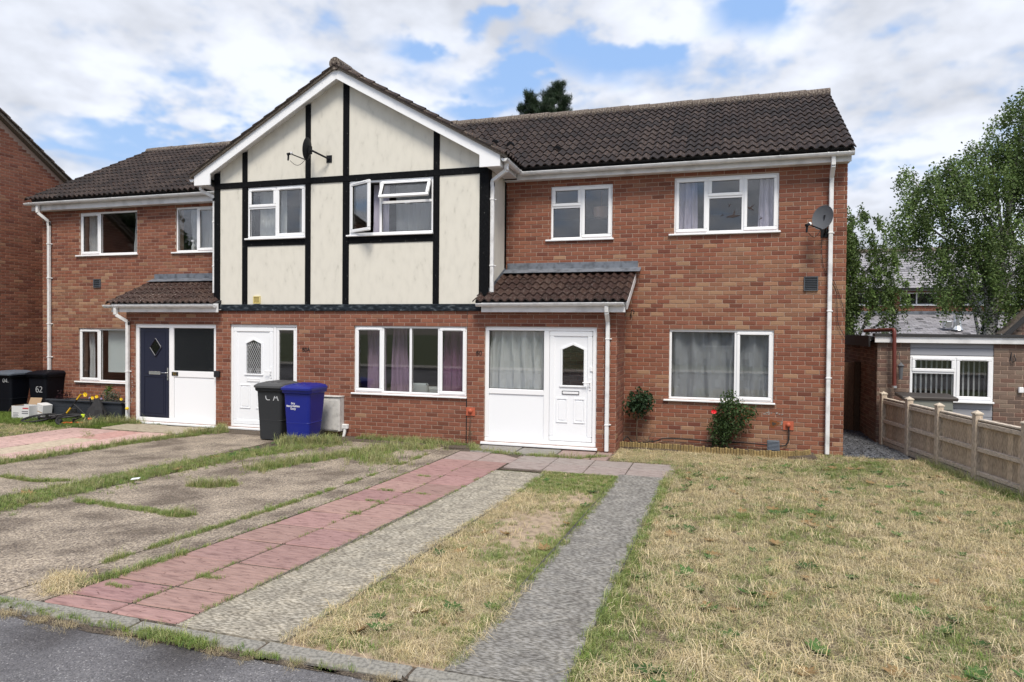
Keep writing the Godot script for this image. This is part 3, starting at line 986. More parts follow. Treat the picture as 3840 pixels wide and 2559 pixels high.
func plastic_door(root: Node3D, x0: float, x1: float, y0: float, y1: float, z: float, gx0: float, gx1: float, gy0: float, gys: float, gya: float, leaded: bool, hside: float) -> void:
	var b := MB.new()
	bars(b, x0, x1, y0, y1, 0.085, z - 0.05, z + 0.006, 0.008)
	# the filled field round the pane
	b.box(v3(x0 + 0.08, y0 + 0.08, z - 0.04), v3(x1 - 0.08, gy0, z - 0.012))
	b.box(v3(x0 + 0.08, gy0, z - 0.04), v3(gx0, y1 - 0.08, z - 0.012))
	b.box(v3(gx1, gy0, z - 0.04), v3(x1 - 0.08, y1 - 0.08, z - 0.012))
	b.prism(PackedVector2Array([Vector2(gx0, gys), Vector2((gx0 + gx1) / 2, gya), Vector2(gx1, gys), Vector2(gx1, y1 - 0.08), Vector2(gx0, y1 - 0.08)]), z - 0.04, z - 0.012)
	arch_bars(b, gx0, gx1, gy0, gys, gya, 0.03, z - 0.012, z + 0.004)
	var w := (x1 - x0)
	sunk_panel(b, x0 + w * 0.16, x0 + w * 0.43, y0 + 0.32, gy0 - 0.22, z - 0.012)
	sunk_panel(b, x0 + w * 0.57, x0 + w * 0.84, y0 + 0.32, gy0 - 0.22, z - 0.012)
	var d := part(root, "door", b, M.white_panel)
	var g := MB.new()
	g.prism(PackedVector2Array([Vector2(gx0, gy0), Vector2(gx1, gy0), Vector2(gx1, gys), Vector2((gx0 + gx1) / 2, gya), Vector2(gx0, gys)]), z - 0.03, z - 0.026)
	g.prism(PackedVector2Array([Vector2(gx0, gy0), Vector2(gx1, gy0), Vector2(gx1, gys), Vector2((gx0 + gx1) / 2, gya), Vector2(gx0, gys)]), z - 0.045, z - 0.041)
	part(d, "pane", g, M.glass)
	var s := MB.new()
	bars(s, (x0 + x1) / 2 - 0.15, (x0 + x1) / 2 + 0.15, gy0 - 0.155, gy0 - 0.095, 0.008, z - 0.012, z + 0.002, 0.002)
	part(d, "letterbox_surround", s, M.gasket if not leaded else M.upvc)
	part(d, "letterbox", bx((x0 + x1) / 2 - 0.14, (x0 + x1) / 2 + 0.14, gy0 - 0.148, gy0 - 0.102, z - 0.012, z - 0.002), M.upvc)
	lever(d, x1 - 0.035 if hside < 0 else x0 + 0.035, gy0 + 0.06, z + 0.006, hside, "upvc", 0.22)
	if leaded:
		var c := MB.new()
		for k in range(-6, 14):
			for s2 in [-1.0, 1.0]:
				var p := Vector2(gx0, gy0 + k * 0.088 if s2 > 0 else gy0 + k * 0.088)
				var q := Vector2(gx1, p.y + s2 * (gx1 - gx0) * 1.72)
				var box := [Vector2(gx0, gy0), Vector2(gx1, gya)]
				var a := p
				var e := q
				var t0 := 0.0
				var t1 := 1.0
				var ylo: float = gy0
				var yhi: float = gys + 0.03
				var dy := e.y - a.y
				var ta := (ylo - a.y) / dy
				var tb := (yhi - a.y) / dy
				t0 = maxf(t0, minf(ta, tb)); t1 = minf(t1, maxf(ta, tb))
				if t1 - t0 > 0.03:
					var A := a.lerp(e, t0)
					var E := a.lerp(e, t1)
					c.tube(PackedVector3Array([v3(A.x, A.y, z - 0.024), v3(E.x, E.y, z - 0.024)]), PackedFloat32Array([0.0035, 0.0035]), 5)
		for yy in [gy0 + 0.07, gys - 0.04]:
			for xx in [gx0 + 0.08, gx1 - 0.08]:
				for k in 3:
					var an := TAU * k / 3.0 + 0.5
					var pp := PackedVector3Array()
					for i in 9:
						var t := TAU * i / 8.0
						pp.append(v3(xx + 0.03 * cos(an) + 0.022 * cos(t), yy + 0.03 * sin(an) + 0.022 * sin(t), z - 0.022))
					c.tube(pp, PackedFloat32Array([0.003]), 5, false)
		part(d, "lead_lattice", c, M.lead_came)

func house_62() -> void:
	var Hs := house("terraced_house", "red brick end house with navy front door and lean-to porch roof", "house", v3(-12.8, 0, 0))
	var root: Node3D = Hs.root
	var holes := [rect(-14.61, -12.89, 3.73, 4.735), rect(-11.80, -10.64, 3.735, 4.74), rect(-14.65, -12.92, 0.745, 2.0)]
	wall(Hs, "brick_wall", Vector3.ZERO, Vector3.RIGHT, Vector3.BACK, -15.78, -9.87, -0.1, 4.93, holes, 0.25, "left")
	wall(Hs, "porch_wall", v3(0, 0, 1.0), Vector3.RIGHT, Vector3.BACK, -12.15, -9.672, -0.1, 2.40, [rect(-11.93, -9.84, 0.05, 2.115)], 0.22, "front")
	var b := MB.new()
	b.box(v3(-12.13, -0.1, 0.0), v3(-11.95, 2.38, 0.79)); b.box(v3(-15.77, -0.1, -6.8), v3(-15.55, 4.9, -0.25)); b.box(v3(-15.77, -0.1, -7.0), v3(-9.75, 4.9, -6.8))
	b.xf = Transform3D(Basis(Vector3.FORWARD, UPV, Vector3.RIGHT), v3(-15.77, 0, 0))
	b.prism(PackedVector2Array([Vector2(0.0, 4.9), Vector2(7.0, 4.9), Vector2(3.4, 6.95)]), 0.0, 0.2)
	part(root, "side_wall", b, M.mortar)
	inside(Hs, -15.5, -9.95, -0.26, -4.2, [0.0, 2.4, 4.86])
	window(Hs, -14.61, -12.89, 3.73, 4.735, 0.0, [[-14.61, -14.02, 3.73, 4.735, 1, true], [-14.02, -12.89, 3.73, 4.735, 0, false]])
	window(Hs, -11.80, -10.64, 3.735, 4.74, 0.0, [[-11.80, -11.22, 3.735, 4.74, 0, false], [-11.22, -10.64, 3.735, 4.74, 1, true]])
	window(Hs, -14.65, -12.92, 0.745, 2.0, 0.0, [[-14.65, -14.03, 0.745, 2.0, 1, true], [-14.03, -12.92, 0.745, 2.0, 0, false]])
	# front door screen
	var f := MB.new()
	var z := 0.962
	bars(f, -11.93, -9.84, 0.05, 2.115, 0.085, z - 0.07, z, 0.008)
	f.cbox(v3(-11.056, 0.135, z - 0.068), v3(-10.936, 2.03, z - 0.002), 0.006)
	f.cbox(v3(-10.936, 1.01, z - 0.066), v3(-9.925, 1.14, z - 0.004), 0.006)
	var fr := part(root, "door_frame", f, M.upvc)
	part(fr, "lower_panel", bx(-10.93, -9.93, 0.136, 1.008, z - 0.05, z - 0.018, 0.002), M.white_panel)
	pane(fr, -10.93, -9.93, 1.142, 2.026, z - 0.02, "frosted_glass")
	part(fr, "sill", bx(-11.97, -9.80, 0.008, 0.049, z - 0.07, 1.05, 0.006), M.upvc)
	var d := MB.new()
	d.cbox(v3(-11.84, 0.14, z - 0.06), v3(-11.062, 2.024, z - 0.022), 0.004)
	sunk_panel(d, -11.735, -11.17, 0.18, 1.02, z - 0.022)
	bars(d, -11.735, -11.17, 1.06, 1.97, 0.016, z - 0.022, z - 0.016, 0.003)
	d.cbox(v3(-11.735, 1.02, z - 0.022), v3(-11.17, 1.024, z - 0.018), 0.001)
	for k in 4:
		var an := PI / 2 * k
		var a2 := PI / 2 * (k + 1)
		var c := v3(-11.42, 1.62, z - 0.012)
		beam(d, c + v3(cos(an) * 0.15, sin(an) * 0.19, 0), c + v3(cos(a2) * 0.15, sin(a2) * 0.19, 0), 0.028, 0.028, 0.008)
	var dn := part(fr, "door", d, M.navy)
	dn.set_meta("label", "navy door with a diamond pane")
	var g := MB.new()
	g.prism(PackedVector2Array([Vector2(-11.42, 1.45), Vector2(-11.285, 1.62), Vector2(-11.42, 1.79), Vector2(-11.555, 1.62)]), z - 0.02, z - 0.014)
	part(fr, "diamond_pane", g, M.smoked_glass)
	var lb := MB.new()
	bars(lb, -11.59, -11.29, 1.045, 1.115, 0.012, z - 0.02, z - 0.006, 0.003)
	lb.cbox(v3(-11.578, 1.056, z - 0.02), v3(-11.302, 1.104, z - 0.01), 0.003)
	part(fr, "letterbox", lb, M.chrome)
	lever(fr, -11.10, 1.09, z - 0.02, -1.0, "chrome", 0.26)
	part(fr, "number_plate", bx(-10.98, -10.82, 1.035, 1.115, z - 0.004, z + 0.006), M.black_plastic)
	lettering(root, "62", v3(-10.90, 1.075, z + 0.008) - org[root], 0, 0.062, M.gold, "Droid Serif", 0.003)
	part(root, "doorbell_camera", bx(-9.85, -9.72, 1.04, 1.17, 1.0, 1.06, 0.02), M.black_plastic)
	part(root, "doorbell", bx(-12.075, -12.03, 1.26, 1.39, 1.0, 1.03, 0.008), M.black_plastic)
	# old paint flakes left on the pier beside the door
	var pf := MB.new()
	var r := RandomNumberGenerator.new()
	r.seed = 3
	for k in 46:
		var px := -12.06 + r.randf() * 0.09
		var py := 0.35 + r.randf() * 0.95
		var w := r.randf_range(0.006, 0.022)
		pf.box(v3(px, py, 1.0), v3(px + w, py + w * r.randf_range(0.5, 1.8), 1.002))
	part(root, "paint_flakes", pf, M.mortar_patch).set_meta("kind", "stuff")
	louvre(Hs, "wall_vent", -14.06, 3.06, 0.0, 0.21, 0.2, "grey_vent", 4)
	# eaves
	part(root, "fascia", bx(-15.9, -9.86, 4.80, 5.02, 0.15, 0.178), M.fascia)
	part(root, "soffit", bx(-15.88, -9.88, 4.802, 4.82, 0.0, 0.149), M.fascia)
	gutter_run(Hs, v3(-15.98, 4.965, 0.265), v3(-9.95, 4.975, 0.265), Vector3.BACK, [0.03, 0.22, 0.45, 0.66, 0.87])
	downpipe(Hs, -15.5, 0.05, 4.55, 0.055, [4.02, 3.2, 2.1, 1.3, 0.5], [v3(-15.62, 4.93, 0.24), v3(-15.62, 4.74, 0.24), v3(-15.5, 4.56, 0.07), v3(-15.5, 4.45, 0.055)])
	downpipe(Hs, -9.93, 2.75, 4.70, 0.93, [4.2, 3.3], [v3(-10.2, 4.95, 1.0), v3(-10.2, 4.84, 1.0), v3(-9.93, 4.70, 0.93), v3(-9.93, 4.62, 0.93)])
	var ze := 0.285
	var deck := slope_slab(-15.96, -7.0, 5.09, 0.15, 7.09, -3.4)
	var rf := roof(Hs, "roof", v3(-15.98, 5.025, ze), Vector3.RIGHT, v3(0, 2.075, -3.685).normalized(), 30, 14, 0.302, "roof_tile", deck, func(i, j): return i < 20)
	part(rf, "rear_slope", slope_slab(-15.96, -7.0, 4.9, -7.2, 7.09, -3.4), M.ridge_tile)
	ridge(Hs, rf, v3(-15.98, 7.10, -3.4), v3(-7.0, 7.10, -3.4), 20)
	# lean-to over the porch
	part(root, "porch_fascia", bx(-12.38, -9.66, 2.355, 2.53, 1.13, 1.16), M.fascia)
	part(root, "porch_soffit", bx(-12.36, -9.68, 2.402, 2.42, 0.99, 1.129), M.fascia)
	gutter_run(Hs, v3(-12.5, 2.495, 1.222), v3(-9.68, 2.495, 1.222), Vector3.BACK, [0.02, 0.14, 0.47, 0.82, 0.97])
	downpipe(Hs, -12.06, 0.02, 2.16, 1.05, [1.1], [v3(-12.2, 2.46, 1.22), v3(-12.2, 2.30, 1.22), v3(-12.06, 2.16, 1.06), v3(-12.06, 2.08, 1.05)])
	roof(Hs, "porch_roof", v3(-12.46, 2.515, 1.225), Vector3.RIGHT, v3(0, 0.50, -1.14).normalized(), 9, 5, 0.253, "porch_tile", slope_slab(-12.44, -9.70, 2.545, 1.14, 3.01, 0.07, 0.05), func(_i, _j): return true)
	leaded_flash(Hs, -12.42, -9.9, 3.25, 3.13, 0.2, 0.37)
	finish(Hs)

func house_60a() -> void:
	var Hs := house("terraced_house", "middle house with black and cream half-timbered gable above red brick", "house", v3(-7.0, 0, 1.0))
	var root: Node3D = Hs.root
	wall(Hs, "brick_wall", v3(0, 0, 1.0), Vector3.RIGHT, Vector3.BACK, -9.668, -4.386, -0.1, 2.392, [rect(-9.5, -7.93, 0.05, 2.12), rect(-6.675, -4.39, 0.845, 2.11)], 0.22, "front")
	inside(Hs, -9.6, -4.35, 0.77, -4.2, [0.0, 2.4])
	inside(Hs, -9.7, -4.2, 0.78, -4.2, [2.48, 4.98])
	var posts := [[-9.87, -9.73], [-9.195, -9.075], [-7.742, -7.626], [-6.92, -6.79], [-5.055, -4.935], [-4.16, -3.99]]
	var under := func(x: float) -> float: return 6.74 - 0.562 * absf(x + 6.96)
	# timbers
	var t := MB.new()
	t.cbox(v3(-9.90, 2.388, 0.80), v3(-4.12, 2.515, 1.036), 0.006)
	part(root, "sill_beam", t, M.blue_black_timber)
	for k in posts.size():
		var p: Array = posts[k]
		var top: float = minf(under.call(p[0]), under.call(p[1])) + 0.06
		var b := MB.new()
		b.cbox(v3(p[0], 2.516, 0.82), v3(p[1], 4.8395, 1.022), 0.005)
		if k > 0 and k < 5: b.cbox(v3(p[0], 4.9565, 0.82), v3(p[1], top, 1.021), 0.005)
		elif top > 4.97: b.cbox(v3(p[0], 4.9565, 0.82), v3(p[1], top, 1.021), 0.005)
		part(root, "timber_post", b, M.black_timber)
	part(root, "cross_beam", bx(-9.869, -3.991, 4.84, 4.956, 0.82, 1.024), M.black_timber)
	part(root, "short_beam", bx(-9.074, -7.743, 3.672, 3.788, 0.82, 1.020), M.black_timber)
	part(root, "short_beam", bx(-6.789, -5.056, 3.662, 3.785, 0.82, 1.020), M.black_timber)
	# rendered panels
	for k in 5:
		var a: float = posts[k][1] + 0.0005
		var d: float = posts[k + 1][0] - 0.0005
		var lowtop: float = [4.8395, 3.6715, 4.8395, 3.6615, 4.8395][k]
		part(root, "render_panel", bx(a, d, 2.5155, lowtop, 0.82, 1.004, 0.003), M.render)
		var poly := PackedVector2Array([Vector2(a, 4.9565), Vector2(d, 4.9565), Vector2(d, under.call(d) + 0.12)])
		if a < -6.96 and d > -6.96: poly.append(Vector2(-6.96, under.call(-6.96) + 0.12))
		poly.append(Vector2(a, under.call(a) + 0.12))
		var b := MB.new()
		b.prism(poly, 0.82, 1.004)
		part(root, "render_panel", b, M.render)
	# cheeks of the gable, back to the main wall
	for s in [-1.0, 1.0]:
		var xo: float = -3.993 if s > 0 else -9.867
		var xi: float = xo - s * 0.16
		part(root, "render_panel", bx(minf(xo, xi), maxf(xo, xi), 2.5, 4.97, 0.062, 0.818, 0.003), M.render)
		part(root, "timber_post", bx(minf(xo, xi) - 0.006, maxf(xo, xi) + 0.006, 2.5, 4.97, 0.002, 0.06, 0.003), M.black_timber)
	window(Hs, -9.073, -7.744, 3.825, 4.838, 1.03, [[-9.073, -8.41, 4.43, 4.838, 1, true], [-9.073, -8.41, 3.825, 4.43, 0, false], [-8.41, -7.744, 3.825, 4.838, 1, true]], true, 0.03)
	var w := window(Hs, -6.788, -5.057, 3.82, 4.838, 1.03, [[-6.788, -6.13, 3.82, 4.838, 2, false], [-6.13, -5.057, 4.41, 4.838, 2, false], [-6.13, -5.057, 3.82, 4.41, 0, false]], true, 0.03)
	# the two sashes that stand open
	for q in [[v3(-6.744, 0, 0.99), Vector3(0, -0.46, 0), 0.0, 0.60, 3.865, 4.795, true], [v3(-6.10, 4.79, 1.0), Vector3(-0.42, 0, 0), 0.0, 1.0, -0.35, 0.0, true]]:
		var s := MB.new()
		s.xf = Transform3D(Basis.from_euler(q[1]), q[0])
		bars(s, q[2], q[3], q[4], q[5], 0.058, -0.02, 0.03, 0.008)
		s.cbox(v3(q[2] + 0.1, q[5] - 0.03, 0.0305), v3(q[3] - 0.1, q[5] - 0.014, 0.037), 0.003)
		var sn := part(w, "open_sash", s, M.upvc)
		var g := MB.new()
		g.xf = s.xf
		g.box(v3(q[2] + 0.055, q[4] + 0.055, 0.0), v3(q[3] - 0.055, q[5] - 0.055, 0.004))
		g.box(v3(q[2] + 0.055, q[4] + 0.055, -0.02), v3(q[3] - 0.055, q[5] - 0.055, -0.016))
		part(w, "pane", g, M.glass)
		var gk := MB.new()
		gk.xf = s.xf
		bars(gk, q[2] + 0.05, q[3] - 0.05, q[4] + 0.05, q[5] - 0.05, 0.014, -0.022, 0.016, 0.001)
		part(w, "gasket", gk, M.gasket)
	var hn := MB.new()
	hn.cbox(v3(-5.62, 4.37, 1.0), v3(-5.52, 4.385, 1.03), 0.003)
	part(w, "window_stay", hn, M.upvc)
	# front door with side light
	var f := MB.new()
	var z := 0.962
	bars(f, -9.5, -7.93, 0.05, 2.12, 0.055, z - 0.07, z, 0.008)
	f.cbox(v3(-8.50, 0.105, z - 0.068), v3(-8.43, 2.065, z - 0.002), 0.006)
	var fr := part(root, "door_frame", f, M.upvc)
	part(fr, "sill", bx(-9.58, -7.88, 0.01, 0.049, z - 0.07, 1.05, 0.006), M.upvc)
	plastic_door(fr, -9.44, -8.505, 0.11, 2.06, z - 0.004, -9.137, -8.785, 1.13, 1.735, 1.808, true, -1.0)
	var sl := MB.new()
	bars(sl, -8.425, -7.99, 0.11, 2.06, 0.05, z - 0.05, z - 0.008, 0.006)
	part(fr, "side_light", sl, M.upvc)
	pane(fr, -8.376, -8.04, 0.158, 2.012, z - 0.02)
	window(Hs, -6.675, -4.39, 0.845, 2.11, 1.0, [[-6.675, -6.08, 0.845, 2.11, 1, true], [-6.08, -5.51, 0.845, 2.11, 0, false], [-5.51, -4.94, 0.845, 2.11, 0, false], [-4.94, -4.39, 0.845, 2.11, 1, true]], true, 0.04)
	var n := lettering(root, "60A", v3(-7.72, 1.64, 1.006) - org[root], 0, 0.075, M.letter_dark, "Droid Sans", 0.01)
	louvre(Hs, "wall_vent", -8.84, 2.605, 1.008, 0.155, 0.15, "cream_vent", 5)
	# barge boards, verge and tiles
	for s in [-1.0, 1.0]:
		var xe := 3.24
		var P := PackedVector2Array([Vector2(0.0006 * s, 6.723), Vector2(s * 2.86, 5.116), Vector2(s * 2.86, 4.902), Vector2(s * xe, 4.902), Vector2(s * xe, 5.091), Vector2(0.0006 * s, 6.912)])
		if Geometry2D.is_polygon_clockwise(P) == false: pass
		else: P.reverse()
		var b := MB.new()
		b.xf = Transform3D(Basis.IDENTITY, v3(-6.96, 0, 0))
		b.prism(P, 1.172, 1.202)
		var bn := part(root, "barge_board", b, M.upvc)
		for k in 6:
			var nx: float = s * (0.3 + k * 0.48)
			var nb := MB.new()
			nb.xf = Transform3D(Basis.from_euler(Vector3(PI / 2, 0, 0)), v3(-6.96 + nx, 6.83 - 0.562 * absf(nx), 1.202))
			nb.lathe(PackedVector2Array([Vector2(0, -0.001), Vector2(0.007, 0), Vector2(0.006, 0.003), Vector2(0, 0.004)]), 7)
			part(bn, "nail", nb, M.vent_slot)
		var so := MB.new()  # sloping soffit behind the board
		so.xf = Transform3D(Basis.from_euler(Vector3(0, 0, -s * 0.512)), v3(-6.96, 6.80, 0))
		so.box(v3(0 if s > 0 else -3.5, -0.02, 0.8), v3(3.5 if s > 0 else 0, 0.0, 1.171))
		part(root, "soffit", so, M.fascia)
		var xs: float = -6.96 + s * 3.24
		part(root, "box_end", bx(minf(xs, -6.96 + s * 2.98), maxf(xs, -6.96 + s * 2.98), 4.904, 4.925, 0.15, 1.171), M.fascia)
		part(root, "fascia", bx(xs - 0.025 if s > 0 else xs, xs if s > 0 else xs + 0.025, 4.926, 5.09, 0.2, 1.171), M.fascia)
		var vb := MB.new()
		vb.xf = Transform3D(Basis.IDENTITY, v3(-6.96, 0, 0))
		var V := PackedVector2Array([Vector2(0.0006 * s, 6.915), Vector2(s * 3.31, 5.055), Vector2(s * 3.31, 5.14), Vector2(0.0006 * s, 7.0)])
		if Geometry2D.is_polygon_clockwise(V): V.reverse()
		vb.prism(V, 1.0, 1.245)
		part(root, "verge", vb, M.verge_mortar)
		var dk := MB.new()
		dk.xf = vb.xf
		var D := PackedVector2Array([Vector2(0.0006 * s, 6.90), Vector2(s * 3.30, 5.045), Vector2(s * 3.30, 5.11), Vector2(0.0006 * s, 6.965)])
		if Geometry2D.is_polygon_clockwise(D): D.reverse()
		dk.prism(D, -2.9, 0.999)
		var sd := v3(-s * 0.872, 0.490, 0)
		roof(Hs, "roof", v3(-6.96 + s * 3.33, 5.085, 1.27 if s > 0 else -2.93), Vector3.FORWARD if s > 0 else Vector3.BACK, sd, 14, 13, 0.2935, "roof_tile", dk, func(i, _j): return i == 0 if s > 0 else i == 13)
	var rn: MeshInstance3D = root.get_node("roof")
	ridge(Hs, rn, v3(-6.96, 6.985, 1.26), v3(-6.96, 6.985, -2.9), 9)
	gutter_run(Hs, v3(-3.65, 5.03, 1.19), v3(-3.65, 5.0, 0.24), Vector3.RIGHT, [0.1, 0.9])
	gutter_run(Hs, v3(-10.27, 5.03, 1.19), v3(-10.27, 5.0, 0.24), Vector3.LEFT, [0.1, 0.9])
	downpipe(Hs, -3.945, 2.72, 4.72, 0.93, [4.38, 3.2], [v3(-3.66, 4.98, 1.02), v3(-3.66, 4.86, 1.02), v3(-3.945, 4.70, 0.94), v3(-3.945, 4.6, 0.93)])
	# movement joint and stained strip beside the window
	part(root, "movement_joint", bx(-4.392, -4.377, -0.05, 0.81, 0.996, 1.003, 0.002), M.gasket)
	finish(Hs)

func house_60() -> void:
	var Hs := house("terraced_house", "end house of brown brick with white door under lean-to roof and long tiled roof", "house", v3(-1.0, 0, 0))
	var root: Node3D = Hs.root
	var holes := [rect(-3.105, -1.945, 3.755, 4.75), rect(-0.845, 0.90, 3.79, 4.785), rect(-0.90, 0.855, 0.845, 2.09)]
	wall(Hs, "brick_wall", Vector3.ZERO, Vector3.RIGHT, Vector3.BACK, -3.98, 1.953, -0.1, 4.93, holes, 0.25, "right")
	wall(Hs, "porch_wall", v3(0, 0, 1.0), Vector3.RIGHT, Vector3.BACK, -4.376, -1.7035, -0.1, 2.40, [rect(-4.05, -2.03, 0.06, 2.12)], 0.22, "front")
	wall(Hs, "porch_return", v3(-1.69, 0, 0), Vector3.FORWARD, Vector3.RIGHT, -0.99, -0.004, -0.1, 3.0, [], 0.2, "front", true, func(u): return 2.42 + 0.47 * (0.99 + u))
	wall(Hs, "side_wall", v3(1.96, 0, 0), Vector3.FORWARD, Vector3.RIGHT, 0.01, 5.9, -0.1, 6.7, [], 0.25, "right", false, func(u): return 6.78 - 0.613 * absf(u - 2.72))
	var bw := MB.new()
	bw.box(v3(-4.2, -0.1, -6.1), v3(1.95, 4.9, -5.9))
	part(root, "rear_wall", bw, M.mortar)
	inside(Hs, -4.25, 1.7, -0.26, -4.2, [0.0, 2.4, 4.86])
	window(Hs, -3.105, -1.945, 3.755, 4.75, 0.0, [[-3.105, -2.53, 4.365, 4.75, 1, false], [-3.105, -2.53, 3.755, 4.365, 0, false], [-2.53, -1.945, 3.755, 4.75, 1, false]])
	window(Hs, -0.845, 0.90, 3.79, 4.785, 0.0, [[-0.845, -0.27, 3.79, 4.785, 1, false], [-0.27, 0.32, 4.42, 4.785, 1, false], [-0.27, 0.32, 3.79, 4.42, 0, false], [0.32, 0.90, 3.79, 4.785, 1, false]])
	window(Hs, -0.90, 0.855, 0.845, 2.09, 0.0, [[-0.90, 0.235, 0.845, 2.09, 0, false], [0.235, 0.855, 0.845, 2.09, 1, false]])
	# front screen: fixed light, lower panel, door
	var f := MB.new()
	var z := 0.962
	bars(f, -4.05, -2.03, 0.06, 2.12, 0.075, z - 0.07, z, 0.008)
	f.cbox(v3(-2.965, 0.135, z - 0.068), v3(-2.865, 2.045, z - 0.002), 0.008)
	f.cbox(v3(-3.975, 0.915, z - 0.066), v3(-2.965, 1.01, z - 0.004), 0.008)
	var fr := part(root, "door_frame", f, M.upvc)
	part(fr, "lower_panel", bx(-3.974, -2.966, 0.136, 0.914, z - 0.05, z - 0.022, 0.002), M.white_panel)
	pane(fr, -3.974, -2.966, 1.011, 2.044, z - 0.02)
	var gk := MB.new()
	bars(gk, -3.975, -2.965, 1.010, 2.046, 0.009, z - 0.03, z - 0.012, 0.001)
	part(fr, "gasket", gk, M.gasket)
	part(fr, "sill", bx(-4.10, -2.0, 0.018, 0.059, z - 0.07, 1.055, 0.006), M.upvc)
	plastic_door(fr, -2.86, -2.11, 0.14, 2.04, z - 0.003, -2.635, -2.257, 1.108, 1.727, 1.808, false, -1.0)
	part(fr, "door_bell", bx(-2.145, -2.10, 1.36, 1.44, z, z + 0.02), M.upvc)
	lettering(root, "60", v3(-4.148, 1.64, 1.006) - org[root], 0, 0.078, M.letter_dark, "Droid Sans", 0.01)
	louvre(Hs, "wall_vent", 1.42, 2.88, 0.0, 0.22, 0.24, "grey_vent", 7)
	# eaves
	part(root, "fascia", bx(-3.72, 1.985, 4.862, 5.03, 0.15, 0.178), M.fascia)
	part(root, "soffit", bx(-3.98, 1.97, 4.864, 4.882, 0.0, 0.149), M.fascia)
	gutter_run(Hs, v3(-3.62, 4.978, 0.265), v3(2.01, 4.988, 0.265), Vector3.BACK, [0.01, 0.04, 0.26, 0.46, 0.655, 0.67, 0.80, 0.93, 0.955, 0.985])
	downpipe(Hs, 1.705, 0.02, 4.62, 0.055, [3.72, 2.42, 1.30], [v3(1.705, 4.95, 0.24), v3(1.705, 4.80, 0.23), v3(1.705, 4.64, 0.07), v3(1.705, 4.55, 0.055)])
	var deck := slope_slab(-6.97, 2.02, 5.11, 0.15, 6.88, -2.72)
	var rf := roof(Hs, "roof", v3(-6.97, 5.04, 0.29), Vector3.RIGHT, v3(0, 1.85, -3.01).normalized(), 30, 12, 0.2945, "roof_tile", deck, func(i, j): return i >= 5 and (i > 9 or j > 3))
	part(rf, "rear_slope", slope_slab(-6.97, 2.02, 5.0, -5.95, 6.89, -2.73), M.ridge_tile)
	ridge(Hs, rf, v3(-6.97, 6.90, -2.73), v3(2.03, 6.90, -2.73), 20)
	var vb := MB.new()
	beam(vb, v3(1.995, 5.02, 0.25), v3(1.995, 6.86, -2.74), 0.05, 0.05)
	part(rf, "verge", vb, M.verge_mortar)
	for q in [[-4.6, 5.93], [-4.2, 5.8], [-3.1, 5.52]]:  # tiles with a vent hood
		var zz: float = 0.34 - (q[1] - 5.01) * 1.627
		var hb := MB.new()
		hb.xf = Transform3D(Basis(Vector3.RIGHT, v3(0, 1.88, -3.06).normalized(), v3(0, 3.06, 1.88).normalized()), v3(q[0], q[1], zz))
		var ra := PackedVector3Array()
		for i in 9:
			var an := PI * i / 8.0
			ra.append(v3(0.09 * cos(an), 0, 0.03 + 0.09 * sin(an)))
		for i in 8: hb.quad_o(ra[i], ra[i + 1], v3(0, 0.24, 0.035), v3(0, 0.24, 0.0351), ra[i] + v3(0, 0, 0.1))
		hb.fan(ra, true)
		part(rf, "vent_tile", hb, M.felt)
	# lean-to over the porch
	part(root, "porch_fascia", bx(-4.06, -1.535, 2.365, 2.535, 1.13, 1.16), M.fascia)
	part(root, "porch_soffit", bx(-4.04, -1.56, 2.402, 2.42, 0.99, 1.129), M.fascia)
	gutter_run(Hs, v3(-4.13, 2.51, 1.222), v3(-1.545, 2.52, 1.222), Vector3.BACK, [0.05, 0.45, 0.79, 0.87, 0.9, 0.95])
	downpipe(Hs, -1.835, 0.02, 2.24, 1.055, [1.92, 0.47], [v3(-1.835, 2.47, 1.22), v3(-1.835, 2.36, 1.21), v3(-1.835, 2.22, 1.07), v3(-1.835, 2.15, 1.055)])
	var pr := roof(Hs, "porch_roof", v3(-4.20, 2.53, 1.225), Vector3.RIGHT, v3(0, 0.55, -1.14).normalized(), 9, 5, 0.253, "porch_tile", slope_slab(-4.18, -1.52, 2.565, 1.14, 3.075, 0.07, 0.05), func(_i, _j): return true)
	var bb := MB.new()
	beam(bb, v3(-1.512, 2.47, 1.17), v3(-1.512, 3.04, 0.01), 0.028, 0.13, 0.004)
	part(pr, "barge_board", bb, M.fascia)
	leaded_flash(Hs, -3.985, -1.47, 3.325, 3.20, 0.21, 0.41)
	var lf := MB.new()  # lead up the cheek of the gable
	lf.xf = Transform3D(Basis.IDENTITY, v3(-3.988, 0, 0))
	for k in 6:
		var za := 0.98 - k * 0.155
		lf.xf = Transform3D(Basis(Vector3.FORWARD, UPV, Vector3.RIGHT), v3(-3.984, 0, 0))
		var ya := 2.71 + (1.0 - za) * 0.483
		lf.prism(PackedVector2Array([Vector2(-za, ya - 0.12), Vector2(-za + 0.158, ya + 0.075 - 0.12), Vector2(-za + 0.158, ya + 0.075 + 0.07), Vector2(-za, ya + 0.07)]), 0.0, 0.006 + 0.002 * (k % 2))
	part(root, "flashing", lf, M.lead)
	finish(Hs)
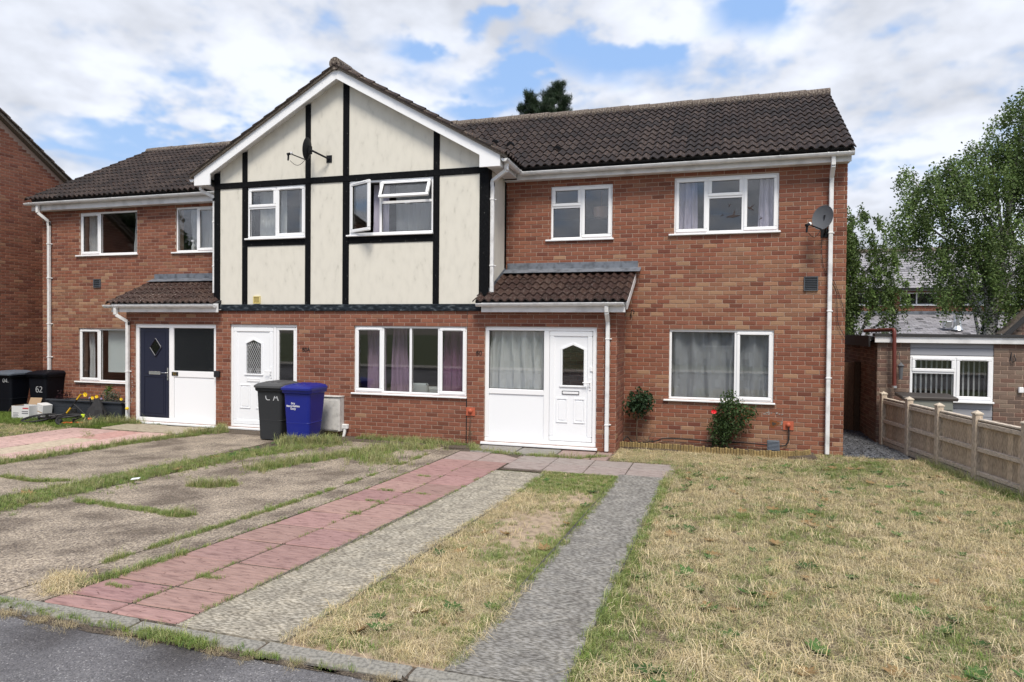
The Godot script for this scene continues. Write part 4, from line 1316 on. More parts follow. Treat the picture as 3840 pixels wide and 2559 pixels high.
# ---------------------------------------------------------------- ground
func strip(x0: float, x1: float, z0: float, z1: float, dy: float, th := 0.06, step := 0.3) -> MB:
	var b := MB.new()
	var n := maxi(1, int(ceil((z1 - z0) / step)))
	for k in n:
		var a := lerpf(z0, z1, float(k) / n)
		var d := lerpf(z0, z1, float(k + 1) / n)
		var ya := gy(a) + dy
		var yd := gy(d) + dy
		b.quad(v3(x0, yd, d), v3(x1, yd, d), v3(x1, ya, a), v3(x0, ya, a))
		b.quad(v3(x1, yd - th, d), v3(x1, ya - th, a), v3(x1, ya, a), v3(x1, yd, d))
		b.quad(v3(x0, ya - th, a), v3(x0, yd - th, d), v3(x0, yd, d), v3(x0, ya, a))
	b.quad(v3(x0, gy(z1) + dy - th, z1), v3(x1, gy(z1) + dy - th, z1), v3(x1, gy(z1) + dy, z1), v3(x0, gy(z1) + dy, z1))
	b.quad(v3(x1, gy(z0) + dy - th, z0), v3(x0, gy(z0) + dy - th, z0), v3(x0, gy(z0) + dy, z0), v3(x1, gy(z0) + dy, z0))
	return b

func ribbed(x0: float, x1: float, z0: float, z1: float, dy: float, seed_: int) -> MB:  # concrete tamped into cross ridges
	var b := MB.new()
	var f := FastNoiseLite.new()
	f.seed = seed_
	f.frequency = 1.0
	var n := int((z1 - z0) / 0.008)
	var nx := 7
	var last := PackedVector3Array()
	var ln := PackedVector3Array()
	for k in n + 1:
		var z := lerpf(z0, z1, float(k) / n)
		var row := PackedVector3Array()
		for i in nx + 1:
			var x := lerpf(x0, x1, float(i) / nx)
			var ph := z / 0.029 + 0.8 * f.get_noise_2d(x * 2.0, z * 1.2)
			var h := 0.0042 * sin(TAU * ph) * (0.65 + 0.7 * f.get_noise_2d(x * 4.0 + 9.0, z * 5.0)) + 0.002 * f.get_noise_2d(x * 14.0, z * 30.0)
			row.append(v3(x, gy(z) + dy + h, z))
		if k > 0:
			for i in nx: b.quad(row[i], row[i + 1], last[i + 1], last[i])
		last = row
	b.quad(v3(x0, gy(z1) - 0.08, z1 + 0.004), v3(x1, gy(z1) - 0.08, z1 + 0.004), v3(x1, gy(z1) + dy, z1), v3(x0, gy(z1) + dy, z1))
	b.quad(v3(x1, gy(z0) - 0.08, z0), v3(x0, gy(z0) - 0.08, z0), v3(x0, gy(z0) + dy, z0), v3(x1, gy(z0) + dy, z0))
	b.quad(v3(x1, gy(z1) - 0.06, z1), v3(x1, -0.06, z0), v3(x1, dy, z0), v3(x1, gy(z1) + dy, z1))
	b.quad(v3(x0, -0.06, z0), v3(x0, gy(z1) - 0.06, z1), v3(x0, gy(z1) + dy, z1), v3(x0, dy, z0))
	return b

func blob(cx: float, cz: float, rx: float, rz: float, dy: float, seed_: int, turn := 0.0) -> MB:  # an irregular patch of earth lying on the ground
	var b := MB.new()
	var f := FastNoiseLite.new()
	f.seed = seed_
	f.frequency = 1.0
	var rim := PackedVector3Array()
	for k in 40:
		var an := TAU * k / 40.0
		var r := 1.0 + 0.55 * f.get_noise_2d(cos(an) * 1.4, sin(an) * 1.4) + 0.2 * f.get_noise_2d(cos(an) * 5.0, sin(an) * 5.0)
		var p := Vector2(cos(an) * rx * r, sin(an) * rz * r).rotated(turn)
		var zz := cz + p.y
		rim.append(v3(cx + p.x, gy(zz) + dy, zz))
	var m := v3(cx, gy(cz) + dy, cz)
	for k in 40: 
		var a := m.lerp(rim[k], 0.5)
		var d := m.lerp(rim[(k + 1) % 40], 0.5)
		a.y = gy(a.z) + dy; d.y = gy(d.z) + dy
		b.tri(m, d, a)
		b.quad(a, d, rim[(k + 1) % 40], rim[k])
	return b

func slab(parent: Node3D, x0: float, x1: float, z0: float, z1: float, dy: float, tint: Color, m := "pink_slab", called := "paving_slab") -> void:
	var b := MB.new()
	b.col = tint
	var cz := (z0 + z1) / 2
	var sl := atan2(gy(z1) - gy(z0), z1 - z0)
	b.xf = Transform3D(Basis.from_euler(Vector3(-sl + rng.randf_range(-0.008, 0.008), rng.randf_range(-0.008, 0.008), rng.randf_range(-0.01, 0.01))), v3((x0 + x1) / 2, gy(cz) + dy + rng.randf_range(-0.004, 0.004), cz))
	b.cbox(v3(-(x1 - x0) / 2, -0.04, -(z1 - z0) / 2), v3((x1 - x0) / 2, 0, (z1 - z0) / 2), 0.008)
	part(parent, called, b, M[m])

func pink() -> Color:
	var g := rng.randf_range(0.86, 1.1)
	return Color(0.365 * g, 0.225 * g * rng.randf_range(0.95, 1.05), 0.205 * g)

func make_ground() -> void:
	var b := MB.new()
	var zs := [-160.0, -60.0, -20.0, 0.0, 1.0, 2.0, 3.0, 4.0, 5.0, 6.0, 7.0, 8.0, 9.0, 9.5, 30.0, 160.0]
	for k in zs.size() - 1:
		for xx in [[-160.0, -20.0], [-20.0, 10.0], [10.0, 160.0]]:
			var ya: float = gy(zs[k]) - 0.03
			var yd: float = gy(zs[k + 1]) - 0.03
			b.quad(v3(xx[0], yd, zs[k + 1]), v3(xx[1], yd, zs[k + 1]), v3(xx[1], ya, zs[k]), v3(xx[0], ya, zs[k]))
	struct("ground", b, M.green_ground)
	var rd := MB.new()
	for k in 24: rd.quad(v3(-80 + k * 6.6, 0.256, 16.5), v3(-73.4 + k * 6.6, 0.256, 16.5), v3(-73.4 + k * 6.6, 0.256, 9.33), v3(-80 + k * 6.6, 0.256, 9.33))
	struct("road", rd, M.asphalt)
	var fk := MB.new()
	fk.box(v3(-80, 0.1, 16.5), v3(80, 0.37, 16.65)); fk.box(v3(-80, 0.1, 16.65), v3(80, 0.355, 18.4))
	struct("pavement", fk, M.plain_concrete)
	var kb := MB.new()
	kb.box(v3(-60, 0.1, 9.19), v3(60, 0.262, 9.31))
	var kn := struct("kerb", kb, M.soil)
	for k in 18:
		var x0 := -11.6 + k * 0.915
		slab_kerb(kn, x0, x0 + 0.905, 0.0 if x0 < -3.6 else -0.006)
	for k in 14: struct("earth", blob(-6.0 + k * 0.42 + rng.randf_range(-0.1, 0.1), 9.355, rng.randf_range(0.2, 0.34), rng.randf_range(0.02, 0.05), -0.0165, 60 + k), M.soil)
	# lawns
	struct("lawn", strip(-0.74, 6.5, -1.3, 9.18, -0.006), M.thatch)
	struct("verge", strip(-2.37, -1.38, 3.0, 9.18, -0.006), M.bare_earth)
	struct("lawn", strip(-24.0, -9.9, -1.0, 9.18, -0.008), M.green_ground)
	struct("flower_bed", strip(-1.69, 1.5, 0.0, 0.52, 0.03, 0.08), M.soil)
	for q in [[2.3, 5.6, 0.35, 0.3, 8], [2.6, 7.0, 0.4, 0.3, 9]]:
		struct("earth", blob(q[0], q[1], q[2], q[3], 0.002, q[4]), M.bare_earth)
	# the drive of the middle house, in two bays with earth and weeds between
	struct("driveway", strip(-7.12, -4.60, 1.0, 9.18, 0.0), M.aggregate)
	struct("driveway", strip(-9.86, -7.72, 1.0, 9.18, 0.0), M.aggregate)
	struct("verge", strip(-7.72, -7.12, 1.0, 9.18, -0.012), M.soil)
	struct("earth", strip(-9.86, -4.05, 1.0, 1.5, 0.005), M.soil)
	struct("driveway", strip(-4.575, -4.23, 1.7, 9.18, 0.002), M.aggregate)
	struct("driveway", ribbed(-3.12, -2.375, 3.12, 9.18, 0.004, 5), M.ribbed_concrete)
	struct("driveway", ribbed(-1.375, -0.735, 2.8, 9.18, 0.004, 6), M.dark_concrete)
	# red paving
	var bed := struct("path", strip(-4.22, -3.12, 1.5, 9.18, -0.004), M.soil)
	var zj := [9.17, 8.98, 8.61, 7.98, 7.38, 6.78, 6.17, 5.55, 4.93, 4.32, 3.72, 3.1, 2.5]
	for k in zj.size() - 1:
		slab(bed, -4.205, -3.672, zj[k + 1] + 0.013, zj[k] - 0.013, 0.006, pink())
		slab(bed, -3.652, -3.135, zj[k + 1] + 0.013, zj[k] - 0.013, 0.006, pink())
	var bed2 := struct("path", strip(-4.4, -0.62, 1.02, 2.92, -0.016), M.soil)
	var xs := [-3.10, -2.5, -1.9, -1.3, -0.64]
	for k in 4:
		slab(bed2, xs[k] + 0.006, xs[k + 1] - 0.006, 2.3, 2.82, 0.0, Color(0.34, 0.285, 0.265))
		slab(bed2, xs[k] + 0.006, xs[k + 1] - 0.006, 1.75, 2.29, 0.0, Color(0.33, 0.29, 0.27))
	slab(bed2, -4.2, -3.66, 1.76, 2.48, 0.0, Color(0.36, 0.28, 0.26)); slab(bed2, -3.65, -3.11, 1.76, 2.48, 0.0, Color(0.36, 0.28, 0.26))
	for q in [[-4.05, -3.3], [-3.29, -2.6]]: slab(bed2, q[0], q[1] - 0.01, 1.06, 1.72, 0.006, Color(0.26, 0.25, 0.23))
	for q in [[-2.59, -2.0], [-1.99, -1.72]]: slab(bed2, q[0], q[1] - 0.01, 1.06, 1.70, 0.002, Color(0.34, 0.25, 0.22))
	struct("verge", strip(-1.69, -0.2, 0.5, 1.72, 0.0), M.thatch)
	# red paving of the navy-door house
	var bed3 := struct("path", strip(-12.5, -9.88, 1.9, 5.6, -0.004), M.soil)
	for q in [[-12.45, -11.85], [-11.84, -11.25], [-10.62, -9.95]]:
		for k in 6:
			var z0 := 2.0 + k * 0.6
			slab(bed3, q[0], q[1] - 0.022, z0, z0 + 0.575, 0.01, Color(0.58, 0.40, 0.365) * rng.randf_range(0.88, 1.08))
	slab(bed3, -11.24, -10.63, 2.0, 2.59, 0.01, Color(0.54, 0.32, 0.29)); slab(bed3, -11.24, -10.63, 2.6, 3.0, 0.01, Color(0.52, 0.31, 0.28))
	for k in 3: slab(bed3, -11.24, -10.63, 3.02 + k * 0.86, 3.86 + k * 0.86, 0.01, Color(0.55, 0.47, 0.36))
	slab(bed3, -11.9, -10.95, 1.1, 1.85, 0.012, Color(0.40, 0.35, 0.27)); slab(bed3, -10.94, -9.95, 1.1, 1.88, 0.012, Color(0.40, 0.35, 0.27))
	# slate chippings beside the end house
	struct("gravel_path", strip(1.965, 3.2, -8.0, 0.1, -0.002, 0.05), M.felt)
	var chip := MB.new()
	chip.cbox(v3(-0.5, -0.12, -0.32), v3(0.5, 0.12, 0.32), 0.06)
	var mm := MultiMesh.new()
	mm.transform_format = MultiMesh.TRANSFORM_3D
	mm.use_colors = true
	mm.mesh = chip.mesh(M.slate_chip)
	mm.instance_count = 9000
	var r := RandomNumberGenerator.new()
	r.seed = 41
	for i in mm.instance_count:
		var s := r.randf_range(0.022, 0.055)
		mm.set_instance_transform(i, Transform3D(Basis.from_euler(Vector3(r.randf_range(-0.5, 0.5), r.randf() * TAU, r.randf_range(-0.5, 0.5))).scaled(Vector3.ONE * s), v3(r.randf_range(1.98, 2.95), 0.004 + r.randf() * 0.018, -4.6 * pow(r.randf(), 1.1) + 0.12)))
		var g := r.randf_range(0.03, 0.13)
		mm.set_instance_color(i, Color(g * 0.95, g, g * 1.12))
	stuff("gravel", mm, "blue grey slate chippings in the alley beside the end house", "gravel")

func slab_kerb(kn: Node3D, x0: float, x1: float, low: float) -> void:
	var b := MB.new()
	b.xf = Transform3D(Basis.from_euler(Vector3(0, rng.randf_range(-0.004, 0.004), rng.randf_range(-0.006, 0.006))), v3((x0 + x1) / 2, 0.281 + low + rng.randf_range(-0.006, 0.004), 9.25))
	b.cbox(v3(-(x1 - x0) / 2, -0.15, -0.065), v3((x1 - x0) / 2, 0, 0.065), 0.014)
	part(kn, "kerb_stone", b, M.kerb_stone)

func stuff(called: String, mm: MultiMesh, label: String, category: String) -> void:
	var o := MultiMeshInstance3D.new()
	o.name = numbered(called)
	o.multimesh = mm
	add_child(o)
	o.set_meta("kind", "stuff")
	o.set_meta("label", label)
	o.set_meta("category", category)
# ---------------------------------------------------------------- neighbouring buildings and fences
func neighbour_left() -> void:
	var Hs := house("brick_house", "taller dark red brick house with plain gable end beside the bins", "house", v3(-19, 0, 0))
	var lim := func(u): return 7.33 - 0.70 * absf(u + 0.1)
	wall(Hs, "gable_wall", v3(-17.3, 0, 0), Vector3.FORWARD, Vector3.RIGHT, -0.7, 4.6, -0.1, 7.5, [], 0.25, "neighbour", true, lim)
	wall(Hs, "gable_wall", v3(-17.302, 0, 0), Vector3.FORWARD, Vector3.RIGHT, -4.75, -0.705, -0.1, 7.5, [], 0.25, "neighbour", false, lim)
	for s in [-1.0, 1.0]:
		var e := v3(-17.25, 7.33 - 0.70 * 4.7 + 0.06, 0.1 + s * 4.7)
		var a := v3(-17.25, 7.39, 0.1)
		var v := MB.new()
		beam(v, e, a, 0.16, 0.07)
		part(Hs.root, "verge", v, M.verge_mortar)
		var dk := MB.new()
		var nd := v3(0, 0.819, s * 0.573)
		dk.quad_o(e + nd * 0.06, a + nd * 0.06, a + nd * 0.06 - v3(8, 0, 0), e + nd * 0.06 - v3(8, 0, 0), nd)
		dk.quad_o(e, a, a - v3(8, 0, 0), e - v3(8, 0, 0), -nd)
		dk.quad_o(e, a, a + nd * 0.06, e + nd * 0.06, Vector3.RIGHT)
		var rf := part(Hs.root, "roof", dk, M.ridge_tile)
		var n := 16
		for k in n:  # the stepped edges of the tile courses at the verge
			var t := MB.new()
			var p := e.lerp(a, float(k) / n)
			var q := e.lerp(a, float(k + 1) / n + 0.012)
			beam(t, p + nd * 0.085 + v3(-0.02, 0, 0), q + nd * 0.06 + v3(-0.02, 0, 0), 0.30, 0.035)
			part(rf, "tile", t, M.ridge_tile)
	part(Hs.root, "front_wall", bx(-25, -17.56, -0.1, 3.95, 4.55, 4.74), M.mortar)
	part(Hs.root, "rear_wall", bx(-25, -17.56, -0.1, 3.95, -4.58, -4.35), M.mortar)
	finish(Hs)

func annexe() -> void:
	var Hs := house("garage_annexe", "low flat-roofed brown brick annexe with white fascia and grey cladding behind the fence", "building", v3(5.0, 0, -1.6))
	var root: Node3D = Hs.root
	wall(Hs, "brick_wall", v3(0, 0, -1.6), Vector3.RIGHT, Vector3.BACK, 2.762, 9.5, -0.1, 1.9, [rect(3.30, 4.62, 0.0, 1.9)], 0.22, "drab")
	wall(Hs, "side_wall", v3(2.755, 0, 0), Vector3.BACK, Vector3.LEFT, -6.5, -1.608, -0.1, 1.9, [], 0.22, "drab")
	var z := -1.6
	var ys := [0.0, 0.30, 0.57, 0.70, 0.815]
	for k in 4:
		var b := MB.new()
		b.cbox(v3(3.302, ys[k] + 0.004, z - 0.1), v3(4.618, ys[k + 1], z - 0.012 - 0.004 * (k % 2)), 0.006)
		part(root, "cladding_board", b, M.grey_cladding)
	for q in [[1.665, 1.79], [1.794, 1.898]]:
		part(root, "cladding_board", bx(3.302, 4.618, q[0], q[1], z - 0.1, z - 0.014, 0.006), M.grey_cladding)
	window(Hs, 3.303, 4.617, 0.852, 1.655, z + 0.03, [[3.303, 4.03, 1.355, 1.655, 1, true], [3.303, 4.03, 0.852, 1.355, 0, false], [4.03, 4.617, 0.852, 1.655, 1, true]], true, 0.01)
	part(root, "fascia", bx(2.70, 9.5, 1.885, 2.0, z + 0.05, z + 0.08), M.fascia)
	part(root, "roof_edge", bx(2.69, 9.5, 2.0005, 2.05, z - 0.1, z + 0.11), M.felt)
	var rb := MB.new()
	rb.box(v3(2.66, 1.93, -6.6), v3(9.5, 1.99, z - 0.101))
	rb.box(v3(2.63, 1.80, -6.6), v3(2.659, 2.01, z - 0.101))
	part(root, "flat_roof", rb, M.felt)
	inside(Hs, 3.1, 4.9, z - 0.24, -4.0, [0.0, 1.92])
	var bl := MB.new()
	for k in 15:
		var x := 3.36 + k * 0.085
		bl.xf = Transform3D(Basis.from_euler(Vector3(0, 0.9, 0)), v3(x, 0, z - 0.2))
		bl.box(v3(-0.034, 0.9, -0.001), v3(0.034, 1.63, 0.001))
	solo("vertical_blind", bl, M.net_curtain, "white vertical strip blind inside the annexe window", "blind")
	var p := MB.new()
	p.tube(PackedVector3Array([v3(2.72, 2.10, -2.6), v3(2.96, 2.12, -1.62), v3(3.0, 2.125, -1.5), v3(3.005, 2.10, -1.47), v3(3.005, 2.0, -1.46), v3(3.02, 1.1, -1.46)]), PackedFloat32Array([0.034]), 10)
	var pn := part(root, "soil_pipe", p, M.brown_pipe)
	var pc := MB.new()
	pc.tube(PackedVector3Array([v3(3.02, 1.10, -1.46), v3(3.02, 1.06, -1.46)]), PackedFloat32Array([0.044]), 10)
	part(pn, "pipe_collar", pc, M.steel)
	var r := MB.new()  # lantern on a wall bracket
	r.tube(PackedVector3Array([v3(3.10, 1.72, z), v3(3.10, 1.70, z + 0.09), v3(3.10, 1.58, z + 0.13), v3(3.12, 1.55, z + 0.14)]), PackedFloat32Array([0.006]), 6)
	var ln := part(root, "wall_lantern", r, M.dark_metal)
	var lg := MB.new()
	lg.xf = Transform3D(Basis.IDENTITY, v3(3.12, 1.22, z + 0.14))
	lg.lathe(PackedVector2Array([Vector2(0, 0), Vector2(0.03, 0), Vector2(0.04, 0.22), Vector2(0.06, 0.25), Vector2(0.012, 0.30), Vector2(0, 0.33)]), 8)
	part(ln, "lantern_glass", lg, M.dish_grey)
	var hk := MB.new()
	hk.tube(PackedVector3Array([v3(4.88, 1.74, z + 0.01), v3(4.87, 1.62, z + 0.015), v3(4.89, 1.56, z + 0.03), v3(4.93, 1.60, z + 0.06), v3(4.92, 1.70, z + 0.02)]), PackedFloat32Array([0.008]), 6)
	part(root, "hook", hk, M.dark_metal)
	part(root, "outside_socket", bx(4.99, 5.07, 1.03, 1.13, z, z + 0.05, 0.01), M.upvc)
	finish(Hs)

func bungalow() -> void:
	var Hs := house("brick_bungalow", "pale brick gable with dark verge just above the annexe roof", "house", v3(9, 0, -8))
	var lim := func(u): return minf(2.02 + 2.15 * (u - 7.0) * 0.5, 6.0) if u > 6.0 else 1.0
	wall(Hs, "gable_wall", v3(0, 0, -8), Vector3.RIGHT, Vector3.BACK, 7.02, 12.0, -0.1, 6.5, [], 0.25, "drab", false, func(u): return 2.1 + 1.05 * minf(u - 7.0, 2.6) - 0.4 * maxf(u - 9.6, 0.0))
	var v := MB.new()
	beam(v, v3(6.93, 2.02, -7.9), v3(9.6, 4.86, -7.9), 0.16, 0.09)
	part(Hs.root, "verge", v, M.felt)
	var rr := MB.new()
	rr.quad(v3(6.93, 2.06, -8.6), v3(6.93, 2.06, -7.98), v3(9.6, 4.9, -7.98), v3(9.6, 4.9, -8.6))
	rr.quad(v3(9.6, 4.9, -8.6), v3(9.6, 4.9, -7.98), v3(12.4, 3.7, -7.98), v3(12.4, 3.7, -8.6))
	part(Hs.root, "roof", rr, M.ridge_tile)
	finish(Hs)

func slated(node: Node3D, x0: float, x1: float, ye: float, ze: float, yr: float, zr: float, w: float, g: float) -> void:
	var b := MB.new()
	var r := RandomNumberGenerator.new()
	r.seed = int(ye * 100)
	var up := v3(0, yr - ye, zr - ze)
	var L := up.length()
	up /= L
	var nd := Vector3.RIGHT.cross(up).normalized()
	var rows := int(L / g)
	for j in rows:
		var n := int((x1 - x0) / w)
		for i in n:
			var x := x0 + (i + 0.5 * (j % 2)) * w
			var q := 0.36 * r.randf_range(0.9, 1.1) if r.randf() < 0.72 else r.randf_range(0.08, 0.40)
			b.col = Color(q, q * 0.97, q * 1.03)
			b.xf = Transform3D(Basis(Vector3.RIGHT, up, nd) * Basis.from_euler(Vector3(r.randf_range(-0.05, 0.02), 0, r.randf_range(-0.02, 0.02))), v3(x, ye, ze) + up * (j * g) + nd * 0.03)
			b.quad(v3(0, -0.02, 0.014), v3(w - 0.008, -0.02, 0.014), v3(w - 0.008, g, 0.002), v3(0, g, 0.002))
			b.quad(v3(0, -0.02, -0.006), v3(w - 0.008, -0.02, -0.006), v3(w - 0.008, -0.02, 0.014), v3(0, -0.02, 0.014))
	var o := part(node, "slates", b, M.far_slate)
	o.set_meta("kind", "stuff")

func hall() -> void:
	var Hs := house("school_hall", "long brick hall with two tiers of grey slate roof behind the birches", "building", v3(9, 0, -18))
	var root: Node3D = Hs.root
	wall(Hs, "brick_wall", v3(0, 0, -18), Vector3.RIGHT, Vector3.BACK, 1.5, 20.0, 2.3, 3.78, [rect(3.2, 4.6, 3.17, 3.66), rect(5.0, 6.35, 3.17, 3.66), rect(6.75, 8.05, 3.17, 3.66), rect(8.6, 10.0, 3.17, 3.66), rect(10.4, 11.8, 3.17, 3.66)], 0.25, "front", false)
	for x in [3.2, 5.0, 6.75, 8.6, 10.4]:
		var w := 1.4 if x != 6.75 else 1.3
		if x == 5.0: w = 1.35
		window(Hs, x, x + w, 3.17, 3.66, -17.98, [[x, x + w * 0.45, 3.17, 3.66, 0, false], [x + w * 0.45, x + w, 3.17, 3.66, 0, false]], true, 0.02)
	part(root, "fascia", bx(1.3, 20, 3.70, 3.82, -17.7, -17.6), M.felt)
	part(root, "flashing", bx(1.5, 20, 2.78, 2.92, -17.99, -17.9), M.lead)
	var dk := slope_slab(1.2, 20.0, 3.80, -17.6, 5.56, -20.6)
	var rf := part(root, "roof", dk, M.felt)
	slated(rf, 1.2, 20.0, 3.80, -17.6, 5.56, -20.6, 0.24, 0.21)
	ridge(Hs, rf, v3(1.2, 5.6, -20.6), v3(20, 5.6, -20.6), 12)
	var dl := slope_slab(1.2, 20.0, 1.75, -13.9, 2.80, -17.95)
	var lr := part(root, "lower_roof", dl, M.felt)
	slated(lr, 1.2, 20.0, 1.75, -13.9, 2.80, -17.95, 0.24, 0.21)
	var bk := MB.new()
	bk.box(v3(1.5, -0.1, -17.8), v3(20, 1.75, -14.2)); bk.box(v3(1.5, 2.3, -23.6), v3(20, 3.7, -18.3))
	part(root, "core_wall", bk, M.room_wall)
	part(root, "rear_slope", slope_slab(1.2, 20.0, 3.8, -23.6, 5.56, -20.6), M.ridge_tile)
	var dp := MB.new()
	dp.tube(PackedVector3Array([v3(8.33, 3.7, -17.9), v3(8.33, 2.75, -17.9)]), PackedFloat32Array([0.05]), 8)
	part(root, "downpipe", dp, M.felt)
	var fl := MB.new()
	fl.xf = Transform3D(Basis.IDENTITY, v3(7.98, 2.18, -15.3))
	fl.lathe(PackedVector2Array([Vector2(0.2, 0), Vector2(0.13, 0.14), Vector2(0.12, 0.4), Vector2(0.135, 0.42), Vector2(0.14, 0.52), Vector2(0, 0.54)]), 14)
	part(root, "flue", fl, M.steel)
	part(root, "roof_vent", bx(7.55, 7.8, 2.25, 2.50, -15.5, -15.2, 0.03), M.steel)
	finish(Hs)

func fence() -> void:
	var o := thing("picket_fence", "low weathered close-board garden fence with pointed posts beside the lawn", "fence", v3(3.12, 0, 0))
	var tint := func() -> Color:
		var g := rng.randf_range(0.8, 1.15)
		return Color(0.60 * g, 0.47 * g, 0.34 * g)
	var zz := [-1.42, -0.45, 0.50, 1.50, 2.55, 3.60, 4.65, 5.7]
	for k in zz.size():
		var z: float = zz[k]
		var p := v3(3.12 + 0.2 * z, 0, z)
		var b := MB.new()
		b.col = Color(0.60, 0.495, 0.385)
		b.xf = Transform3D(Basis.from_euler(Vector3(0, 0.197, 0)), p)
		b.cbox(v3(-0.048, -0.1, -0.048), v3(0.048, gy(z) + 0.94, 0.048), 0.006)
		var post := part(o, "post", b, M.fence_wood)
		var c := MB.new()
		c.col = Color(0.68, 0.585, 0.47)
		c.xf = b.xf
		var yt := gy(z) + 0.9405
		var q := PackedVector3Array([v3(-0.056, yt, 0.056), v3(0.056, yt, 0.056), v3(0.056, yt, -0.056), v3(-0.056, yt, -0.056)])
		var q2 := PackedVector3Array([v3(-0.056, yt + 0.018, 0.056), v3(0.056, yt + 0.018, 0.056), v3(0.056, yt + 0.018, -0.056), v3(-0.056, yt + 0.018, -0.056)])
		c.ring(q, q2)
		for i in 4: c.tri(q2[i], q2[(i + 1) % 4], v3(0, yt + 0.058, 0))
		part(post, "post_cap", c, M.fence_wood)
		if k == zz.size() - 1: break
		var pn := v3(3.12 + 0.2 * zz[k + 1], 0, zz[k + 1])
		var d := (pn - p).normalized()
		var side := v3(d.z, 0, -d.x)  # towards the neighbour
		for h in [0.13, 0.46, 0.81]:
			var r := MB.new()
			r.col = Color(0.68, 0.57, 0.455)
			beam(r, p + d * 0.05 + v3(0, gy(p.z) + h, 0), pn - d * 0.05 + v3(0, gy(pn.z) + h, 0), 0.05, 0.062, 0.006)
			part(o, "rail", r, M.rail_wood)
		var cp := MB.new()
		cp.col = Color(0.72, 0.62, 0.51)
		beam(cp, p + d * 0.05 + side * 0.02 + v3(0, gy(p.z) + 0.868, 0), pn - d * 0.05 + side * 0.02 + v3(0, gy(pn.z) + 0.868, 0), 0.075, 0.028, 0.006)
		part(o, "coping", cp, M.rail_wood)
		var L := (pn - p).length()
		var n := int(L / 0.098)
		for i in n:
			var s := MB.new()
			s.col = tint.call()
			var at := p + d * ((i + 0.5) * L / n) + side * (0.034 + 0.004 * (i % 2))
			s.xf = Transform3D(Basis(side, UPV, d.cross(UPV).cross(UPV) * -1.0 if false else -d), v3(at.x, 0, at.z))
			s.xf.basis = Basis(side, UPV, side.cross(UPV))
			s.cbox(v3(-0.007, gy(at.z) + 0.01, -0.054), v3(0.007, gy(at.z) + 0.85, 0.054), 0.002)
			part(o, "board", s, M.fence_wood)
		var gb := MB.new()
		gb.col = Color(0.55, 0.455, 0.35)
		beam(gb, p + d * 0.05 - side * 0.002 + v3(0, gy(p.z) + 0.045, 0), pn - d * 0.05 - side * 0.002 + v3(0, gy(pn.z) + 0.045, 0), 0.03, 0.09, 0.005)
		part(o, "gravel_board", gb, M.rail_wood)
	var g := thing("side_gate", "tall dark brown boarded gate closing the alley beside the end house", "gate", v3(2.35, 0, -3.2))
	for k in 7:
		var s := MB.new()
		var w := rng.randf_range(0.85, 1.1)
		s.col = Color(0.17 * w, 0.095 * w, 0.055 * w)
		s.cbox(v3(1.975 + k * 0.112, 0.03, -3.22 + 0.012 * (k % 2)), v3(1.975 + k * 0.112 + 0.118, 1.44, -3.20 + 0.012 * (k % 2)), 0.003)
		part(g, "board", s, M.fence_wood)
	var st := MB.new()
	st.col = Color(0.09, 0.055, 0.035)
	st.cbox(v3(2.64, 0.0, -3.19), v3(2.75, 1.46, -3.12), 0.006)
	part(g, "post", st, M.fence_wood)
	for h in [0.3, 1.15]:
		var rl := MB.new()
		rl.col = Color(0.06, 0.035, 0.02)
		rl.cbox(v3(1.98, h, -3.27), v3(2.75, h + 0.07, -3.221), 0.004)
		part(g, "rail", rl, M.rail_wood)
	var sb := thing("garden_storage_box", "sage green plastic storage box with dark lid behind the fence", "storage box", v3(3.45, 0, -1.0))
	part(sb, "body", bx(3.14, 3.78, 0.02, 0.93, -1.28, -0.80, 0.02), M.sage_plastic)
	for k in 5: part(sb, "panel_rib", bx(3.16, 3.76, 0.1 + k * 0.165, 0.115 + k * 0.165, -0.80, -0.79, 0.003), M.sage_plastic)
	var lid := MB.new()
	lid.xf = Transform3D(Basis.from_euler(Vector3(0.06, 0, 0)), v3(3.42, 0.955, -1.04))
	lid.cbox(v3(-0.43, -0.03, -0.27), v3(0.43, 0.03, 0.27), 0.02)
	part(sb, "lid", lid, M.brown_lid)

func across_the_road() -> void:  # seen only as reflections in the windows
	var Hs := house("facing_house", "house across the road with a pale roof mirrored in the windows", "house", v3(1, 0.3, 29))
	var root: Node3D = Hs.root
	part(root, "wall", bx(-6, 9, 0.2, 3.2, 26, 33), M.plain_concrete)
	for s in [-1.0, 1.0]:
		var rr := slope_slab(-6.4, 9.4, 3.15, 29.5 + s * 3.9, 6.0, 29.5)
		part(root, "roof", rr, M.meter_box)
	for x in [-4.5, -1.0, 3.0, 6.2]:
		part(root, "window", bx(x, x + 1.6, 1.2, 2.5, 25.96, 26.0), M.upvc)
		part(root, "pane", bx(x + 0.08, x + 1.52, 1.28, 2.42, 25.93, 25.955), M.smoked_glass)
# ---------------------------------------------------------------- things outside
func rrect(w: float, d: float, y: float, r: float, zc := 0.0, n := 4) -> PackedVector3Array:  # a rounded rectangle, counter-clockwise seen from above
	var a := PackedVector3Array()
	for k in 4:
		var sx := 1.0 if k in [0, 3] else -1.0
		var sz := -1.0 if k in [0, 1] else 1.0
		for i in n:
			var an: float = [0.0, PI / 2, PI, 1.5 * PI][k] + PI / 2 * i / (n - 1)
			a.append(v3(sx * (w / 2 - r) + r * cos(an), y, zc + sz * (d / 2 - r) - r * sin(an)))
	return a

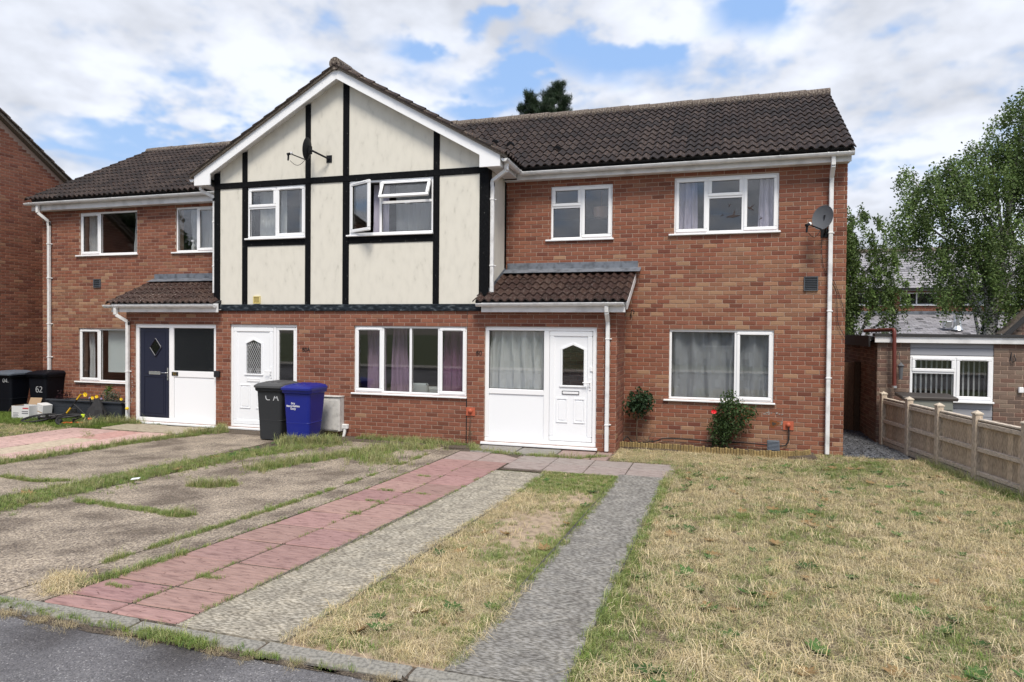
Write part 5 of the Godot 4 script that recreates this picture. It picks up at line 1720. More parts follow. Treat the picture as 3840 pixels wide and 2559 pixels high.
func wheelie_bin(label: String, at: Vector3, turn: float, body: String, lid: String, hs := 1.0) -> Node3D:
	var o := thing("wheelie_bin", label, "bin", at, turn)
	var b := MB.new()
	var sec := [[0.44, 0.42, 0.02, 0.05, 0.03], [0.47, 0.46, 0.30, 0.05, 0.015], [0.50, 0.52, 0.62, 0.05, 0.0], [0.52, 0.57, 0.93, 0.05, -0.01]]
	for k in sec.size() - 1:
		var p: Array = sec[k]
		var q: Array = sec[k + 1]
		b.ring(rrect(p[0], p[1], p[2] * hs, p[3], p[4]), rrect(q[0], q[1], q[2] * hs, q[3], q[4]))
	b.fan(rrect(0.44, 0.42, 0.02 * hs, 0.05, 0.03), true)
	b.ring(rrect(0.475, 0.466, 0.36 * hs, 0.05, 0.012), rrect(0.49, 0.48, 0.365 * hs, 0.05, 0.011))
	b.ring(rrect(0.49, 0.48, 0.365 * hs, 0.05, 0.011), rrect(0.477, 0.47, 0.375 * hs, 0.05, 0.011))
	part(o, "body", b, M[body], true)
	var rim := MB.new()
	rim.ring(rrect(0.52, 0.57, 0.89 * hs, 0.05, -0.01), rrect(0.575, 0.63, 0.91 * hs, 0.06, -0.01))
	rim.ring(rrect(0.575, 0.63, 0.91 * hs, 0.06, -0.01), rrect(0.585, 0.64, 0.975 * hs, 0.06, -0.01))
	rim.fan(rrect(0.585, 0.64, 0.975 * hs, 0.06, -0.01))
	part(o, "rim", rim, M[body], true)
	var l := MB.new()
	l.ring(rrect(0.60, 0.68, 0.965 * hs, 0.07, 0.0), rrect(0.60, 0.68, 1.0 * hs, 0.07, 0.0))
	l.ring(rrect(0.60, 0.68, 1.0 * hs, 0.07, 0.0), rrect(0.55, 0.60, 1.035 * hs, 0.09, -0.02))
	l.ring(rrect(0.55, 0.60, 1.035 * hs, 0.09, -0.02), rrect(0.40, 0.42, 1.06 * hs, 0.10, -0.06))
	l.fan(rrect(0.40, 0.42, 1.06 * hs, 0.10, -0.06))
	for k in 3: l.cbox(v3(-0.15 + k * 0.12, 1.03 * hs, -0.20), v3(-0.09 + k * 0.12, 1.068 * hs, 0.17), 0.01)
	part(o, "lid", l, M[lid], true)
	var h := MB.new()
	h.tube(PackedVector3Array([v3(-0.24, 0.98 * hs, -0.36), v3(0.24, 0.98 * hs, -0.36)]), PackedFloat32Array([0.016]), 8)
	for s in [-0.2, 0.0, 0.2]: h.cbox(v3(s - 0.02, 0.92 * hs, -0.37), v3(s + 0.02, 0.99 * hs, -0.29), 0.006)
	part(o, "handle", h, M[body], true)
	for s in [-1.0, 1.0]:
		var w := MB.new()
		w.xf = Transform3D(Basis.from_euler(Vector3(0, 0, PI / 2)), v3(s * 0.225, 0.10, -0.20))
		w.lathe(PackedVector2Array([Vector2(0, -0.025), Vector2(0.09, -0.025), Vector2(0.10, -0.015), Vector2(0.10, 0.015), Vector2(0.09, 0.025), Vector2(0, 0.025)]), 16)
		part(o, "wheel", w, M.black_rubber, true)
	return o

func dish(label: String, at: Vector3, face: Vector3, r: float, lnb: Vector3, root_at: Vector3, m: String, feed: String) -> void:
	var o := thing("satellite_dish", label, "satellite dish", at)
	var z := face.normalized()
	var x := UPV.cross(z).normalized()
	var y := z.cross(x)
	var B := Basis(x, y, z)
	var b := MB.new()
	var rings := []
	for k in 6:
		var t := k / 5.0
		var a := PackedVector3Array()
		for i in 28:
			var an := TAU * i / 28.0
			a.append(B * v3(cos(an) * r * 0.90 * t, sin(an) * r * t, 0.10 * r * t * t * 2.0 - 0.12 * r))
		rings.append(a)
	for k in 5:
		for i in 28:
			var j := (i + 1) % 28
			b.quad(rings[k][i], rings[k + 1][i], rings[k + 1][j], rings[k][j])
			var off := z * -0.008
			b.quad(rings[k][i] + off, rings[k][j] + off, rings[k + 1][j] + off, rings[k + 1][i] + off)
	for i in 28:
		var j := (i + 1) % 28
		b.quad(rings[5][i], rings[5][i] + z * -0.008, rings[5][j] + z * -0.008, rings[5][j])
	var bn := part(o, "reflector", b, M[m], true)
	var a := MB.new()
	var low := B * v3(0, -r * 0.96, 0.02)
	a.tube(PackedVector3Array([B * v3(0, -r * 0.3, -0.05), low + z * -0.03, low + z * 0.02, lnb - at]), PackedFloat32Array([0.011]), 8)
	part(o, "arm", a, M.dish_black, true)
	var l := MB.new()
	var ld := (B * v3(0, 0, 0) - (lnb - at)).normalized()
	l.tube(PackedVector3Array([lnb - at - ld * 0.06, lnb - at + ld * 0.01]), PackedFloat32Array([0.026, 0.022]), 10)
	l.tube(PackedVector3Array([lnb - at - ld * 0.03, lnb - at - ld * 0.03 + v3(-0.01, -0.12, 0)]), PackedFloat32Array([0.018, 0.016]), 8)
	var ln := part(o, "receiver", l, M.dish_black, true)
	var c := MB.new()
	c.tube(PackedVector3Array([lnb - at + ld * 0.01, lnb - at + ld * 0.045]), PackedFloat32Array([0.028]), 12)
	part(ln, "feed_cap", c, M[feed], true)
	var w := MB.new()
	var cb := PackedVector3Array()
	for i in 9:
		var t := i / 8.0
		cb.append((lnb - at + v3(0, -0.13, 0)).lerp(low, t) + v3(0, -0.10 * sin(PI * t), 0))
	w.tube(cb, PackedFloat32Array([0.005]), 5)
	part(o, "lead_cable", w, M.black_rubber, true)
	var k := MB.new()
	k.tube(PackedVector3Array([B * v3(0, -0.02, -0.03), B * v3(0, -0.03, -0.10), root_at - at + v3(0, 0.0, 0.08), root_at - at]), PackedFloat32Array([0.022, 0.02, 0.018, 0.018]), 8)
	k.cbox(root_at - at + v3(-0.06, -0.07, 0.0), root_at - at + v3(0.06, 0.07, 0.012), 0.003)
	k.cbox(B * v3(-0.04, -0.08, -0.08), B * v3(0.04, 0.05, -0.03), 0.004)
	part(o, "wall_mount", k, M.dish_black, true)

func wire(called: String, label: String, category: String, pts: Array, r: float, m := "black_rubber") -> void:
	var c := Curve3D.new()
	for i in pts.size():
		var d: Vector3 = (pts[mini(i + 1, pts.size() - 1)] - pts[maxi(i - 1, 0)]) * 0.18
		c.add_point(pts[i], -d, d)
	c.bake_interval = 0.05
	var b := MB.new()
	b.tube(c.get_baked_points(), PackedFloat32Array([r]), 6)
	solo(called, b, M[m], label, category)

func wall_things() -> void:
	var mb := thing("meter_box", "chalky white gas meter cabinet on the brick wall beside the blue bin", "meter box", v3(-7.11, 0.1, 1.0))
	part(mb, "body", bx(-7.355, -6.875, 0.105, 0.755, 1.0, 1.17, 0.01), M.meter_box)
	part(mb, "door", bx(-7.33, -6.90, 0.135, 0.70, 1.1705, 1.182, 0.005), M.meter_box)
	part(mb, "hood", bx(-7.365, -6.865, 0.7555, 0.772, 1.0, 1.19, 0.005), M.meter_box)
	part(mb, "lock", bx(-7.305, -7.29, 0.40, 0.425, 1.1825, 1.188, 0.002), M.dark_metal)
	var tb := thing("cable_box", "small grey plastic cable entry box under the meter cabinet corner", "cable box", v3(-6.83, 0.0, 1.0))
	part(tb, "cover", bx(-6.90, -6.765, 0.145, 0.235, 1.0, 1.075, 0.012), M.gutter)
	var tp := MB.new()
	tp.tube(PackedVector3Array([v3(-6.83, 0.15, 1.04), v3(-6.84, 0.06, 1.05), v3(-6.86, -0.03, 1.07)]), PackedFloat32Array([0.03]), 10)
	part(tb, "duct", tp, M.gutter)
	for q in [[-4.30, 0.58, 1.0, "terracotta pipe cover on the pier beside the house number", 0.0], [1.10, 0.465, 0.0, "terracotta square cable plate low on the brown brick wall", 1.0]]:
		var o := thing("pipe_cover", q[3], "pipe cover", v3(q[0], q[1], q[2]))
		part(o, "plate", bx(q[0] - 0.085, q[0] + 0.085, q[1] - 0.075, q[1] + 0.075, q[2], q[2] + 0.014, 0.004), M.terracotta)
		var c := MB.new()
		c.xf = Transform3D(Basis.from_euler(Vector3(PI / 2, 0, 0)), v3(q[0], q[1] + 0.015, q[2] + 0.014))
		c.lathe(PackedVector2Array([Vector2(0.042, 0), Vector2(0.038, 0.03), Vector2(0.02, 0.045), Vector2(0, 0.05)]), 14)
		part(o, "cap", c, M.terracotta)
	dish("black satellite dish seen edge-on, fixed to the half-timbered gable", v3(-7.50, 5.43, 1.30), v3(-0.97, 0.12, 0.16), 0.21, v3(-7.80, 5.33, 1.42), v3(-7.22, 5.29, 1.004), "dish_black", "vent_slot")
	dish("grey satellite dish beside the downpipe of the brown brick end house", v3(1.545, 3.93, 0.36), v3(-0.62, 0.16, 0.76), 0.205, v3(1.30, 3.79, 0.62), v3(1.62, 3.72, 0.0), "dish_grey", "letter_white")
	wire("aerial_cable", "thin dark cable looping down the wall below the grey dish", "cable", [v3(1.57, 3.62, 0.03), v3(1.585, 3.30, 0.02), v3(1.63, 3.1, 0.02), v3(1.68, 3.0, 0.03), v3(1.80, 2.75, 0.03), v3(1.83, 2.4, 0.03), v3(1.85, 2.2, 0.03), v3(1.955, 1.98, 0.03)], 0.0045)
	wire("aerial_cable", "thin dark cable slanting to the end house corner below the dish", "cable", [v3(1.72, 3.0, 0.035), v3(1.80, 2.85, 0.02), v3(1.90, 2.55, 0.02), v3(1.955, 2.3, 0.02)], 0.0045)
	wire("garden_cable", "black cable trailing along the foot of the wall behind the flower bed", "cable", [v3(-1.66, 0.10, 0.3), v3(-1.6, 0.16, 0.22), v3(-1.5, 0.06, 0.15), v3(-1.25, 0.07, 0.10), v3(-1.1, 0.09, 0.06), v3(-0.95, 0.14, 0.05), v3(-0.5, 0.145, 0.05), v3(-0.1, 0.13, 0.05), v3(0.4, 0.14, 0.05), v3(0.95, 0.12, 0.06), v3(1.08, 0.16, 0.05), v3(1.11, 0.28, 0.04), v3(1.105, 0.46, 0.04)], 0.011)
	wire("plant_bracket", "small black iron hook on the wall beside the lean-to roof", "hook", [v3(-1.58, 2.30, 0.01), v3(-1.58, 2.40, 0.02), v3(-1.56, 2.44, 0.08), v3(-1.52, 2.42, 0.10), v3(-1.53, 2.36, 0.07)], 0.008, "dark_metal")
	# blocked vents and mortar scars low on the end house
	for q in [[0.87, 0.49, "rusty hole in the wall left of the terracotta plate"], [0.40, 0.575, "rusty hole in the wall behind the rose bush"]]:
		var o := thing("wall_hole", q[2], "hole", v3(q[0], q[1], 0.0))
		var b := MB.new()
		var rim := PackedVector3Array()
		for k in 20:
			var an := TAU * k / 20.0
			var r := 0.062 * (1.0 + 0.25 * sin(an * 3.0 + 1.0) + 0.15 * sin(an * 7.0))
			rim.append(v3(q[0] + cos(an) * r * 1.2, q[1] + sin(an) * r, 0.003))
		b.fan(rim)
		part(o, "rust_filling", b, M.rust)
		var d := MB.new()
		var rim2 := PackedVector3Array()
		for p in rim: rim2.append(v3(q[0], q[1] - 0.006, 0.005).lerp(p + v3(0, 0, 0.002), 0.45))
		d.fan(rim2)
		part(o, "hollow", d, M.bark_dark)
	var ms := MB.new()
	var r := RandomNumberGenerator.new()
	r.seed = 12
	for k in 26:
		var x := r.randf_range(0.68, 0.98)
		var y := 0.655 + r.randf_range(-0.02, 0.02)
		if k > 16:
			x = 0.99 + r.randf_range(-0.012, 0.012); y = r.randf_range(0.4, 0.66)
		var w := r.randf_range(0.01, 0.03)
		ms.box(v3(x, y, -0.002), v3(x + w, y + w * 0.6, 0.004))
	solo("mortar_scar", ms, M.mortar_patch, "crumbly grey mortar outline left on the wall above the rusty hole", "mortar")
	var vc := thing("vent_cowl", "grey slatted vent cowl on the soil against the brown brick wall", "vent cowl", v3(0.85, 0.05, 0.22))
	var vb := MB.new()
	vb.xf = Transform3D(Basis.from_euler(Vector3(-0.35, 0, 0)), v3(0.855, 0.055, 0.24))
	vb.cbox(v3(-0.1, 0.0, -0.06), v3(0.1, 0.19, 0.0), 0.008)
	part(vc, "body", vb, M.grey_vent)
	for k in 7:
		var s := MB.new()
		s.xf = vb.xf
		s.cbox(v3(-0.088, 0.016 + k * 0.023, 0.0005), v3(0.088, 0.028 + k * 0.023, 0.012), 0.002)
		part(vc, "slat", s, M.bin_lid_slate)
	# log edging of the flower bed
	var le := thing("log_edging", "row of short split log pegs edging the flower bed", "edging", v3(0, 0, 0.5))
	var pts := [v3(-1.68, 0, 0.50), v3(-1.2, 0, 0.49), v3(-0.68, 0, 0.50), v3(-0.2, 0, 0.55), v3(0.31, 0, 0.60), v3(0.8, 0, 0.60), v3(1.2, 0, 0.42), v3(1.42, 0, 0.2)]
	var cv := Curve3D.new()
	for i in pts.size():
		var d: Vector3 = (pts[mini(i + 1, pts.size() - 1)] - pts[maxi(i - 1, 0)]) * 0.17
		cv.add_point(pts[i], -d, d)
	var n := 72
	for i in n:
		var p := cv.sample_baked(cv.get_baked_length() * i / (n - 1.0))
		var b := MB.new()
		var g := rng.randf_range(0.75, 1.2)
		b.col = Color(0.36 * g, 0.26 * g, 0.11 * g)
		var h := 0.115 + rng.randf_range(-0.012, 0.012)
		b.xf = Transform3D(Basis.from_euler(Vector3(rng.randf_range(-0.06, 0.06), 0, rng.randf_range(-0.05, 0.05))), p)
		b.lathe(PackedVector2Array([Vector2(0.0225, -0.03), Vector2(0.0225, h - 0.005), Vector2(0.018, h), Vector2(0, h)]), 8)
		part(le, "log_peg", b, M.log_wood)

func bins_and_clutter() -> void:
	var g := wheelie_bin("charcoal wheelie bin with faded white letters in front of white door", v3(-7.855, 0.005, 1.70), 0.03, "bin_grey", "bin_lid_grey")
	lettering(g, "C A", v3(0.06, 0.80, 0.268), 0, 0.14, M.letter_grey, "Droid Sans", 0.003)
	var u := wheelie_bin("royal blue recycling bin with white lettering beside the meter cabinet", v3(-7.21, 0.006, 1.80), 0.05, "bin_blue", "bin_blue", 0.985)
	for k in 3: lettering(u, ["Dry", "Recyclables", "Only"][k], v3(-0.07, 0.71 - k * 0.048, 0.266 - k * 0.002), 0, 0.034, M.letter_white, "Droid Sans", 0.002, "lettering", true)
	var a := wheelie_bin("black wheelie bin with scrawled white numerals beside the red brick gable", v3(-16.05, 0.0, 0.55), 0.1, "bin_navy", "bin_lid_slate", 0.93)
	lettering(a, "04.", v3(0.12, 0.77, 0.275), 0, 0.09, M.letter_grey, "Droid Sans", 0.003)
	var c := wheelie_bin("black wheelie bin numbered 62 beside the dark planter", v3(-15.33, 0.0, 0.25), 0.06, "bin_navy", "bin_navy", 0.93)
	lettering(c, "62", v3(0.06, 0.56, 0.262), 0, 0.14, M.letter_grey, "Droid Sans", 0.003)
	# planter
	var p := thing("planter", "long dark slate painted wooden planter under the window", "planter", v3(-13.35, 0, 0.7))
	var y0 := 0.0
	for k in 3: part(p, "side_board", bx(-14.38, -12.28, 0.0 + k * 0.13, 0.128 + k * 0.13, 0.97, 1.0, 0.004), M.planter_paint)
	part(p, "top_rail", bx(-14.41, -12.26, 0.392, 0.425, 0.95, 1.035, 0.005), M.planter_paint)
	part(p, "end_board", bx(-14.38, -14.35, 0.0, 0.39, 0.42, 0.969, 0.004), M.planter_paint)
	part(p, "end_board", bx(-12.31, -12.28, 0.0, 0.39, 0.42, 0.969, 0.004), M.planter_paint)
	part(p, "back_board", bx(-14.35, -12.31, 0.0, 0.39, 0.42, 0.45, 0.004), M.planter_paint)
	part(p, "soil", bx(-14.348, -12.312, 0.02, 0.36, 0.451, 0.968, 0.004), M.soil)
	# cardboard boxes
	var bxs := thing("cardboard_box", "open white printed cardboard box on the grass below the bins", "box", v3(-14.62, 0.0, 1.3), 0.12)
	var cb := MB.new()
	for q in [[-0.22, 0.22, 0.0, 0.30, 0.148, 0.152], [-0.22, 0.22, 0.0, 0.30, -0.152, -0.148], [-0.222, -0.218, 0.0, 0.30, -0.148, 0.148], [0.218, 0.222, 0.0, 0.30, -0.148, 0.148], [-0.22, 0.22, 0.0, 0.006, -0.148, 0.148]]: cb.box(v3(q[0], q[2], q[4]), v3(q[1], q[3], q[5]))
	part(bxs, "body", cb, M.card_white, true)
	for q in [[v3(-0.21, 0.30, 0.0), Vector3(0, 0, 0.9), 0.0], [v3(0.0, 0.30, -0.15), Vector3(-0.4, 0, 0), 1.0]]:
		var fl := MB.new()
		fl.xf = Transform3D(Basis.from_euler(q[1]), q[0])
		if q[2] < 0.5: fl.box(v3(-0.15, -0.002, -0.148), v3(0.0, 0.002, 0.148))
		else: fl.box(v3(-0.1, 0.0, -0.002), v3(0.2, 0.16, 0.002))
		part(bxs, "flap", fl, M.card, true)
	part(bxs, "printed_band", bx(0.06, 0.21, 0.235, 0.265, 0.1525, 0.1535, 0.0002), M.print_red, true)
	for k in 4: part(bxs, "printed_line", bx(-0.18, -0.06 + 0.02 * (k % 2), 0.05 + k * 0.03, 0.062 + k * 0.03, 0.1525, 0.1535, 0.0002), M.print_grey, true)
	for k in 2: part(bxs, "printed_line", bx(0.04, 0.2, 0.13 + k * 0.04, 0.15 + k * 0.04, 0.1525, 0.1535, 0.0002), M.print_grey, true)
	var b2 := thing("cardboard_box", "plain pale cardboard box leaning behind the printed box", "box", v3(-14.34, 0.0, 1.12), -0.2)
	var lb := MB.new()
	lb.xf = Transform3D(Basis.from_euler(Vector3(0, 0, -0.16)), Vector3.ZERO)
	lb.cbox(v3(-0.12, 0.01, -0.1), v3(0.12, 0.33, 0.1), 0.004)
	part(b2, "body", lb, M.card_white, true)
	var lt := MB.new()
	lt.xf = lb.xf
	lt.box(v3(-0.118, 0.15, 0.1002), v3(0.118, 0.17, 0.1012))
	part(b2, "tape", lt, M.card, true)
	var bb := thing("black_board", "black board leaning against the end of the planter", "board", v3(-14.52, 0, 0.98))
	var bd := MB.new()
	bd.xf = Transform3D(Basis.from_euler(Vector3(-0.12, 0.0, 0)), v3(-14.52, 0, 1.06))
	bd.cbox(v3(-0.16, 0, -0.012), v3(0.16, 0.40, 0.012), 0.003)
	part(bb, "panel", bd, M.black_plastic)
	part(bb, "batten", bx(-14.66, -14.38, 0.0, 0.03, 1.075, 1.10, 0.003), M.black_plastic)
	bicycle()
	scooter()
	# dark rain cover heaped against the planter
	var cv := MB.new()
	var top := v3(-12.80, 0.50, 1.12)
	var f := FastNoiseLite.new()
	f.seed = 8
	f.frequency = 2.0
	var prev := PackedVector3Array()
	for j in 7:
		var t := j / 6.0
		var ring := PackedVector3Array()
		for i in 22:
			var an := TAU * i / 22.0
			var r := 0.02 + 0.26 * pow(t, 0.8) * (1.0 + 0.35 * f.get_noise_2d(cos(an) * 1.5 + 3.0, sin(an) * 1.5 + t))
			ring.append(v3(top.x + 0.02 * t + cos(an) * r * 1.05, lerpf(top.y, 0.03, t) + 0.03 * f.get_noise_2d(i * 0.7, t * 2.0), top.z + 0.06 * t - sin(an) * r * 0.75))
		if j == 0: cv.fan(ring)
		else: cv.ring(ring, prev)
		prev = ring
	solo("rain_cover", cv, M.dark_fabric, "heap of black waterproof fabric standing against the planter", "cover")
	var yc := MB.new()
	yc.cbox(v3(-12.95, 0.12, 1.36), v3(-12.86, 0.19, 1.40), 0.01)
	solo("reflector_strip", yc, M.hi_vis, "small lime yellow reflective tag on the black fabric heap", "tag")
	var lit := MB.new()
	lit.xf = Transform3D(Basis.from_euler(Vector3(0.1, 0.5, 0.1)), v3(-6.98, gy(5.7) + 0.07, 5.75))
	lit.cbox(v3(-0.05, 0, -0.03), v3(0.05, 0.006, 0.03), 0.002)
	solo("litter_wrapper", lit, M.paper, "small pale blue litter wrapper in the weeds on the drive", "litter")
	var by := MB.new()
	by.xf = Transform3D(Basis.IDENTITY, v3(-12.0, 0.32, 1.12))
	by.lathe(PackedVector2Array([Vector2(0, -0.035), Vector2(0.03, -0.02), Vector2(0.038, 0.0), Vector2(0.03, 0.02), Vector2(0, 0.035)]), 12)
	solo("dandelion_head", by, M.petal_yellow, "small yellow dandelion head beside the white porch downpipe", "flower")

func wheel(o: Node3D, at: Vector3, B: Basis, r: float) -> void:
	var t := MB.new()
	var pts := PackedVector3Array()
	for i in 33: pts.append(at + B * v3(cos(TAU * i / 32.0) * r, sin(TAU * i / 32.0) * r, 0))
	t.tube(pts, PackedFloat32Array([0.022]), 8, false)
	var w := part(o, "wheel", t, M.black_rubber, true)
	var rm := MB.new()
	var p2 := PackedVector3Array()
	for i in 33: p2.append(at + B * v3(cos(TAU * i / 32.0) * (r - 0.03), sin(TAU * i / 32.0) * (r - 0.03), 0))
	rm.tube(p2, PackedFloat32Array([0.010]), 6, false)
	part(w, "rim", rm, M.dark_metal, true)
	var sp := MB.new()
	for i in 14:
		var an := TAU * i / 14.0
		sp.tube(PackedVector3Array([at + B * v3(0, 0, 0.02 if i % 2 else -0.02), at + B * v3(cos(an) * (r - 0.03), sin(an) * (r - 0.03), 0)]), PackedFloat32Array([0.002]), 4, false)
	sp.tube(PackedVector3Array([at + B * v3(0, 0, -0.045), at + B * v3(0, 0, 0.045)]), PackedFloat32Array([0.02]), 8)
	part(w, "spokes", sp, M.dark_metal, true)

func bicycle() -> void:
	var o := thing("bicycle", "black bicycle lying on its side in the grass before the planter", "bicycle", v3(-13.35, 0.07, 1.62), -0.05)
	var T := Basis.from_euler(Vector3(-PI / 2 + 0.16, 0, 0))  # bicycle plane x (forward), y (up) laid nearly flat
	wheel(o, T * v3(-0.52, 0.0, 0.02), T, 0.30)
	wheel(o, T * v3(0.50, 0.0, 0.02), T * Basis.from_euler(Vector3(0, 0.3, 0)), 0.30)
	var f := MB.new()
	var bb := v3(-0.10, -0.03, 0.03)
	var seat := v3(-0.22, 0.42, 0.03)
	var head := v3(0.32, 0.42, 0.03)
	for q in [[bb, seat], [seat, head], [bb, head + v3(0.02, -0.08, 0)], [v3(-0.52, 0, 0.03), bb], [v3(-0.52, 0, 0.03), seat + v3(0.03, -0.1, 0)], [v3(0.50, 0, 0.03), head + v3(0.0, 0.05, 0)]]:
		f.tube(PackedVector3Array([T * q[0], T * q[1]]), PackedFloat32Array([0.018]), 8)
	part(o, "frame", f, M.black_plastic, true)
	var s := MB.new()
	s.xf = Transform3D(T, T * (seat + v3(-0.02, 0.12, 0)))
	s.cbox(v3(-0.14, -0.02, -0.07), v3(0.12, 0.03, 0.07), 0.02)
	s.tube(PackedVector3Array([v3(0.02, -0.12, 0), v3(0.0, 0, 0)]), PackedFloat32Array([0.013]), 8)
	part(o, "saddle", s, M.black_rubber, true)
	var h := MB.new()
	h.tube(PackedVector3Array([T * v3(0.30, 0.50, 0.03), T * v3(0.30, 0.58, 0.03)]), PackedFloat32Array([0.014]), 8)
	h.tube(PackedVector3Array([T * v3(0.26, 0.60, -0.04), T * v3(0.30, 0.58, 0.03), T * v3(0.28, 0.60, 0.34)]), PackedFloat32Array([0.013]), 8)
	part(o, "handlebar", h, M.black_plastic, true)
	var c := MB.new()
	c.xf = Transform3D(T * Basis.from_euler(Vector3(PI / 2, 0, 0)), T * (bb + v3(0, 0, 0.03)))
	c.lathe(PackedVector2Array([Vector2(0, -0.006), Vector2(0.09, -0.006), Vector2(0.09, 0.006), Vector2(0, 0.006)]), 20)
	part(o, "chainring", c, M.dark_metal, true)
	var pd := MB.new()
	pd.tube(PackedVector3Array([T * (bb + v3(0, 0, 0.05)), T * (bb + v3(0.08, -0.14, 0.07))]), PackedFloat32Array([0.012]), 6)
	pd.xf = Transform3D(T, T * (bb + v3(0.08, -0.14, 0.11)))
	pd.cbox(v3(-0.04, -0.01, -0.04), v3(0.04, 0.01, 0.04), 0.004)
	part(o, "pedal", pd, M.black_plastic, true)

func scooter() -> void:
	var o := thing("kick_scooter", "toy scooter with yellow grips and orange deck fallen over the bicycle", "scooter", v3(-13.0, 0.0, 1.3))
	var A := v3(-13.077, 0.595, 1.28)
	var D := v3(-13.402, 0.187, 1.34)
	var b := MB.new()
	b.tube(PackedVector3Array([A, D]), PackedFloat32Array([0.016]), 8)
	part(o, "handlebar", b, M.black_plastic)
	for q in [[A, A.lerp(D, 0.28)], [A.lerp(D, 0.72), D]]:
		var g := MB.new()
		g.tube(PackedVector3Array([q[0], q[1]]), PackedFloat32Array([0.021]), 10)
		part(o, "grip", g, M.yellow_grip)
	var st := MB.new()
	st.tube(PackedVector3Array([v3(-13.25, 0.385, 1.31), v3(-12.98, 0.235, 1.34), v3(-12.72, 0.09, 1.38)]), PackedFloat32Array([0.018, 0.021]), 8)
	part(o, "stem", st, M.black_plastic)
	var fk := MB.new()
	beam(fk, v3(-12.74, 0.11, 1.38), v3(-12.64, 0.03, 1.42), 0.06, 0.05, 0.012)
	beam(fk, v3(-12.70, 0.10, 1.36), v3(-12.62, 0.08, 1.45), 0.04, 0.04, 0.01)
	part(o, "fork", fk, M.orange_plastic)
	var dk := MB.new()
	beam(dk, v3(-12.70, 0.035, 1.50), v3(-13.14, 0.03, 1.66), 0.10, 0.03, 0.01)
	part(o, "deck", dk, M.orange_plastic)
	for p in [v3(-12.60, 0.06, 1.46), v3(-13.18, 0.06, 1.68)]:
		var w := MB.new()
		w.xf = Transform3D(Basis.from_euler(Vector3(0.9, 0.3, 0)), p)
		w.lathe(PackedVector2Array([Vector2(0, -0.012), Vector2(0.05, -0.012), Vector2(0.05, 0.012), Vector2(0, 0.012)]), 14)
		part(o, "wheel", w, M.black_rubber)

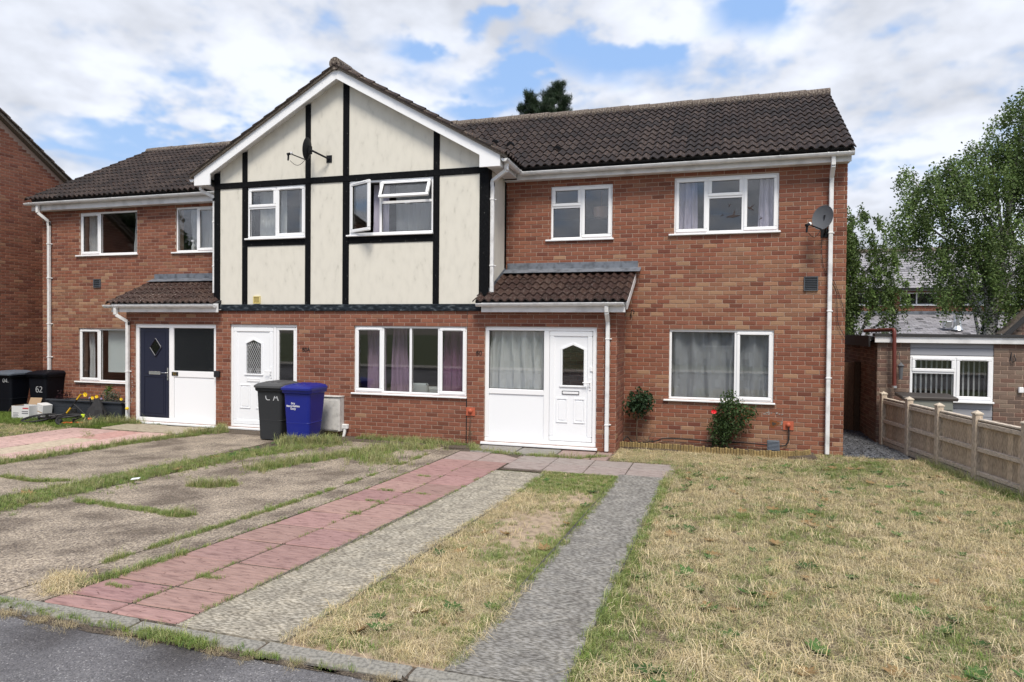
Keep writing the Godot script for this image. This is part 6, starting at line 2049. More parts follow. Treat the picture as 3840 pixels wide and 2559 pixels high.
func behind_glass() -> void:
	# house with the navy door
	curtain("curtain", "pale grey curtain at the left side of the navy-door house's upper window", -14.50, -14.16, 3.74, 4.7, -0.2, "net_curtain", 0.03, 26.0, "", 0.02, 2)
	curtain("curtain", "white curtain at the right side of the navy-door house's upper window", -13.12, -12.9, 3.74, 4.7, -0.2, "net_curtain", 0.03, 26.0, "", 0.06, 3)
	curtain("curtain", "pale curtain behind the half-hidden upper window beside the gable", -11.55, -10.7, 3.76, 4.7, -0.22, "grey_curtain", 0.02, 12.0, "", 0.0, 4)
	var sb := thing("spray_bottle", "white trigger spray bottle on the half-hidden upper window ledge", "bottle", v3(-11.45, 3.80, -0.16))
	var bo := MB.new()
	bo.xf = Transform3D(Basis.IDENTITY, v3(-11.45, 3.78, -0.16))
	bo.lathe(PackedVector2Array([Vector2(0, 0), Vector2(0.04, 0), Vector2(0.042, 0.10), Vector2(0.016, 0.16), Vector2(0.014, 0.20), Vector2(0, 0.20)]), 12)
	part(sb, "bottle", bo, M.net_curtain)
	part(sb, "trigger", bx(-11.50, -11.43, 3.98, 4.02, -0.175, -0.145, 0.006), M.upvc)
	var ro := MB.new()
	ro.box(v3(-13.95, 0.98, -0.2), v3(-12.96, 1.96, -0.195))
	ro.tube(PackedVector3Array([v3(-13.95, 1.96, -0.2), v3(-12.96, 1.96, -0.2)]), PackedFloat32Array([0.025]), 10)
	ro.cbox(v3(-13.95, 0.965, -0.208), v3(-12.96, 0.985, -0.188), 0.003)
	solo("roller_blind", ro, M.blind, "pale green roller blind drawn most of the way down", "blind")
	curtain("curtain", "pale curtain in the opening side of the planter window", -14.53, -14.36, 0.8, 1.95, -0.2, "net_curtain", 0.02, 18.0, "", 0.0, 5)
	# gable windows
	curtain("curtain", "white curtain on the left of the smaller gable window", -9.0, -8.35, 3.86, 4.8, 0.72, "net_curtain", 0.015, 10.0, "", 0.0, 6)
	curtain("curtain", "pale gathered curtain on the right of the smaller gable window", -8.06, -7.78, 3.86, 4.8, 0.72, "grey_curtain", 0.03, 24.0, "", 0.0, 7)
	curtain("curtain", "grey curtain behind the large lower pane of the gable window with open sashes", -6.0, -5.2, 3.86, 4.8, 0.60, "grey_curtain", 0.02, 14.0, "", 0.0, 8)
	curtain("curtain", "lilac grey curtain just inside the open side sash of the gable", -6.42, -6.08, 3.86, 4.8, 0.74, "lilac_curtain", 0.02, 16.0, "", 0.0, 18)
	# middle house
	curtain("curtain", "mauve curtain at the left of the wide ground-floor window", -6.55, -6.15, 0.86, 2.06, 0.70, "mauve_curtain", 0.02, 12.0, "", 0.0, 9)
	curtain("curtain", "gathered mauve curtain beside the dark middle of the wide window", -6.0, -5.72, 0.86, 2.06, 0.70, "mauve_curtain", 0.035, 30.0, "", 0.05, 10)
	curtain("curtain", "plum curtain at the right of the wide ground-floor window", -4.93, -4.47, 0.86, 2.06, 0.70, "plum_curtain", 0.03, 18.0, "", 0.12, 11)
	var bed := thing("sofa", "pale sofa back just inside the wide ground-floor window", "sofa", v3(-5.4, 0.06, 0.3))
	part(bed, "back", bx(-6.2, -4.7, 0.06, 0.95, 0.28, 0.46, 0.06), M.bedding)
	part(bed, "cushion", bx(-5.75, -5.35, 0.70, 1.02, 0.47, 0.58, 0.05), M.bedding)
	part(bed, "seat", bx(-6.2, -4.7, 0.06, 0.46, -0.35, 0.279, 0.05), M.bedding)
	# end house
	curtain("net_curtain", "pale green net curtain behind the porch side window", -3.98, -2.97, 0.95, 2.05, 0.83, "net_curtain", 0.035, 15.0, "", 0.05, 12)
	curtain("net_curtain", "grey net curtain across the end house's ground-floor window", -0.86, 0.82, 0.83, 2.07, -0.17, "grey_curtain", 0.04, 9.0, "", 0.0, 13)
	curtain("curtain", "lilac curtain at the left of the three-part upper window", -0.78, -0.46, 3.80, 4.72, -0.2, "lilac_curtain", 0.03, 26.0, "", 0.02, 14)
	curtain("curtain", "lilac curtain at the right of the three-part upper window", 0.60, 0.86, 3.80, 4.72, -0.2, "lilac_curtain", 0.03, 30.0, "", 0.03, 15)
	var ls := MB.new()
	ls.xf = Transform3D(Basis.IDENTITY, v3(-2.30, 4.28, -0.9))
	ls.lathe(PackedVector2Array([Vector2(0.15, 0), Vector2(0.15, 0.2), Vector2(0.14, 0.2)]), 20)
	ls.tube(PackedVector3Array([v3(0, 0.1, 0), v3(0, 0.5, 0)]), PackedFloat32Array([0.006]), 6)
	solo("lampshade", ls, M.lampshade, "pink drum lampshade hanging inside the two-part upper window", "lampshade")
	# bird transfers on the upper window
	for q in [[0.17, 4.08, 0.0, 1.5], [0.44, 4.20, -0.6, 1.1], [0.62, 4.02, 0.4, 0.5], [-0.02, 4.10, 0.3, 0.5], [0.10, 4.27, 0.9, 0.5]]:
		var b := MB.new()
		b.xf = Transform3D(Basis.from_euler(Vector3(0, 0, q[2])).scaled(Vector3.ONE * q[3] * 0.1), v3(q[0], q[1], -0.0445))
		b.prism(PackedVector2Array([Vector2(-0.9, -0.15), Vector2(-0.1, -0.2), Vector2(0.7, 0.0), Vector2(0.1, 0.1), Vector2(0.15, 0.9), Vector2(-0.15, 0.1), Vector2(-0.7, 0.0)]), 0.0, 0.008)
		solo("bird_sticker", b, M.letter_dark, "dark seagull transfer stuck on the three-part upper window", "sticker", "seagull stickers")
# ---------------------------------------------------------------- vegetation
func tuft(n: int, h: float, spread: float, lean: float, wid: float, seed_: int) -> MB:
	var b := MB.new()
	var r := RandomNumberGenerator.new()
	r.seed = seed_
	for i in n:
		var an := r.randf() * TAU
		var d := v3(cos(an), 0, sin(an))
		var p := v3(r.randf_range(-1, 1), 0, r.randf_range(-1, 1)) * spread
		var s := v3(-d.z, 0, d.x).rotated(UPV, r.randf_range(-0.6, 0.6)) * wid * r.randf_range(0.7, 1.2)
		var L := h * r.randf_range(0.45, 1.1)
		var k := r.randf_range(0.2, 1.0) * lean
		var m := p + v3(0, L * 0.55, 0) + d * L * 0.22 * k
		var t := p + v3(0, L * (1.0 - 0.35 * k), 0) + d * L * 0.75 * k
		var g := r.randf_range(0.72, 1.22)
		b.col = Color(g * r.randf_range(0.95, 1.05), g, g * r.randf_range(0.85, 1.1))
		b.quad(p - s, p + s, m + s * 0.75, m - s * 0.75)
		b.tri(m - s * 0.75, m + s * 0.75, t)
	return b

var tufts := {}

func tuft_mesh(kind: String, k: int) -> ArrayMesh:
	var key := "%s%d" % [kind, k]
	if not tufts.has(key):
		match kind:
			"dry": tufts[key] = tuft(16, 0.066, 0.05, 2.1, 0.0022, 100 + k).mesh(M.grass)
			"green": tufts[key] = tuft(18, 0.065, 0.04, 1.1, 0.002, 200 + k).mesh(M.grass)
			"tall": tufts[key] = tuft(14, 0.17, 0.035, 1.0, 0.0022, 300 + k).mesh(M.grass)
			"flat": tufts[key] = tuft(10, 0.13, 0.07, 2.7, 0.002, 400 + k).mesh(M.grass)
	return tufts[key]

func scatter(called: String, label: String, category: String, kind: String, items: Array) -> void:  # items: [position, size, colour]
	for k in 3:
		var mine := []
		for i in range(k, items.size(), 3): mine.append(items[i])
		if mine.is_empty(): continue
		var mm := MultiMesh.new()
		mm.transform_format = MultiMesh.TRANSFORM_3D
		mm.use_colors = true
		mm.mesh = tuft_mesh(kind, k)
		mm.instance_count = mine.size()
		for i in mine.size():
			var q: Array = mine[i]
			mm.set_instance_transform(i, Transform3D(Basis.from_euler(Vector3(rng.randf_range(-0.15, 0.15), rng.randf() * TAU, rng.randf_range(-0.15, 0.15))).scaled(Vector3.ONE * q[1]), q[0]))
			mm.set_instance_color(i, q[2])
		stuff(called, mm, label, category)

func straw() -> Color:
	var g := rng.randf_range(0.6, 1.35)
	var w := rng.randf()
	return Color(0.63 * g, (0.51 + 0.03 * w) * g, (0.295 + 0.08 * w) * g)

func green() -> Color:
	var g := rng.randf_range(0.7, 1.3)
	return Color(0.165 * g * rng.randf_range(0.8, 1.25), 0.265 * g, 0.055 * g)

func fence_x(z: float) -> float: return 3.12 + 0.2 * z - 0.06

func make_grass() -> void:
	rng.seed = 99
	var f := FastNoiseLite.new()
	f.seed = 31; f.frequency = 0.55; f.fractal_octaves = 4
	var f2 := FastNoiseLite.new()
	f2.seed = 32; f2.frequency = 2.2; f2.fractal_octaves = 3
	var spots := [[1.04, 4.31, 0.42, 0.22], [0.53, 7.27, 0.3, 0.2], [0.06, 7.54, 0.25, 0.15], [1.5, 1.6, 0.9, 0.5], [-0.63, 6.4, 0.16, 0.7], [-0.62, 3.6, 0.18, 0.7], [1.96, 6.82, 0.22, 0.16], [2.42, 3.25, 0.4, 0.2], [2.03, 5.54, 0.35, 0.2], [3.2, 2.0, 0.35, 0.8], [-0.6, 8.0, 0.15, 0.6], [0.55, 5.55, 0.14, 0.08], [1.2, 6.9, 0.25, 0.15], [2.4, 0.8, 0.7, 0.5], [0.9, 3.1, 0.25, 0.15], [-0.1, 6.3, 0.2, 0.12]]
	var greenness := func(x: float, z: float) -> float:
		var g := f.get_noise_2d(x, z) * 1.1 + f2.get_noise_2d(x, z) * 0.6 - 0.05
		for s in spots:
			var dx: float = (x - s[0]) / s[2]
			var dz: float = (z - s[1]) / s[3]
			g += 0.75 * exp(-dx * dx - dz * dz)
		return g
	var dry := []
	var grn := []
	var flat := []
	var tall := []
	var put := func(x: float, z: float, g: float, y: float, sc: float) -> void:
		var p := v3(x, gy(z) + y, z)
		sc *= 0.85 + 0.55 * f2.get_noise_2d(x * 1.7 + 40.0, z * 1.7)
		if g + rng.randf_range(-0.5, 0.5) > 0.36: grn.append([p, sc * rng.randf_range(0.6, 1.05), green().lerp(straw(), rng.randf() * 0.55)])
		elif rng.randf() < 0.3: flat.append([p, sc * rng.randf_range(0.6, 1.1), straw()])
		else: dry.append([p, sc * rng.randf_range(0.55, 1.05), straw().lerp(green(), rng.randf() * 0.65 if g > -0.1 else rng.randf() * 0.35)])
	# the lawn of the end house
	for i in 42000:
		var z := 9.2 - 9.9 * pow(rng.randf(), 1.15)
		var x := rng.randf_range(-0.78, 5.2)
		if x > fence_x(z): continue
		if z < 0.62 and x < 1.5: continue
		if x > 1.97 and z < 0.05 + 0.1 * rng.randf(): continue
		if x > 1.0 + (9.2 - z) * 0.75 + 1.2: continue
		if x < -0.70 + 0.05 * f2.get_noise_2d(z * 3.0, 4.0): continue
		var g: float = greenness.call(x, z)
		put.call(x, z, g, -0.006, 1.0)
	# the grass between the two concrete tracks
	for i in 9000:
		var z := rng.randf_range(2.95, 9.16)
		var x := rng.randf_range(-2.42, -1.33)
		var bare := exp(-pow((x + 1.80) / 0.42, 2.0) - pow((z - 5.9) / 1.0, 2.0)) + 0.8 * exp(-pow((x + 1.55) / 0.22, 2.0) - pow((z - 4.45) / 0.4, 2.0)) + 0.3 * f2.get_noise_2d(x * 2.0, z * 2.0)
		if rng.randf() < 0.96 * smoothstep(0.0, 0.85, bare): continue
		var g := 0.32 + f.get_noise_2d(x + 20.0, z) * 1.1 + f2.get_noise_2d(x + 20.0, z) * 0.5 + (0.75 if z < 4.4 else 0.0) + (0.5 if x > -1.52 and z < 8.2 else 0.0) - (0.3 if z > 7.2 else 0.0)
		put.call(x, z, g, -0.006, 0.9)
	# the dry strip before the flower bed and beside the porch
	for i in 3200:
		var z := rng.randf_range(0.62, 1.78)
		var x := rng.randf_range(-1.66, 0.2)
		put.call(x, z, -0.1 + (0.5 if z > 1.5 and rng.randf() < 0.5 else 0.0) + f2.get_noise_2d(x, z) * 0.3, 0.0, 0.8)
	# green grass before the planter and a dry patch by the path
	for i in 9000:
		var z := 0.0 + 2.1 * rng.randf()
		var x := rng.randf_range(-17.2, -11.0)
		if x > -12.6 and z > 1.9 or x > -12.25 and z < 1.0 or z < 1.0 and x > -14.4: continue
		if x > -11.9 and z > 1.05: continue
		var p := v3(x, gy(z) - 0.008, z)
		grn.append([p, rng.randf_range(0.8, 1.5), Color(0.17, 0.24, 0.055) * rng.randf_range(0.7, 1.3)])
	for i in 5000:
		var z := rng.randf_range(2.0, 6.2)
		var x := rng.randf_range(-16.0, -12.45)
		put.call(x, z, 0.25 + f2.get_noise_2d(x, z), -0.006, 1.0)
	# weeds in the joints of the drives
	var line := func(pts: Array, w: float, n: int, sc: float, tl: float, fill := 1.0) -> void:
		var c := Curve3D.new()
		for p in pts: c.add_point(v3(p[0], 0, p[1]))
		var L := c.get_baked_length()
		for i in n:
			var s := rng.randf() * L
			if f2.get_noise_1d(s * 0.9 + w * 50.0) > fill * 0.5 - 0.1 and fill < 1.0: continue
			var p := c.sample_baked(s) + v3((rng.randf() + rng.randf() - 1.0) * w, 0, (rng.randf() - 0.5) * w)
			p.y = gy(p.z) + 0.0
			var col := green().lerp(straw(), rng.randf() * 0.4)
			if w > 0.2 and rng.randf() < 0.25: p += v3(rng.randfn(0.0, w * 0.5), 0, rng.randfn(0.0, w * 0.8))
			p.y = gy(p.z)
			if rng.randf() < tl: tall.append([p, sc * rng.randf_range(0.6, 1.3), col.lerp(straw(), rng.randf() * 0.5)])
			else: grn.append([p, sc * rng.randf_range(0.6, 1.2), col])
	line.call([[-7.25, 7.6], [-7.35, 6.9], [-7.4, 6.2], [-7.45, 5.5], [-7.4, 4.4], [-7.25, 3.3], [-6.9, 2.4], [-6.6, 1.8]], 0.36, 3800, 0.8, 0.1)
	line.call([[-7.3, 9.1], [-7.25, 7.6]], 0.3, 700, 0.9, 0.1)
	line.call([[-6.3, 4.4], [-6.1, 3.6], [-5.75, 2.7], [-5.3, 2.3]], 0.22, 900, 1.0, 0.3)
	line.call([[-6.75, 6.72], [-6.1, 6.78], [-5.75, 6.8], [-5.3, 6.86]], 0.13, 420, 0.62, 0.04)
	line.call([[-5.35, 6.86], [-5.2, 6.84]], 0.13, 150, 0.8, 0.2)
	line.call([[-6.25, 5.58], [-6.0, 5.5], [-5.85, 5.3]], 0.15, 240, 0.9, 0.3)
	line.call([[-4.59, 8.6], [-4.59, 2.3]], 0.05, 900, 0.7, 0.05, 0.5)
	line.call([[-4.30, 9.0], [-4.22, 8.5], [-4.22, 7.9]], 0.07, 160, 0.8, 0.05)
	line.call([[-4.22, 8.2], [-4.2, 2.6]], 0.02, 140, 0.6, 0.0, 0.5)
	line.call([[-3.66, 9.0], [-3.66, 2.6]], 0.03, 150, 0.55, 0.0, 0.45)
	line.call([[-3.13, 9.0], [-3.13, 2.9]], 0.03, 220, 0.6, 0.0, 0.45)
	line.call([[-4.7, 1.6], [-5.5, 2.1], [-5.3, 2.9], [-4.8, 3.4]], 0.4, 380, 1.1, 0.55)
	line.call([[-7.4, 2.12], [-7.0, 2.1], [-6.6, 1.9]], 0.25, 360, 1.4, 0.6)
	line.call([[-6.5, 1.15], [-5.2, 1.2], [-4.5, 1.2]], 0.18, 420, 0.9, 0.4)
	line.call([[-4.4, 1.2], [-4.2, 1.15], [-4.0, 1.6], [-3.3, 1.74], [-2.2, 1.73], [-1.8, 1.4]], 0.13, 360, 0.8, 0.2)
	line.call([[-9.9, 5.6], [-9.88, 4.6], [-9.87, 3.4], [-9.75, 2.4], [-9.5, 1.9]], 0.16, 900, 1.0, 0.2)
	line.call([[-9.7, 1.9], [-9.3, 1.5], [-9.6, 1.1]], 0.15, 160, 1.2, 0.6)
	line.call([[-11.7, 1.1], [-12.3, 1.3], [-12.4, 1.9]], 0.15, 300, 1.5, 0.3)
	line.call([[-11.8, 2.3], [-11.0, 2.9]], 0.15, 60, 0.6, 0.1)
	line.call([[-8.9, 6.0], [-8.2, 6.1], [-7.9, 5.9]], 0.07, 200, 0.8, 0.05)
	line.call([[-5.9, 9.28], [-4.5, 9.26], [-3.3, 9.35], [-2.6, 9.36], [-1.5, 9.36]], 0.06, 420, 0.55, 0.02, 0.6)
	line.call([[-3.2, 9.34], [-2.75, 9.36]], 0.08, 140, 0.75, 0.05)
	line.call([[3.05, 0.1], [3.4, 1.9], [3.75, 3.6]], 0.06, 380, 1.1, 0.25)
	line.call([[-1.40, 3.0], [-1.40, 9.1]], 0.04, 350, 0.7, 0.02)
	line.call([[-0.70, 2.9], [-0.70, 9.1]], 0.07, 600, 0.9, 0.05)
	for q in [[-3.9, 3.9], [-3.95, 4.9], [-3.45, 4.95], [-3.8, 5.5], [-3.7, 6.1], [-3.6, 8.35], [-4.05, 8.75]]:
		line.call([[q[0] - 0.08, q[1]], [q[0] + 0.1, q[1] + 0.02]], 0.05, 26, 0.55, 0.0)
	# straw litter along the gutter and on the drive
	for i in 700:
		var x := rng.randf_range(-4.6, -0.7)
		var z := 9.33 + absf(rng.randfn(0.0, 0.05))
		if f2.get_noise_2d(x * 1.5, 9.0) < -0.05: continue
		flat.append([v3(x, 0.258, z), rng.randf_range(0.2, 0.42), straw() * 0.75])
	for i in 260:
		var t := rng.randf()
		flat.append([v3(lerpf(-4.55, -4.25, t) + rng.randfn(0, 0.05), gy(8.8) + 0.004, lerpf(8.7, 9.0, t) + rng.randfn(0, 0.06)), rng.randf_range(0.4, 0.8), straw()])
	for i in 260:
		var z := rng.randf_range(1.2, 9.1)
		var x := rng.randf_range(-0.6, 3.4)
		if x < fence_x(z): flat.append([v3(x, gy(z) + 0.01, z), rng.randf_range(0.7, 1.0), straw()])
	# broad-leaved weeds and fallen leaves in the lawn
	var ros := MB.new()
	var r2 := RandomNumberGenerator.new()
	r2.seed = 55
	for k in 9:
		var an := TAU * k / 9.0 + r2.randf() * 0.4
		var d := v3(cos(an), 0.35, sin(an))
		var s := v3(-sin(an), 0.1, cos(an)) * 0.014
		var q := r2.randf_range(0.045, 0.075)
		var gg := r2.randf_range(0.8, 1.2)
		ros.col = Color(gg, gg, gg)
		ros.quad(d * 0.006 - s * 0.3, d * 0.006 + s * 0.3, d * q * 0.6 + s, d * q * 0.6 - s)
		ros.tri(d * q * 0.6 - s, d * q * 0.6 + s, d * q)
	var wm := MultiMesh.new()
	wm.transform_format = MultiMesh.TRANSFORM_3D
	wm.use_colors = true
	wm.mesh = ros.mesh(M.leaf)
	wm.instance_count = 260
	for i in 260:
		var z := rng.randf_range(0.8, 9.1)
		var x := rng.randf_range(-0.65, 3.0)
		if i % 11 == 0:
			x = rng.randf_range(-2.3, -1.42)
			z = rng.randf_range(3.2, 9.0)
		if i % 9 == 0: x = rng.randf_range(-7.6, -7.2)
		x = minf(x, fence_x(z) - 0.1)
		wm.set_instance_transform(i, Transform3D(Basis.from_euler(Vector3(rng.randf_range(-0.2, 0.2), rng.randf() * TAU, rng.randf_range(-0.2, 0.2))).scaled(Vector3.ONE * rng.randf_range(0.6, 1.5)), v3(x, gy(z) + 0.006, z)))
		wm.set_instance_color(i, Color(0.07, 0.14, 0.035) * rng.randf_range(0.7, 1.5) if rng.randf() < 0.75 else Color(0.34, 0.22, 0.10))
	stuff("weeds", wm, "dark green broad-leaved weeds dotted over the dry lawn", "weeds")
	scatter("grass", "parched straw coloured grass blades of the front lawn", "grass", "dry", dry)
	scatter("grass", "flattened straw stalks lying on the lawn and gutter", "grass", "flat", flat)
	scatter("grass", "green grass patches in the lawn and between the drives", "grass", "green", grn)
	scatter("weeds", "tall seeding grass weeds growing from the cracks of the drive", "weeds", "tall", tall)

func leaf_clump(n: int, size: float, spread: float, seed_: int, droop := 0.4) -> MB:
	var b := MB.new()
	var r := RandomNumberGenerator.new()
	r.seed = seed_
	for i in n:
		var p := v3(r.randfn(0, 1), r.randfn(0, 1), r.randfn(0, 1)) * spread
		var B := Basis.from_euler(Vector3(r.randf_range(-1.2, 0.6), r.randf() * TAU, r.randf_range(-0.8, 0.8)))
		var s := size * r.randf_range(0.7, 1.25)
		var g := r.randf_range(0.7, 1.3)
		b.col = Color(g * r.randf_range(0.9, 1.1), g, g * r.randf_range(0.85, 1.1))
		var a := p - B.y * s * 0.5
		var t := p + B.y * s * 0.5
		var l := p - B.x * s * 0.32 + B.z * s * 0.10
		var q := p + B.x * s * 0.32 + B.z * s * 0.10
		b.tri(a, q, t)
		b.tri(a, t, l)
	return b

func crown(parent: Node3D, called: String, mesh: ArrayMesh, items: Array) -> void:
	var mm := MultiMesh.new()
	mm.transform_format = MultiMesh.TRANSFORM_3D
	mm.use_colors = true
	mm.mesh = mesh
	mm.instance_count = items.size()
	for i in items.size():
		mm.set_instance_transform(i, items[i][0])
		mm.set_instance_color(i, items[i][1])
	var o := MultiMeshInstance3D.new()
	o.name = called
	o.multimesh = mm
	parent.add_child(o, true)
	o.position = -org[parent]
	o.set_meta("kind", "stuff")

func birch(label: String, at: Vector3, height: float, lobes: Array, seed_: int, n: int, trunk_lean := 0.0) -> void:  # lobes: [centre, radii]
	var o := thing("birch_tree", label, "tree", at)
	var r := RandomNumberGenerator.new()
	r.seed = seed_
	var t := MB.new()
	var pts := PackedVector3Array()
	var rad := PackedFloat32Array()
	for k in 9:
		var q := k / 8.0
		pts.append(at + v3(trunk_lean * q * q + 0.12 * sin(q * 5.0 + seed_), height * 0.92 * q, 0.1 * cos(q * 4.0)))
		rad.append(lerpf(0.17, 0.02, q))
	t.tube(pts, rad, 10)
	part(o, "trunk", t, M.bark_white)
	var items := []
	var lb := MB.new()
	for L in lobes:
		var c: Vector3 = L[0]
		var R: Vector3 = L[1]
		var k := clampi(int((c.y - at.y) / (height * 0.92) * 8.0 - 1.5), 1, 7)
		var s := pts[k]
		lb.tube(PackedVector3Array([s, s.lerp(c, 0.5) + v3(0, 0.25, 0), c + v3(0, R.y * 0.3, 0), c + v3(R.x * 0.3 * signf(c.x - s.x), R.y * 0.7, 0)]), PackedFloat32Array([0.05, 0.035, 0.02, 0.008]), 6)
		var vol := R.x * R.y * R.z
		var m := int(n * vol)
		var strands := maxi(6, m / 16)
		for j in strands:  # leaves hang in strands
			var u := v3(r.randfn(0, 1), r.randfn(0, 1), r.randfn(0, 1)).normalized() * pow(r.randf(), 0.38)
			var p := c + u * R
			var len := r.randf_range(0.3, 1.0) * (0.9 if u.y < 0.3 else 0.5)
			var d := v3(u.x * 0.35, -1.0, u.z * 0.35).normalized()
			var g := r.randf_range(0.6, 1.3)
			for i in 14:
				var w := p + d * len * (i / 14.0) + v3(r.randfn(0, 0.03), r.randfn(0, 0.045), r.randfn(0, 0.03))
				var y := r.randf_range(0.7, 1.35) * g
				items.append([Transform3D(Basis.from_euler(Vector3(r.randf() * TAU, r.randf() * TAU, 0)).scaled(Vector3.ONE * r.randf_range(0.7, 1.2)), w), Color(0.145 * y, 0.215 * y, 0.07 * y)])
	part(o, "limbs", lb, M.bark_white)
	crown(o, "crown", leaf_clump(5, 0.068, 0.055, 7 + seed_).mesh(M.leaf), items)

func pine() -> void:
	var at := v3(-6.9, 0, -14.0)
	var o := thing("pine_tree", "dark pine top showing above the main roof ridge", "tree", at)
	var r := RandomNumberGenerator.new()
	r.seed = 4
	var t := MB.new()
	t.tube(PackedVector3Array([at, at + v3(0.1, 6, 0), at + v3(0.05, 11.2, 0)]), PackedFloat32Array([0.22, 0.14, 0.03]), 8)
	part(o, "trunk", t, M.bark_dark)
	var items := []
	var lb := MB.new()
	var tips := []
	for q in [[v3(-6.3, 11.65, -14.0), 0.5], [v3(-6.75, 11.45, -14.1), 0.6], [v3(-7.5, 11.35, -13.9), 0.5], [v3(-5.95, 11.1, -14.0), 0.5], [v3(-7.8, 10.95, -14.1), 0.5], [v3(-6.6, 10.9, -13.7), 0.7], [v3(-8.1, 10.3, -14), 0.4], [v3(-7.2, 10.7, -14.3), 0.6], [v3(-6.1, 10.6, -14.2), 0.6], [v3(-6.9, 10.2, -13.6), 0.8], [v3(-8.35, 10.45, -14.2), 0.35], [v3(-5.6, 10.2, -14), 0.6], [v3(-7.4, 9.8, -14), 0.9], [v3(-6.2, 9.7, -14), 0.9], [v3(-5.2, 9.6, -13.6), 0.6], [v3(-8.0, 9.4, -14.0), 0.9]]:
		var c: Vector3 = q[0] + v3(0, 0.15, 0)
		lb.tube(PackedVector3Array([v3(at.x, c.y - 1.4, at.z), v3(lerpf(at.x, c.x, 0.7), c.y - 0.7, lerpf(at.z, c.z, 0.7)), c]), PackedFloat32Array([0.05, 0.035, 0.012]), 6)
		for j in int(190 * q[1]):
			var u := r.randf()
			var p := c + v3(r.randfn(0, 0.24) * q[1], -u * q[1] * 1.4, r.randfn(0, 0.24) * q[1]) + v3((at.x - c.x) * u * 0.35, 0, 0)
			var y := r.randf_range(0.7, 1.3)
			items.append([Transform3D(Basis.from_euler(Vector3(r.randf_range(-0.9, 0.9), r.randf() * TAU, r.randf_range(-0.9, 0.9))).scaled(Vector3.ONE * r.randf_range(0.8, 1.3)), p), Color(0.036 * y, 0.062 * y, 0.032 * y)])
	part(o, "limbs", lb, M.bark_dark)
	var nb := MB.new()
	for i in 40:
		var d := v3(r.randfn(0, 0.6), 1.0, r.randfn(0, 0.6)).normalized()
		var s := d.cross(v3(r.randf(), 0.2, r.randf())).normalized() * 0.007
		var p := v3(r.randfn(0, 0.03), r.randf_range(-0.12, 0.08), r.randfn(0, 0.03))
		var g := r.randf_range(0.7, 1.3)
		nb.col = Color(g, g, g)
		nb.tri(p - s, p + s, p + d * 0.15)
	crown(o, "crown", nb.mesh(M.leaf), items)

func bush(called: String, label: String, category: String, at: Vector3, blobs: Array, stems: Array, size: float, n: int, col: Color, seed_: int, stem_mat := "stem_brown") -> Node3D:
	var o := thing(called, label, category, at)
	var r := RandomNumberGenerator.new()
	r.seed = seed_
	if stems.size():
		var sb := MB.new()
		for s in stems: sb.tube(PackedVector3Array(s[0]), PackedFloat32Array(s[1]), 7)
		part(o, "stem", sb, M[stem_mat])
	var items := []
	for q in blobs:
		for i in int(n * q[1].x * q[1].y * q[1].z * 8.0):
			var u := v3(r.randfn(0, 1), r.randfn(0, 1), r.randfn(0, 1)).normalized() * pow(r.randf(), 0.45)
			var p: Vector3 = q[0] + u * q[1]
			if p.y < 0.02: continue
			var y := r.randf_range(0.65, 1.4)
			items.append([Transform3D(Basis.from_euler(Vector3(r.randf_range(-0.8, 0.8), r.randf() * TAU, r.randf_range(-0.8, 0.8))).scaled(Vector3.ONE * r.randf_range(0.7, 1.25)), p), Color(col.r * y, col.g * y, col.b * y)])
	crown(o, "foliage", leaf_clump(3, size, size * 0.7, seed_ + 50).mesh(M.leaf), items)
	return o

func flower(label: String, at: Vector3, m: String, r: float, petals := 6, called := "flower") -> void:
	var o := thing(called, label, "flower", at)
	var b := MB.new()
	for k in petals:
		var an := TAU * k / petals
		var d := v3(cos(an), sin(an) * 0.8, 0.45)
		var s := v3(-sin(an), cos(an), 0) * r * 0.42
		b.tri(v3(0, 0, 0), d * r * 0.6 - s, d * r)
		b.tri(v3(0, 0, 0), d * r, d * r * 0.6 + s)
	part(o, "petals", b, M[m], true)
	var c := MB.new()
	c.tube(PackedVector3Array([v3(0, 0, 0), v3(0, 0, r * 0.4)]), PackedFloat32Array([r * 0.22]), 7)
	part(o, "flower_centre", c, M[m], true)
	var st := MB.new()
	st.tube(PackedVector3Array([v3(0, 0, 0), v3(0.01, -0.07, -0.02), v3(0.0, -0.14, -0.03)]), PackedFloat32Array([0.004]), 5)
	part(o, "stalk", st, M.green_ground, true)

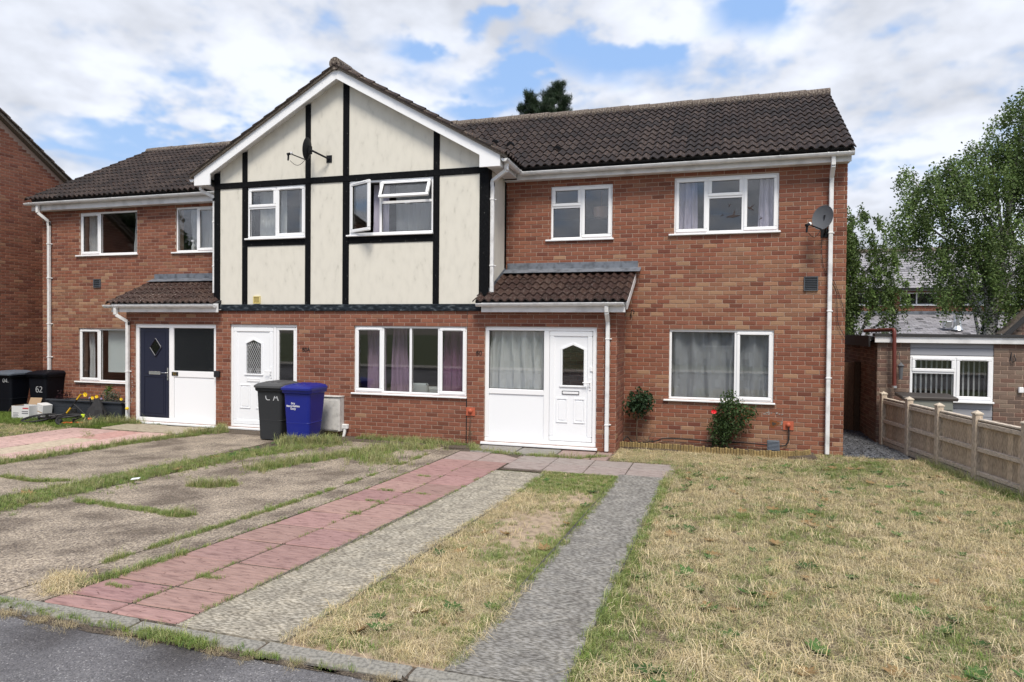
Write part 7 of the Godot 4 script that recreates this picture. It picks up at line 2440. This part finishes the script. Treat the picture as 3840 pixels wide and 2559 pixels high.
func make_plants() -> void:
	rng.seed = 123
	bush("rose_tree", "small standard rose with round leafy head in the bed beside the porch", "rose", v3(-1.41, 0.03, 0.25), [[v3(-1.38, 0.84, 0.25), v3(0.20, 0.20, 0.2)], [v3(-1.48, 0.74, 0.28), v3(0.16, 0.14, 0.15)], [v3(-1.26, 0.80, 0.25), v3(0.13, 0.16, 0.15)], [v3(-1.36, 0.60, 0.27), v3(0.10, 0.10, 0.1)], [v3(-1.60, 0.68, 0.3), v3(0.08, 0.05, 0.06)]], [[[v3(-1.42, 0.03, 0.25), v3(-1.43, 0.3, 0.26), v3(-1.41, 0.55, 0.25), v3(-1.38, 0.85, 0.25)], [0.014, 0.012, 0.011, 0.006]]], 0.052, 2600, Color(0.034, 0.068, 0.030), 61)
	bush("rose_bush", "dense leafy rose bush under the end house's ground-floor window", "rose bush", v3(0.0, 0.03, 0.25), [[v3(0.17, 0.80, 0.28), v3(0.20, 0.22, 0.18)], [v3(0.38, 0.66, 0.28), v3(0.20, 0.16, 0.18)], [v3(0.08, 0.58, 0.30), v3(0.24, 0.24, 0.2)], [v3(-0.03, 0.34, 0.28), v3(0.18, 0.28, 0.2)], [v3(0.15, 0.36, 0.28), v3(0.18, 0.16, 0.18)], [v3(0.02, 0.12, 0.26), v3(0.15, 0.12, 0.15)], [v3(0.13, 0.98, 0.27), v3(0.08, 0.08, 0.08)], [v3(0.33, 0.45, 0.30), v3(0.14, 0.12, 0.14)]], [[[v3(0.02, 0.02, 0.25), v3(0.04, 0.4, 0.25), v3(0.12, 0.9, 0.26)], [0.018, 0.014, 0.006]], [[v3(0.05, 0.02, 0.22), v3(0.2, 0.4, 0.25), v3(0.4, 0.7, 0.27)], [0.015, 0.012, 0.006]]], 0.048, 2400, Color(0.050, 0.088, 0.028), 62)
	flower("single red rose at the left of the leafy bush", v3(-0.115, 0.70, 0.40), "petal_red", 0.05, 9, "rose_bloom")
	bush("dead_shrub", "twiggy half-dead shrub at the foot of the standard rose", "shrub", v3(-1.25, 0.03, 0.3), [[v3(-1.22, 0.13, 0.3), v3(0.12, 0.09, 0.1)]], [[[v3(-1.25, 0.02, 0.3), v3(-1.28, 0.16, 0.32), v3(-1.36, 0.28, 0.34)], [0.006, 0.004, 0.002]], [[v3(-1.25, 0.02, 0.3), v3(-1.2, 0.2, 0.3), v3(-1.12, 0.33, 0.32)], [0.006, 0.004, 0.002]], [[v3(-1.25, 0.02, 0.3), v3(-1.17, 0.12, 0.34), v3(-1.08, 0.22, 0.36)], [0.006, 0.004, 0.002]], [[v3(-1.25, 0.02, 0.3), v3(-1.3, 0.1, 0.28), v3(-1.42, 0.18, 0.3)], [0.006, 0.004, 0.002]]], 0.022, 2500, Color(0.13, 0.115, 0.07), 63)
	bush("dry_climber", "withered brown climber up the pier below the house number", "climber", v3(-4.29, 0, 1.06), [[v3(-4.28, 0.16, 1.08), v3(0.08, 0.14, 0.05)]], [[[v3(-4.3, 0.0, 1.07), v3(-4.31, 0.25, 1.05), v3(-4.27, 0.52, 1.04)], [0.008, 0.006, 0.004]], [[v3(-4.26, 0.0, 1.07), v3(-4.28, 0.2, 1.06), v3(-4.31, 0.45, 1.04)], [0.007, 0.005, 0.003]]], 0.03, 1500, Color(0.12, 0.085, 0.045), 64)
	# planter plants
	bush("planter_shrub", "silvery green shrub at the right of the dark planter", "shrub", v3(-12.85, 0.36, 0.75), [[v3(-12.88, 0.52, 0.75), v3(0.22, 0.12, 0.15)], [v3(-12.70, 0.50, 0.78), v3(0.13, 0.10, 0.12)]], [], 0.05, 2600, Color(0.11, 0.13, 0.10), 65)
	bush("planter_shrub", "bright green leafy shoot rising behind the silvery shrub", "shrub", v3(-12.93, 0.36, 0.7), [[v3(-12.95, 0.66, 0.7), v3(0.10, 0.11, 0.09)]], [], 0.045, 3800, Color(0.10, 0.18, 0.035), 66)
	bush("planter_shrub", "dark plum leaved plant at the left end of the planter", "shrub", v3(-14.12, 0.36, 0.8), [[v3(-14.12, 0.46, 0.8), v3(0.16, 0.10, 0.12)]], [], 0.05, 3200, Color(0.035, 0.010, 0.014), 67)
	for q in [[-13.42, 0.545, 0.07, "petal_yellow", "big yellow lily in the planter behind the scooter grip"], [-13.22, 0.48, 0.055, "petal_yellow", "yellow lily left of the silvery shrub"], [-13.10, 0.51, 0.055, "petal_yellow", "yellow lily with raised petals beside the silvery shrub"], [-12.42, 0.48, 0.045, "petal_yellow", "small yellow bloom at the right end of the planter"], [-12.98, 0.47, 0.035, "petal_lilac", "lilac bloom before the silvery shrub"], [-13.30, 0.47, 0.035, "petal_lilac", "pinkish bloom beside the big yellow lily"]]:
		flower(q[4], v3(q[0], q[1], 0.86), q[3], q[2])
	# trees
	pine()
	birch("tall weeping birch with white limbs beside the slate-roofed hall", v3(6.9, 0, -9.0), 9.6, [[v3(7.6, 7.6, -9.0), v3(0.8, 0.95, 0.9)], [v3(8.6, 6.6, -9.2), v3(1.3, 1.6, 1.2)], [v3(6.9, 6.5, -9.0), v3(1.0, 0.9, 0.9)], [v3(6.0, 6.1, -8.8), v3(0.9, 0.75, 0.8)], [v3(5.15, 5.9, -9.0), v3(0.8, 0.85, 0.7)], [v3(5.1, 5.1, -9.0), v3(0.6, 0.6, 0.7)], [v3(5.1, 4.6, -9.1), v3(0.35, 0.5, 0.5)], [v3(6.6, 4.9, -9.2), v3(0.9, 0.6, 0.9)], [v3(7.4, 4.5, -8.7), v3(0.9, 0.8, 0.8)], [v3(6.3, 3.6, -9.0), v3(0.9, 0.75, 0.8)], [v3(5.8, 4.1, -8.9), v3(0.55, 0.5, 0.6)], [v3(7.3, 3.3, -8.8), v3(0.8, 0.7, 0.7)], [v3(8.4, 3.6, -9.0), v3(0.9, 1.3, 0.9)], [v3(8.0, 2.5, -9.0), v3(0.6, 0.5, 0.6)], [v3(9.6, 5.2, -9.0), v3(1.2, 2.4, 1.0)]], 11, 2300, 0.9)
	birch("smaller weeping birch hanging close behind the end house corner", v3(3.1, 0, -7.4), 5.9, [[v3(3.2, 4.7, -7.2), v3(0.85, 0.75, 0.7)], [v3(2.6, 4.2, -7.2), v3(0.8, 0.9, 0.7)], [v3(3.9, 4.0, -7.2), v3(0.5, 0.5, 0.5)], [v3(3.3, 3.3, -7.1), v3(0.9, 0.75, 0.7)], [v3(4.1, 3.05, -7.2), v3(0.45, 0.55, 0.5)], [v3(3.0, 2.6, -7.0), v3(0.5, 0.6, 0.5)], [v3(4.2, 2.4, -7.2), v3(0.28, 0.4, 0.3)]], 12, 3000)
	bush("ivy_trunk", "ivy-covered trunk in front of the hall's lower roof", "tree", v3(7.25, 0, -10), [[v3(7.25, 1.9, -10), v3(0.24, 0.8, 0.24)], [v3(7.28, 2.7, -10), v3(0.18, 0.6, 0.18)]], [[[v3(7.25, 0, -10), v3(7.25, 1.6, -10), v3(7.32, 3.4, -10)], [0.16, 0.14, 0.1]]], 0.07, 1700, Color(0.03, 0.055, 0.022), 70, "bark_dark")
	bush("clipped_hedge", "green hedge showing above the side gate", "hedge", v3(2.6, 0, -6.5), [[v3(2.5, 1.2, -6.5), v3(0.7, 0.65, 0.4)], [v3(3.2, 0.9, -6.6), v3(0.6, 0.6, 0.4)]], [[[v3(2.5, 0, -6.5), v3(2.5, 1.2, -6.5)], [0.04, 0.02]]], 0.05, 1100, Color(0.05, 0.10, 0.03), 71)
	bush("street_tree", "dark leafy tree across the road mirrored in the upper windows", "tree", v3(-37, 0.3, 22), [[v3(-37, 7.5, 22), v3(4.0, 4.5, 3.0)], [v3(-33.5, 5.5, 22), v3(2.5, 3.0, 2.0)], [v3(-41, 6.5, 22), v3(2.5, 3.0, 2.0)]], [[[v3(-37, 0.2, 22), v3(-37, 4, 22), v3(-36.5, 9, 22)], [0.3, 0.2, 0.05]]], 0.32, 12, Color(0.05, 0.085, 0.03), 72, "bark_dark")
